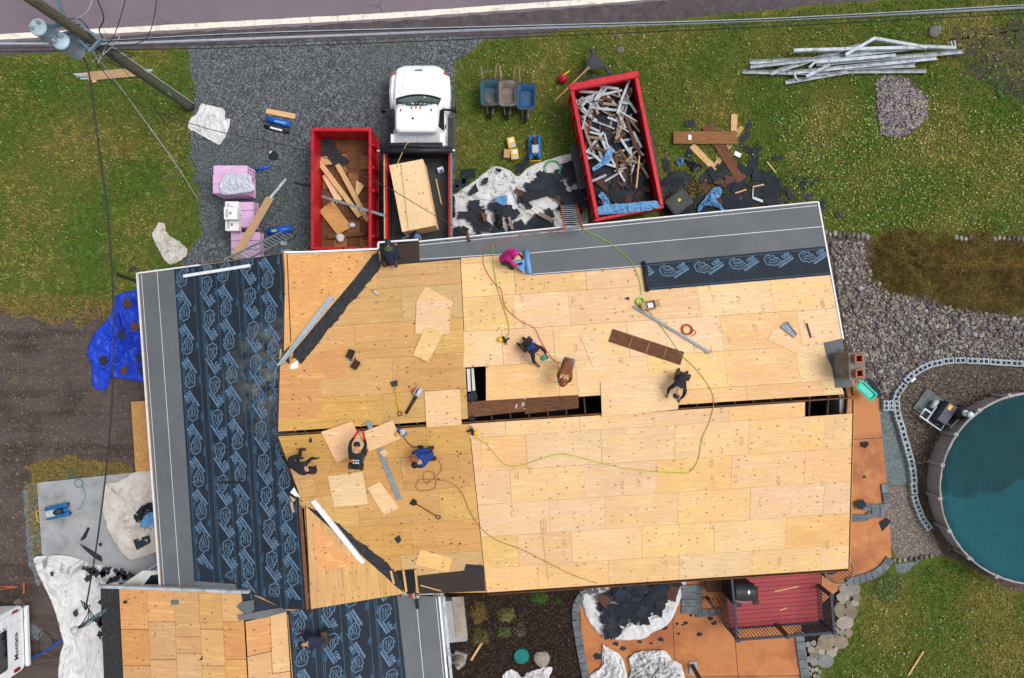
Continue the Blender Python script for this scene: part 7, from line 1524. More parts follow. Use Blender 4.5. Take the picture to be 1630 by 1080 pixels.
for k in range(4): p0, p1 = lerp((1130, 957), (1150, 957), k/3), 0; mb = MB(); b = P(*p0, .3); mb.box((b.x, b.y, .3), (.025, .025, .55)); mb.build('baluster', M['rail'], sr)
# grill on the deck
GMt = frame_at(P(1172, 930, zd), 0); gr = thing('barbecue_grill', 'black covered barbecue grill on the deck corner', 'grill', GMt)
mb = MB(GMt); mb.loft([rr(-.38, .34, -.3, .3, .06, .0), rr(-.40, .36, -.32, .32, .08, .75)]); mb.build('cabinet', M['black'], gr)
mb = MB(GMt); mb.loft([[Vector((x, .32*cos(a), .76+.3*sin(a))) for a in np.linspace(0, pi, 12)] for x in (-.36, -.32, .34, .38)]); mb.build('lid', M['dark_steel'], gr, True)
mb = MB(GMt); mb.lathe((.12, .08, 1.05), [(.05, 0), (.06, .01), (.02, .02)], 14, (.7, 1.3)); mb.build('badge', M['print_white'], gr)
mb = MB(GMt); mb.box((.42, -.05, .8), (.24, .5, .05)); mb.build('side_shelf', M['black'], gr); mb = MB(GMt); mb.tube([(-.3, -.34, .9), (.3, -.34, .9)], .02, 6); mb.build('handle', M['steel'], gr)
mb = MB(frame_at(P(1133, 925, .05), 0)); mb.loft([rr(-.3, .3, -.25, .25, .1, 0), rr(-.36, .36, -.3, .3, .12, .4), rr(-.28, .28, -.22, .22, .1, .46)]); tag(mb.build('fire_pit', M['post_brown']), 'dark brown covered fire pit left of the deck under the eave', 'fire pit')
for k, (a, b) in enumerate((((1233, 942), (1271, 934)), ((1241, 972), (1253, 968)))): plank(a, b, .04, DD, 'wood', ['long thin splinter lying on the red deck', 'short thin splinter lying on the red deck'][k], 'splinter', .015, .004)
for k, (x, y) in enumerate(((1175, 963), (1185, 955), (1203, 959))):
    blob('dead_leaves', 'attic', P(x, y, zd), (.13, .09, .03), ['clump of dead leaves left on the deck below the grill', 'clump of dead leaves by the grill foot', 'faint dead leaf clump further right on the deck'][k], 'leaves', x, .6)
# round railing at the deck's right
rt = thing('round_railing', 'round metal railing of a spiral stair at the deck corner', 'railing', P(1336, 908, 0)); c = P(1336, 908, 1.3); R_ = .54
mb = MB(); mb.tube([c+Vector((R_*cos(a), R_*sin(a), 0)) for a in np.linspace(rad(-190), rad(80), 34)], .017, 8); mb.build('top_rail', M['steel'], rt, True)
for k in range(26):
    a = rad(-190+270*k/25); p = c+Vector((R_*.985*cos(a), R_*.985*sin(a), 0)); mb = MB(); mb.bar(Vector((p.x, p.y, .05)), Vector((p.x, p.y, 1.3)), .018, .018); mb.build('baluster', M['rail'], rt)
for k in range(9):
    z = .12+.06*k; a = rad(-150+k*22); d = Vector((cos(a), sin(a), 0)); s_ = Vector((-d.y, d.x, 0)); b = Vector((c.x, c.y, z)); mb = MB(); mb.prism([b+s_*.04, b-s_*.04, b+d*.5-s_*.13, b+d*.5+s_*.13], [b+s_*.04+Vector((0, 0, .03)), b-s_*.04+Vector((0, 0, .03)), b+d*.5-s_*.13+Vector((0, 0, .03)), b+d*.5+s_*.13+Vector((0, 0, .03))]); mb.build('tread', M['rail'], rt)
mb = MB(); mb.tube([Vector((c.x, c.y, 0.03)), Vector((c.x, c.y, .9))], .04, 8); mb.build('centre_pole', M['rail'], rt)
# north wall window of the extension
EW = thing('entry_porch', 'small pale porch roof with a window between the tarp and the extension', 'porch', P(220, 925, 0)); mb = MB(); mb.slab(flat(2.2), [(190, 934), (228, 908), (258, 908), (262, 936)], 0, .06); mb.build('roof', M['siding'], EW)
mb = MB(); mb.slab(flat(2.262), [(228, 930), (240, 916), (257, 914), (257, 930)], 0, .03); mb.build('skylight', M['glass_dark'], EW); mb = MB(); mb.slab(flat(2.262), [(225, 932), (240, 914), (242, 914), (228, 932)], 0, .04); mb.build('skylight_frame', M['white_trim'], EW)
b = P(225, 912, 2.2); mb = MB(); mb.box((b.x, b.y-.1, 1.1), (.1, .1, 2.2)); mb.build('post', M['white_trim'], EW)
# ================================================================ THINGS ON THE ROOF
HT = .019        # top of the plywood above the roof plane
def on_roof(name, mat, pl, pts, label, cat='plywood', th=.014, h=HT, group=None): return loose(name, M[mat], pl, pts, h, h+th, label, cat, group)
def rquad(cx, cy, w, l, a): c, s = cos(rad(a)), sin(rad(a)); return [(cx+x*c-y*s, cy+x*s+y*c) for x, y in ((-w/2, -l/2), (w/2, -l/2), (w/2, l/2), (-w/2, l/2))]
on_roof('plywood_sheet', 'ply', RN, [(956, 609), (1078, 597), (1079, 652), (958, 664)], 'full loose sheet lying over the ridge slot beside the kneeling worker', th=.03, h=HT+.005)
on_roof('plywood_offcut', 'ply', RN, [(678, 456), (722, 482), (716, 495), (664, 479)], 'angled loose plywood piece above the upright loose sheet')
on_roof('plywood_offcut', 'ply', RN, [(663, 479), (717, 479), (715, 533), (661, 532)], 'upright loose plywood sheet on the old decking near the new plywood', h=HT+.016)
on_roof('plywood_offcut', 'ply', RN, [(677, 520), (706, 530), (682, 577), (657, 566)], 'tilted plywood strip below the upright loose sheet', h=HT+.032)
on_roof('plywood_sheet', 'ply', RN, [(676, 624), (732, 620), (735, 677), (679, 681)], 'square loose sheet beside the leaf blower', th=.03)
on_roof('plywood_sheet', 'ply', RS, [(511, 688), (560, 671), (582, 712), (536, 737)], 'loose sheet under the hands of the worker with red gloves', h=HT+.02)
on_roof('plywood_sheet', 'ply', RS, [(572, 690), (625, 669), (638, 698), (588, 719)], 'loose plywood strip right of the worker with red gloves', h=HT+.036)
on_roof('plywood_sheet', 'ply', RS, [(522, 758), (577, 751), (586, 802), (532, 808)], 'square loose sheet below the worker with red gloves')
on_roof('plywood_offcut', 'ply', RS, [(585, 777), (605, 767), (635, 809), (611, 820)], 'short loose plywood strip beside the lower end of the metal plank')
on_roof('plywood_offcut', 'ply', RS, [(604, 720), (612, 714), (619, 722), (611, 728)], 'small square plywood scrap on the metal plank', h=HT+.05)
on_roof('plywood_offcut', 'ply_eave', RS, [(669, 875), (720, 889), (714, 911), (661, 899)], 'small loose plywood rectangle near the lower valley')
on_roof('plywood_offcut', 'ply_old', RN, [(461, 588), (476, 588), (464, 615), (461, 612)], 'thin triangular plywood sliver by the left edge')
on_roof('plywood_offcut', 'ply_old', RS, [(461, 789), (478, 800), (495, 795), (489, 812), (466, 800)], 'broken plywood wedge at the lower valley top')
on_roof('paper_scrap', 'card_white', RN, [(463, 581), (474, 574), (475, 586), (462, 589)], 'white triangular scrap below the metal channels', 'scrap', .01)
on_roof('paper_scrap', 'card_white', RS, [(462, 784), (468, 776), (478, 792), (470, 790)], 'white triangular scrap above the lower valley', 'scrap', .01)
on_roof('plywood_offcut', 'ply', RN, [(923, 534), (948, 528), (968, 577), (944, 584)], 'pale plywood strip lying right of the brown jacket worker')
on_roof('plywood_offcut', 'ply', RN, [(1229, 527), (1236, 521), (1283, 556), (1276, 568), (1222, 541)], 'pale angled plywood strip near the metal flashing')
plank((972, 534), (1086, 571), .46, RN, 'wood_brown', 'dark brown old roof board lying on the new plywood', 'board', .025, HT)
for k, f_ in enumerate((.28, .52, .76)):
    x, y = 972+114*f_, 534+37*f_; mb = MB(); d = (4.5, -13); mb.bar(RN.at(x-d[0]*.85, y-d[1]*.8, HT+.028), RN.at(x+d[0]*.85, y+d[1]*.8, HT+.028), .035, .003, RN.n); mb.build('nail_strip', M['wood_mid'], [o for o in COL.objects if o.get('label') == 'dark brown old roof board lying on the new plywood'][0])
plank((1008, 488), (1130, 562), .09, RN, 'steel', 'long grey metal channel on the plywood by the orange cord', 'channel', .05, HT)
for k in range(3): plank((526+k*3, 471+k*2), (442+k*3, 582-k*1), .06, REN, 'steel', ['leftmost metal channel of the bunch lying along the upper valley', 'middle metal channel of the bunch lying along the upper valley', 'rightmost metal channel of the bunch lying along the upper valley'][k], 'channel', .05, .03)
plank((498, 797), (578, 896), .16, RS, 'white_trim', 'white gutter length lying along the lower valley', 'gutter', .09, HT+.012)
plank((586, 671), (636, 796), .16, RS, 'steel', 'long grey metal plank leaning down the old decking', 'metal plank', .03, HT+.003)
plank((246, 430), (249, 430), .02, RW, 'white_trim', 'tiny white trim end at the wing corner', 'trim', .01, .01)
plank((292, 440), (398, 423), .1, RW, 'white_trim', 'white drip edge strip lying across the printed underlayment', 'drip edge', .04, .03)
plank((347, 768), (384, 768), .05, RW, 'black', 'thin dark bar lying on the printed underlayment', 'bar', .03, .03)
plank((447, 556), (446, 572), .05, RW, 'wood', 'short wooden peg at the end of the metal channels', 'peg', .04, .03)
plank((463, 800), (467, 816), .06, RW, 'wood', 'short wooden stick above the lower ridge timber', 'stick', .04, .12)
plank((861, 828), (873, 923), .05, RS, 'wood', 'thin pale batten lying across the lower plywood courses', 'batten', .01, HT)
plank((1284, 515), (1291, 538), .05, RN, 'dark_steel', 'short dark bar on the plywood near the right edge', 'bar', .03, HT)
plank((669, 932), (702, 941), .04, RS, 'wood', 'thin stick lying on the dark felt at the lower eave', 'stick', .02, .024)
plank((1195-500, 600), (1200-500, 610), .01, RN, 'wood', 'tiny wood splinter near the square loose sheet', 'splinter', .005, HT)
# funnel shaped metal flashing
mb = MB(RN.frame(1256, 527, -50, HT)); mb.prism([Vector(p) for p in ((-.28, .14, .0), (-.28, -.14, 0), (.26, -.06, 0), (.26, .06, 0))], [Vector(p) for p in ((-.28, .14, .05), (-.28, -.14, .05), (.26, -.06, .05), (.26, .06, .05))]); mb.box((0, .11, .06), (.52, .02, .06), -8); tag(mb.build('metal_flashing', M['steel']), 'tapered metal flashing piece near the right roof edge', 'flashing')
# shingle and felt flakes on decking
random.seed(77); FL = []
for k in range(60):
    pl = random.choice([RN, RS, RS]); x = random.uniform(470, 740); y = random.uniform(470, 660) if pl is RN else random.uniform(700, 920)
    if pl is RN and not in_poly(x, y, OLD_N) or pl is RS and not in_poly(x, y, OLD_S): continue
    s_ = random.uniform(1, 2.2); a = random.uniform(0, 6); q = [(x+s_*f*cos(a+b), y+s_*f*sin(a+b)) for f, b in ((1, 0), (.8, 1.6), (1.2, 2.9), (.7, 4.4))]; FL.append((pl, q))
mb = MB()
for pl, q in FL: mb.slab(pl, q, HT, HT+.006)
tag(mb.build('felt_flakes', M['felt']), 'tiny black felt flakes scattered over the old decking', 'flakes', None, 'stuff')
mb = MB()
for k in range(70):
    pl = random.choice([RN, RS]); x = random.uniform(760, 1330); y = random.uniform(460, 600) if pl is RN else random.uniform(690, 900); s_ = random.uniform(.7, 1.4); mb.slab(pl, rquad(x, y, s_*2, s_*1.4, random.uniform(0, 180)), HT+.002, HT+.006)
tag(mb.build('paper_flecks', M['print_white']), 'tiny white flecks scattered over the new plywood', 'flecks', None, 'stuff')
for k, (pl, q, lab) in enumerate(((RN, [(742, 629), (757, 622), (761, 634), (749, 643)], 'black shingle piece at the left end of the ridge opening'), (RN, [(746, 664), (754, 661), (757, 668), (747, 670)], 'black scrap beside the ridge slot below the old boards'), (RS, [(627, 858), (636, 852), (639, 860), (634, 866)], 'black felt scrap above the small loose rectangle'), (RS, [(492, 699), (496, 697), (497, 704), (492, 705)], 'black scrap left of the loose sheet by the ridge'), (RN, [(994, 475), (1001, 473), (1002, 478), (997, 477)], 'small black scrap above the lime hose coil'), (RW, [(376, 950), (400, 946), (404, 972), (384, 978)], 'grey membrane scrap at the extension ridge'), (XW, [(272, 956), (284, 955), (285, 962), (273, 963)], 'grey scrap on the orange plywood of the extension'), (XW, [(196, 957), (202, 956), (203, 960), (197, 962)], 'tiny black scrap at the left of the extension plywood'), (XW, [(317, 1052), (323, 1044), (322, 1050)], 'small black triangle on the extension plywood'), (RS, [(566-50, 834), (521, 830), (520, 838)], 'black felt tag beside the white gutter'))):
    loose('roof_scrap', M['membrane'] if 'grey' in lab else M['shingle'], pl, q, HT+.012, HT+.02, lab, 'scrap')
loose('membrane_scrap', M['membrane'], XW, [(377, 966), (386, 958), (404, 955), (405, 970), (398, 978), (388, 976)], .05, .07, 'folded grey membrane flap on the extension ridge', 'membrane')
loose('membrane_scrap', M['membrane'], XE, [(378, 980), (420, 972), (457, 966), (457, 974), (420, 984), (380, 988)], .02, .03, 'grey membrane strip over the top of the extension plywood', 'membrane')
loose('membrane_scrap', M['membrane'], RW, [(310, 925), (375, 930), (378, 940), (310, 936)], .03, .04, 'grey membrane strip above the white rake board', 'membrane')
# shovels, blower, tools
def tool(label, cat, m, group=None, name=None): return thing(name or cat.replace(' ', '_'), label, cat, m, group)
def shovel(a, b, pl, label, blade='dark_steel', shaft='yellow'):
    A, B = pl.at(*a, HT+.04), pl.at(*b, HT+.04); X = (B-A).normalized(); Y = pl.n.cross(X); m = Matrix((X, Y, X.cross(Y))).transposed().to_4x4(); m.translation = A; L_ = (B-A).length; t = tool(label, 'shovel', m)
    mb = MB(m); mb.loft([[Vector((x, y, z)) for y, z in ((-w, .0), (w, 0), (w, .012), (-w, .012))] for x, w in ((0, .12), (.16, .1), (.2, .03))]); mb.build('blade', M[blade], t)
    mb = MB(m); mb.tube([(.17, 0, .0), (L_-.15, 0, .0)], .018, 8); mb.build('shaft', M[shaft], t, True)
    mb = MB(m); mb.tube([(L_-.16, 0, 0), (L_-.1, .06, 0), (L_, .06, 0), (L_, -.06, 0), (L_-.1, -.06, 0), (L_-.16, 0, 0)], .015, 6); mb.build('grip', M['black'], t)
shovel((627, 607), (637, 662), RN, 'yellow shafted shovel lying on the old decking')
shovel((655, 798), (700, 825), RS, 'dark roofing shovel lying on the old decking near the lower valley', 'black', 'wood_brown')
def blower(a, b, pl, label):
    A, B = pl.at(*a, HT+.1), pl.at(*b, HT+.1); X = (B-A).normalized(); Y = pl.n.cross(X); m = Matrix((X, Y, X.cross(Y))).transposed().to_4x4(); m.translation = A; t = tool(label, 'leaf blower', m); L_ = (B-A).length
    mb = MB(m); mb.loft([rr(-.2, .1, -.1, .1, .05, -.09), rr(-.22, .12, -.12, .12, .06, 0), rr(-.16, .06, -.08, .08, .04, .1)]); mb.build('housing', M['tool_grey'], t, True)
    mb = MB(m); mb.lathe((-.02, -.09, -.04), [(.1, 0), (.11, .05), (.07, .11)], 12); mb.build('engine_cover', M['orange'], t, True)
    mb = MB(m); mb.tube([(.1, .02, -.04), (L_*.5, .02, -.05), (L_, .02, -.05)], [.06, .05, .045], 10); mb.build('tube', M['black'], t, True)
    mb = MB(m); mb.tube([(-.16, 0, .08), (-.1, 0, .16), (.02, 0, .16), (.06, 0, .08)], .02, 6); mb.build('handle', M['black'], t)
blower((664, 626), (645, 658), RN, 'orange and white leaf blower lying on the old decking')
blower((662, 948), (664, 970), XE, 'orange and white leaf blower on the grey strip at the lower eave')
def nailer(px, py, ang, pl, label, body='yellow', cat='nail gun'):
    m = pl.frame(px, py, ang, HT); t = tool(label, cat, m)
    mb = MB(m); mb.box((0, 0, .07), (.24, .09, .12)); mb.build('body', M['black'], t, bevel=.02)
    mb = MB(m); mb.lathe((-.08, -.11, .0), [(.08, 0), (.09, .03), (.09, .09), (.06, .11)], 14); mb.build('magazine', M[body], t)
    mb = MB(m); mb.bar((.05, .03, .06), (.02, .18, .05), .045, .05); mb.build('handle', M['black'], t)
    mb = MB(m); mb.box((.14, 0, .05), (.08, .05, .06)); mb.build('nose', M['steel'], t)
nailer(803, 542, -60, RN, 'yellow and black nail gun left of the kneeling worker in green cap'); nailer(752, 686, 100, RS, 'yellow nail gun at the edge of the old decking below the ridge')
m = RS.frame(640, 688, -40, HT); t = tool('circular saw with blue plate beside the loose plywood strip', 'circular saw', m)
mb = MB(m); mb.box((0, 0, .02), (.3, .16, .015)); mb.build('base_plate', M['roll_blue'], t); mb = MB(m); mb.lathe((0, .03, .03), [(.09, 0), (.1, .02), (.1, .05), (.06, .07)], 16); mb.build('guard', M['tool_grey'], t); mb = MB(m); mb.tube([(-.05, -.1, .1), (-.12, -.16, .1)], .06, 10); mb.build('motor', M['yellow'], t, True); mb = MB(m); mb.tube([(-.05, 0, .14), (-.14, 0, .18), (-.18, -.02, .1)], .022, 6); mb.build('handle', M['black'], t)
for k, (x, y) in enumerate(((559, 565), (567, 582))):
    m = RN.frame(x, y, 70-10*k, HT); t = tool(['upper wire basket of nails on the old decking', 'lower wire basket of nails on the old decking'][k], 'nail basket', m)
    mb = MB(m); mb.loft([rr(-.13, .13, -.09, .09, .03, 0), rr(-.15, .15, -.11, .11, .03, .12)], False); mb.build('side', M['wood_brown'], t)
    for q in range(5): mb = MB(m); mb.bar((-.14+.07*q, -.11, .12), (-.14+.07*q, .11, .12), .012, .012); mb.build('wire', M['dark_steel'], t)
    mb = MB(m); mb.box((0, 0, .03), (.25, .17, .05)); mb.build('nails', M['attic'], t)
mb = MB(RN.frame(559, 573, 0, HT)); mb.box((0, 0, .03), (.08, .1, .06)); tag(mb.build('blue_box', M['roll_blue'], bevel=.01), 'tiny blue packet between the nail baskets', 'packet')
mb = MB(RN.frame(598, 466, -35, HT+.04)); mb.tube([(-.15, 0, 0), (.05, 0, 0), (.09, 0, 0), (.15, 0, 0)], [.04, .04, .02, .015], 10); tag(mb.build('plastic_bottle', M['film'], None, True), 'clear plastic bottle lying on the old decking below the valley', 'bottle')
m = RN.frame(1034, 488, 12, HT); t = tool('open cardboard box on the plywood beside the lime hose coil', 'cardboard box', m)
for a, b in (((-.16, 0), (.01, .26)), ((.16, 0), (.01, .26)), ((0, -.13), (.31, .01)), ((0, .13), (.31, .01))): mb = MB(m); mb.box((a[0], a[1], .1), (*b, .2)); mb.build('side', M['cardboard'], t)
mb = MB(m); mb.box((.02, 0, .06), (.2, .18, .1)); mb.build('paper_sleeve', M['card_white'], t)
for a in ((-.24, 0, .2), (.24, 0, .19)): mb = MB(m); mb.box(a, (.15, .26, .008)); mb.build('flap', M['cardboard'], t)
# roll of blue-backed membrane being laid
A, B = RN.at(837, 399, .12), RN.at(843, 436, .12); 
mb = MB(); mb.tube([A, B], .095, 16); tag(mb.build('membrane_roll', M['cloth_blue'], None, True), 'light blue backed membrane roll held by the worker in pink', 'roll')
mb = MB(); mb.grid([[RN.at(812+ (836-812)*i/8, 416+(y-416)*i/8+(0), .16+.12*math.sin(i/8*pi)*.4+.25*(1-i/8)) for y in np.linspace(413, 436, 7)] for i in range(9)]); tag(mb.build('film_flap', M['cloth_blue'], None, True, solid=.003), 'light blue release film pulled from the roll by the worker in pink', 'film')
# cords and hoses on the roof
def cord(pts, r, mat, label, h=HT+.012, cat='cord', name='cord', k=7):
    p = []
    for q in spline([(x, y) for _, x, y in pts], k):
        i = min(range(len(pts)), key=lambda j: (pts[j][1]-q[0])**2+(pts[j][2]-q[1])**2); pl = pts[i][0]
        a, b = RN.at(*q, h+r), RS.at(*q, h+r)
        w = pl.at(*q, h+r)
        if pl in (RN, RS): w = a if a.z < b.z else b
        p.append(w)
    mb = MB(); mb.tube(p, r, 6); return tag(mb.build(name, M[mat]), label, cat)
N_ = RN; S_ = RS
cord([(N_, 912, 352), (N_, 930, 366), (N_, 965, 384), (N_, 990, 402), (N_, 1007, 421), (N_, 1018, 445), (N_, 1021, 470)], .011, 'hose_bright', 'bright green hose running from the orange ladder over the grey membrane', .04, 'hose', 'air_hose')
coil(1019, 480, .13, 3, HT+.015, .018, 'hose_bright', 'bright lime hose coil beside the open cardboard box', None, RN, 'hose_coil', 'hose')
cord([(N_, 1030, 492), (N_, 1060, 530), (N_, 1085, 565), (N_, 1110, 590), (N_, 1130, 618), (N_, 1136, 640), (S_, 1130, 670), (S_, 1117, 700), (S_, 1112, 730), (S_, 1100, 750), (S_, 1085, 753), (S_, 1040, 751), (S_, 990, 745), (S_, 935, 732), (S_, 895, 723), (S_, 860, 731), (S_, 830, 741), (S_, 805, 740), (S_, 785, 720), (S_, 772, 706), (S_, 756, 697)], .010, 'hose_lime', 'long lime air hose looping from the box over the ridge to the nail gun', HT+.01, 'hose', 'air_hose')
cord([(N_, 784, 390), (N_, 785, 420), (N_, 788, 440), (N_, 795, 470), (N_, 808, 510), (N_, 810, 530), (N_, 803, 540)], .012, 'hose_lime', 'straight lime air hose running down to the nail gun left of the workers', HT+.012, 'hose', 'air_hose')
cord([(N_, 905, 361), (N_, 870, 371), (N_, 830, 374), (N_, 800, 386), (N_, 775, 393), (N_, 769, 410), (N_, 773, 430), (N_, 790, 455), (N_, 798, 462), (N_, 805, 490), (N_, 830, 512), (N_, 850, 522), (N_, 862, 545), (N_, 880, 572), (N_, 895, 580)], .011, 'cord_orange', 'orange extension cord from the ladder down to the worker in brown', .03)
coil(1094, 524, .17, 5, HT+.015, .013, 'cord_orange', 'coiled orange extension cord on the plywood', [(1100, 522), (1108, 530), (1100, 536)], RN, 'cord_coil', 'cord')
cord([(S_, 642, 696), (S_, 655, 710), (S_, 672, 712)], .012, 'wire_black', 'black cord from the circular saw to the crouching worker in blue')
cord([(S_, 697, 730), (S_, 703, 745), (S_, 697, 756), (S_, 690, 762), (S_, 680, 770), (S_, 674, 762), (S_, 676, 752), (S_, 688, 752), (S_, 694, 766), (S_, 690, 778), (S_, 670, 782), (S_, 662, 776), (S_, 668, 764), (S_, 690, 764), (S_, 716, 768), (S_, 735, 785), (S_, 748, 815), (S_, 765, 840), (S_, 790, 860), (S_, 830, 875), (S_, 870, 895), (S_, 910, 915), (S_, 950, 929)], .010, 'cord_brown', 'thin brown cord looping from the blue worker down to the lower eave', HT+.01)
# sawdust and splashes: fine specks
def specks(pl, blobs, n, mat, label, cat):
    mb = MB()
    for k in range(n):
        x, y, s_ = random.choice(blobs); r = random.gauss(0, .45)*s_; a = random.uniform(0, 6.3); q = random.uniform(.35, 1.0); mb.slab(pl, rquad(x+r*cos(a)*.7, y+r*sin(a), q*1.6, q, random.uniform(0, 180)), HT+.001, HT+.004)
    tag(mb.build('specks', M[mat], None), label, cat, None, 'stuff')
specks(RN, [(580, 650, 12), (584, 664, 7), (576, 630, 9)], 90, 'dust', 'pale sawdust specks above the ridge slot on the old decking', 'sawdust')
specks(RS, [(634, 735, 10), (642, 747, 8)], 90, 'dust', 'pale sawdust specks left of the crouching blue worker', 'sawdust')
specks(RN, [(833, 644, 7), (822, 646, 5)], 60, 'print_white', 'white paint splashes on the old brown ridge boards', 'paint')
# ================================================================ PEOPLE
SKIN = mk('skin', (196, 146, 120), (176, 126, 102), 9, .6, .05)
POSES = {
 'kneel': dict(pel=(-.18, 0, .44), waist=(.02, 0, .52), chest=(.26, 0, .60), neck=(.44, 0, .62), head=(.56, 0, .60), top=(.68, 0, .57), hip=(-.17, .11, .42), knee=(.02, .15, .08), ank=(-.30, .13, .09), toe=(-.42, .14, .04), sh=(.36, .19, .60), elb=(.46, .26, .32), wri=(.62, .20, .09)),
 'bend': dict(pel=(-.16, 0, .86), waist=(.02, 0, .94), chest=(.28, 0, .98), neck=(.46, 0, .96), head=(.58, 0, .92), top=(.70, 0, .86), hip=(-.16, .11, .84), knee=(.06, .14, .46), ank=(-.04, .15, .09), toe=(.14, .17, .04), sh=(.38, .19, .95), elb=(.46, .26, .66), wri=(.58, .18, .42)),
 'crouch': dict(pel=(-.22, 0, .32), waist=(-.14, 0, .48), chest=(.04, 0, .72), neck=(.16, 0, .84), head=(.23, 0, .94), top=(.32, 0, 1.02), hip=(-.2, .12, .30), knee=(.26, .22, .50), ank=(.08, .18, .09), toe=(.26, .2, .04), sh=(.12, .19, .78), elb=(.3, .26, .56), wri=(.46, .14, .42)),
 'stand': dict(pel=(0, 0, .92), waist=(.0, 0, 1.05), chest=(.03, 0, 1.28), neck=(.03, 0, 1.46), head=(.06, 0, 1.58), top=(.08, 0, 1.70), hip=(0, .1, .9), knee=(.03, .12, .48), ank=(0, .13, .09), toe=(.16, .15, .04), sh=(.03, .2, 1.38), elb=(.08, .28, 1.12), wri=(.25, .24, .98))}
def person(label, px, py, heading, pl, pose, top, trousers, glove, cap, ref='chest', arms=None, hood=None, cap_mat=None, extra=None, base=None, hair=None, boots='black', legs=None, boot_h=.0):
    D = POSES[pose]; J = {}
    for k, v in D.items():
        if k in ('hip', 'knee', 'ank', 'toe', 'sh', 'elb', 'wri'):
            for s_, n in ((1, 'L'), (-1, 'R')): J[k+n] = Vector((v[0], v[1]*s_, v[2]))
        else: J[k] = Vector(v)
    for d_ in (arms, legs):
        if d_:
            for k, v in d_.items(): J[k] = Vector(v)
    V_ = []; R_ = []; E = []; Tg = []
    def vert(p, r, tg): V_.append(tuple(p)); R_.append(r); Tg.append(tg); return len(V_)-1
    def chain(i, items):
        for p, r, tg in items: j = vert(p, r, tg); E.append((i, j)); i = j
        return i
    pel = vert(J['pel'], (.15, .13), 'trousers'); w = chain(pel, [(J['waist'], (.15, .125), 'top')]); c = chain(w, [(J['chest'], (.175, .135), 'top')])
    up = (J['neck']-J['chest']); n0 = chain(c, [(J['chest']+up*.7, (.13, .10), 'top'), (J['neck'], (.062, .062), 'skin'), (J['head']*.75+J['neck']*.25, (.07, .08), 'skin'), (J['head'], (.088, .1), 'skin'), (J['top'], (.07, .078), 'skin')])
    f_dir = (J['top']-J['neck']).normalized(); face = Vector((-f_dir.z, 0, f_dir.x)) if False else (Vector((f_dir.z, 0, -f_dir.x)))
    hd = len(V_)-2; chain(hd, [(Vector(V_[hd])+face*.085-f_dir*.01, (.026, .024), 'skin'), (Vector(V_[hd])+face*.115-f_dir*.02, (.014, .014), 'skin')])   # nose
    for n, s_ in (('L', 1), ('R', -1)):
        mid = (J['sh'+n]+J['elb'+n])/2; fm = (J['elb'+n]+J['wri'+n])/2
        wr = chain(c, [(J['sh'+n], (.085, .08), 'top'), (mid, (.068, .064), 'top'), (J['elb'+n], (.056, .054), 'top'), (fm, (.05, .046), 'top'), (J['wri'+n], (.036, .03), 'glove')])
        d = (J['wri'+n]-J['elb'+n]).normalized(); side = d.cross(Vector((0, 0, 1)))
        if side.length < .1: side = Vector((0, 1, 0))
        side.normalize(); nor = side.cross(d)
        if nor.z > 0: nor = -nor
        palm = J['wri'+n]+d*.06; pa = chain(wr, [(palm, (.042, .022), 'glove')])
        for q, L_ in ((-.033, .065), (-.011, .08), (.011, .075), (.033, .06)):
            k0 = palm+d*.03+side*q; chain(pa, [(k0, (.012, .011), 'glove'), (k0+d*L_*.5+nor*.01, (.010, .010), 'glove'), (k0+d*L_*.85+nor*.035, (.008, .008), 'glove')])
        t0 = J['wri'+n]+d*.03-side*s_*.035; chain(wr, [(t0, (.014, .013), 'glove'), (t0+d*.03-side*s_*.03+nor*.01, (.011, .011), 'glove'), (t0+d*.06-side*s_*.035+nor*.02, (.009, .009), 'glove')])
        th = (J['hip'+n]+J['knee'+n])/2; cf = J['knee'+n]*.6+J['ank'+n]*.4
        chain(pel, [(J['hip'+n], (.105, .10), 'trousers'), (th, (.088, .085), 'trousers'), (J['knee'+n], (.068, .066), 'trousers'), (cf, (.062, .062), 'trousers'), (J['ank'+n], (.046, .046), 'boot'), ((J['ank'+n]+J['toe'+n])/2-Vector((0, 0, .01)), (.05, .042), 'boot'), (J['toe'+n], (.045, .035), 'boot')])
    me = bpy.data.meshes.new('body'); me.from_pydata(V_, E, []); o = bpy.data.objects.new('body', me); COL.objects.link(o)
    md = o.modifiers.new('skin', 'SKIN'); md.use_smooth_shade = True; md.branch_smoothing = .4
    for i, sv in enumerate(me.skin_vertices[0].data): sv.radius = R_[i]; sv.use_root = (i == 0)
    sb = o.modifiers.new('sub', 'SUBSURF'); sb.levels = 1; sb.render_levels = 1
    dg = bpy.context.evaluated_depsgraph_get(); me2 = bpy.data.meshes.new_from_object(o.evaluated_get(dg)); bpy.data.objects.remove(o)
    cloth = {'top': top, 'trousers': trousers, 'glove': glove, 'skin': SKIN, 'boot': M[boots]}; keys = list(cloth)
    me2.materials.clear()
    for k in keys: me2.materials.append(cloth[k])
    A = np.array(V_); ea = np.array([A[a] for a, b in E]); eb = np.array([A[b] for a, b in E]); et = np.array([keys.index(Tg[b]) for a, b in E])
    Q = np.zeros(len(me2.polygons)*3); me2.polygons.foreach_get('center', Q); Q = Q.reshape(-1, 3); ab = eb-ea; L2 = np.maximum((ab*ab).sum(1), 1e-9)
    tt = np.clip(np.einsum('qej,ej->qe', Q[:, None, :]-ea[None], ab)/L2, 0, 1); dd = ((ea[None]+ab[None]*tt[..., None]-Q[:, None, :])**2).sum(2)
    me2.polygons.foreach_set('material_index', et[dd.argmin(1)].astype(np.int32)); me2.polygons.foreach_set('use_smooth', np.ones(len(me2.polygons), bool))
    # fabric creases
    for v in me2.vertices:
        nn = mnoise.noise(v.co*9+Vector((px, 0, 0)))*.009; v.co += v.normal*nn
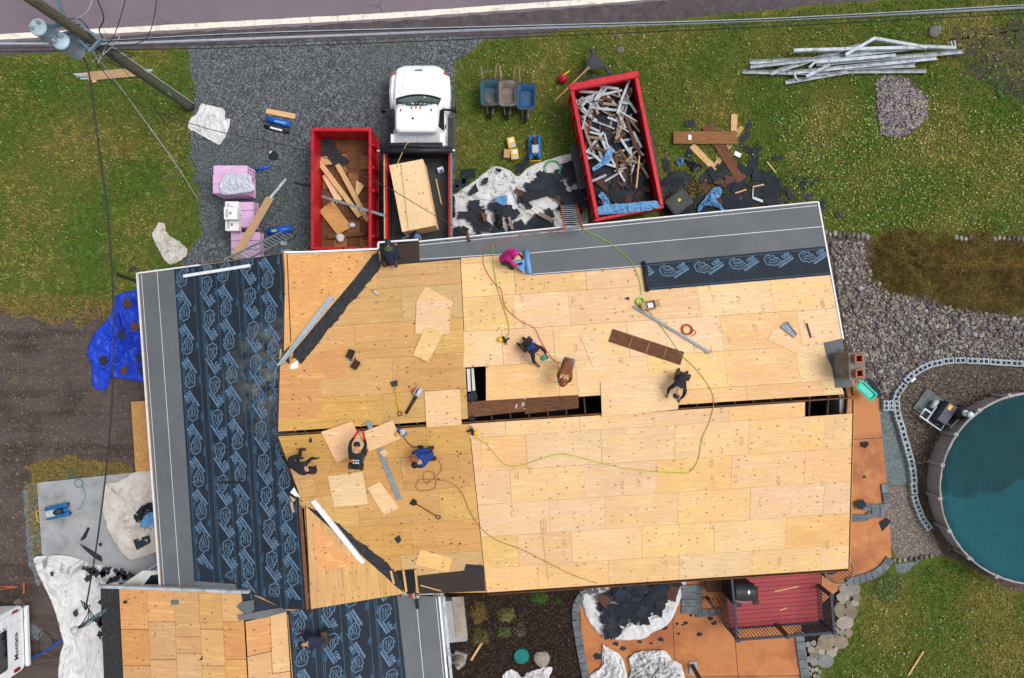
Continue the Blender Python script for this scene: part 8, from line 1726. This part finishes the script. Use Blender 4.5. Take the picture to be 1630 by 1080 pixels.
    rz = rad(heading); r = J[ref]
    if base is None:
        fr = pl.frame(px, py); n = pl.n; X = Vector((cos(rz), sin(rz), 0)); X = (X-n*X.dot(n)).normalized(); Y = n.cross(X); m = Matrix((X, Y, n)).transposed().to_4x4()
        o3 = m.to_3x3() @ r; tgt = pl.at(px, py, HT+o3.dot(n)) ; m.translation = tgt-o3
    else: m = Matrix.Translation(base) @ Matrix.Rotation(rz, 4, 'Z')
    t = thing('person', label, 'person', m); place('body', me2, m, t)
    hm = (J['head']+J['top'])/2; ax = f_dir; zq = ax.to_track_quat('Z', 'X').to_matrix().to_4x4(); T = m @ Matrix.Translation(hm) @ zq
    mb = MB(T)
    if cap == 'hood':
        mb.lathe((0, 0, 0), [(.13, -.14), (.135, -.05), (.13, .04), (.10, .10), (.04, .13)], 16, (1, .9))
        part = mb.build('hood', cap_mat, t, True, m=T)
    elif cap:
        mb.lathe((0, 0, 0), [(.108, -.03), (.115, .0), (.112, .05), (.085, .095), (.03, .115)], 16, (1.05, .95)); part = mb.build(cap, cap_mat, t, True, m=T)
        if cap == 'cap':
            fl_ = m.to_3x3() @ face; lf = (T.to_3x3().inverted() @ fl_).normalized(); sd_ = Vector((-lf.y, lf.x, 0)); mb = MB(T); b0 = lf*.09; mb.prism([b0+sd_*.07+Vector((0, 0, -.01)), b0-sd_*.07+Vector((0, 0, -.01)), b0+lf*.08-sd_*.05+Vector((0, 0, -.02)), b0+lf*.08+sd_*.05+Vector((0, 0, -.02))], [b0+sd_*.07, b0-sd_*.07, b0+lf*.08-sd_*.05+Vector((0, 0, -.01)), b0+lf*.08+sd_*.05+Vector((0, 0, -.01))]); mb.build('brim', cap_mat, part)
    # eyes
    for s_ in (-1, 1):
        e = hm-f_dir*.035+face*.085+Vector((0, .034*s_, 0)); mb = MB(m); mb.lathe(e, [(.002, -.011), (.011, 0), (.002, .011)], 8); mb.build('eye', M['black'], t)
    if extra: extra(t, m, J)
    return t
def cl(name, c, c2=None): return mk(name, c, c2 or tuple(x*.75 for x in c), 7, .85, .35, 24, bd=.02)
blk = cl('black_jacket', (38, 39, 44)); nvy = cl('navy_jacket', (34, 42, 62)); grey = cl('grey_trousers', (66, 68, 74)); brn = cl('brown_jacket', (134, 80, 46)); jean = cl('blue_jeans', (96, 116, 140)); pnk = cl('pink_jacket', (198, 34, 132)); blue = cl('blue_overall', (30, 62, 138)); camo = cl('camouflage_trousers', (92, 82, 62), (50, 46, 40)); redg = cl('red_gloves', (196, 36, 36)); org = cl('orange_gloves', (224, 96, 44)); gg = cl('grey_gloves', (92, 100, 112)); blkg = cl('black_gloves', (34, 34, 36)); grncap = cl('green_cap', (36, 160, 112)); blucap = cl('blue_beanie', (84, 124, 176)); olive = cl('olive_hood', (76, 84, 62)); slate = cl('slate_cap', (56, 62, 76))
def back_print(text, mat, s=.09, dx=.0, icon=None):
    def f(t, m, J):
        a, b = J['waist'], J['chest']; d = (b-a).normalized(); nrm = Vector((-d.z, 0, d.x)); c = a+(b-a)*(.75+dx)+nrm*.16
        Y = d; X = Y.cross(nrm); T = m @ Matrix.Translation(c) @ Matrix((X, Y, nrm)).transposed().to_4x4()
        if icon: mb = MB(T); mb.prism([Vector(p) for p in ((-.13, -.02, 0), (-.06, -.02, 0), (-.03, .03, 0), (-.07, .09, 0), (-.13, .04, 0))], [Vector(p) for p in ((-.13, -.02, .006), (-.06, -.02, .006), (-.03, .03, .006), (-.07, .09, .006), (-.13, .04, .006))]); mb.build('back_logo', M[icon], t)
        for i, ln in enumerate(text):
            vs, fs = text_mesh(ln, s, .003); mb = MB(T @ Matrix.Translation((.05 if icon else 0, .05-.09*i, .004))); mb.add(vs, fs); mb.build('back_lettering', M[mat], t)
    return f
def belt(t, m, J):
    c = J['pel']*.6+J['waist']*.4
    for s_ in (-1, 1):
        mb = MB(m); mb.box(c+Vector((-.02, s_*.19, -.06)), (.2, .1, .16)); mb.build('tool_pouch', M['attic'], t, bevel=.02)
def both(*fs):
    def f(t, m, J):
        for g_ in fs: g_(t, m, J)
    return f
fwd = dict(elbL=(.62, .24, .62), wriL=(.86, .12, .62), elbR=(.62, -.24, .62), wriR=(.86, -.10, .62))
person('worker in black jacket with orange back logo and red gloves holding a plywood sheet', 566, 728, 84, RS, 'bend', blk, grey, redg, 'beanie', ref='chest', arms=dict(elbL=(.62, .24, .72), wriL=(.88, .08, .50), elbR=(.60, -.25, .72), wriR=(.80, -.12, .45)), cap_mat=blk, extra=both(back_print(['ROOF', '& SIDE'], 'print_white', .07, 0, 'orange'), belt))
person('worker in blue overalls and orange gloves crouching beside a looped cord', 684, 726, 190, RS, 'crouch', blue, blue, org, 'beanie', ref='waist', cap_mat=blk, arms=dict(elbR=(.28, -.3, .6), wriR=(.44, -.1, .5)), extra=belt)
person('worker in black hooded jacket bending at the left edge of the old decking', 467, 741, -20, RS, 'bend', blk, blk, blkg, 'hood', ref='waist', cap_mat=blk)
person('worker in black with green cap and blue back print kneeling on the plywood', 851, 557, -45, RN, 'kneel', blk, grey, gg, 'cap', ref='chest', cap_mat=grncap, extra=both(back_print(['20', 'ROOF'], 'roll_blue', .13), belt))
person('worker in brown jacket and blue jeans bending forward with head down', 904, 580, 255, RN, 'bend', brn, jean, gg, 'hood', ref='waist', cap_mat=brn, arms=dict(elbL=(.44, .2, .62), wriL=(.5, .12, .4), elbR=(.4, -.2, .62), wriR=(.5, -.14, .38)))
person('worker in black jacket and camouflage trousers kneeling by the ridge slot', 1083, 613, 248, RN, 'kneel', blk, camo, gg, 'cap', ref='chest', cap_mat=slate, extra=belt)
person('worker in bright pink jacket kneeling at the membrane roll', 800, 411, -5, RN, 'crouch', pnk, camo, blkg, 'hood', ref='waist', cap_mat=pnk, extra=lambda t, m, J: None)
def olive_hood(t, m, J):
    c = J['neck']*.8+J['chest']*.2+Vector((0, 0, .06)); mb = MB(m); mb.lathe(c, [(.13, -.05), (.15, 0), (.12, .05), (.05, .07)], 14, (.8, 1.1)); mb.build('folded_hood', olive, t, True)
person('worker in navy jacket with olive hood kneeling at the upper eave', 619, 403, 88, RN, 'crouch', nvy, nvy, SKIN, 'cap', ref='chest', cap_mat=slate, extra=both(olive_hood, belt))
b = P(668, 378, 2.5); person('worker in dark clothes and blue beanie standing in the truck bed at the eave', 668, 375, 215, RN, 'stand', blk, blk, gg, 'beanie', base=Vector((b.x, b.y+.02, 1.12)), cap_mat=blucap, arms=dict(elbL=(.22, .28, 1.2), wriL=(.5, .18, 1.72), elbR=(.2, -.28, 1.2), wriR=(.45, -.2, 1.70)))
person('worker in navy jacket with red gloves kneeling on the extension underlayment', 497, 1024, 186, XE, 'kneel', nvy, camo, redg, 'beanie', ref='chest', cap_mat=blk, extra=belt)
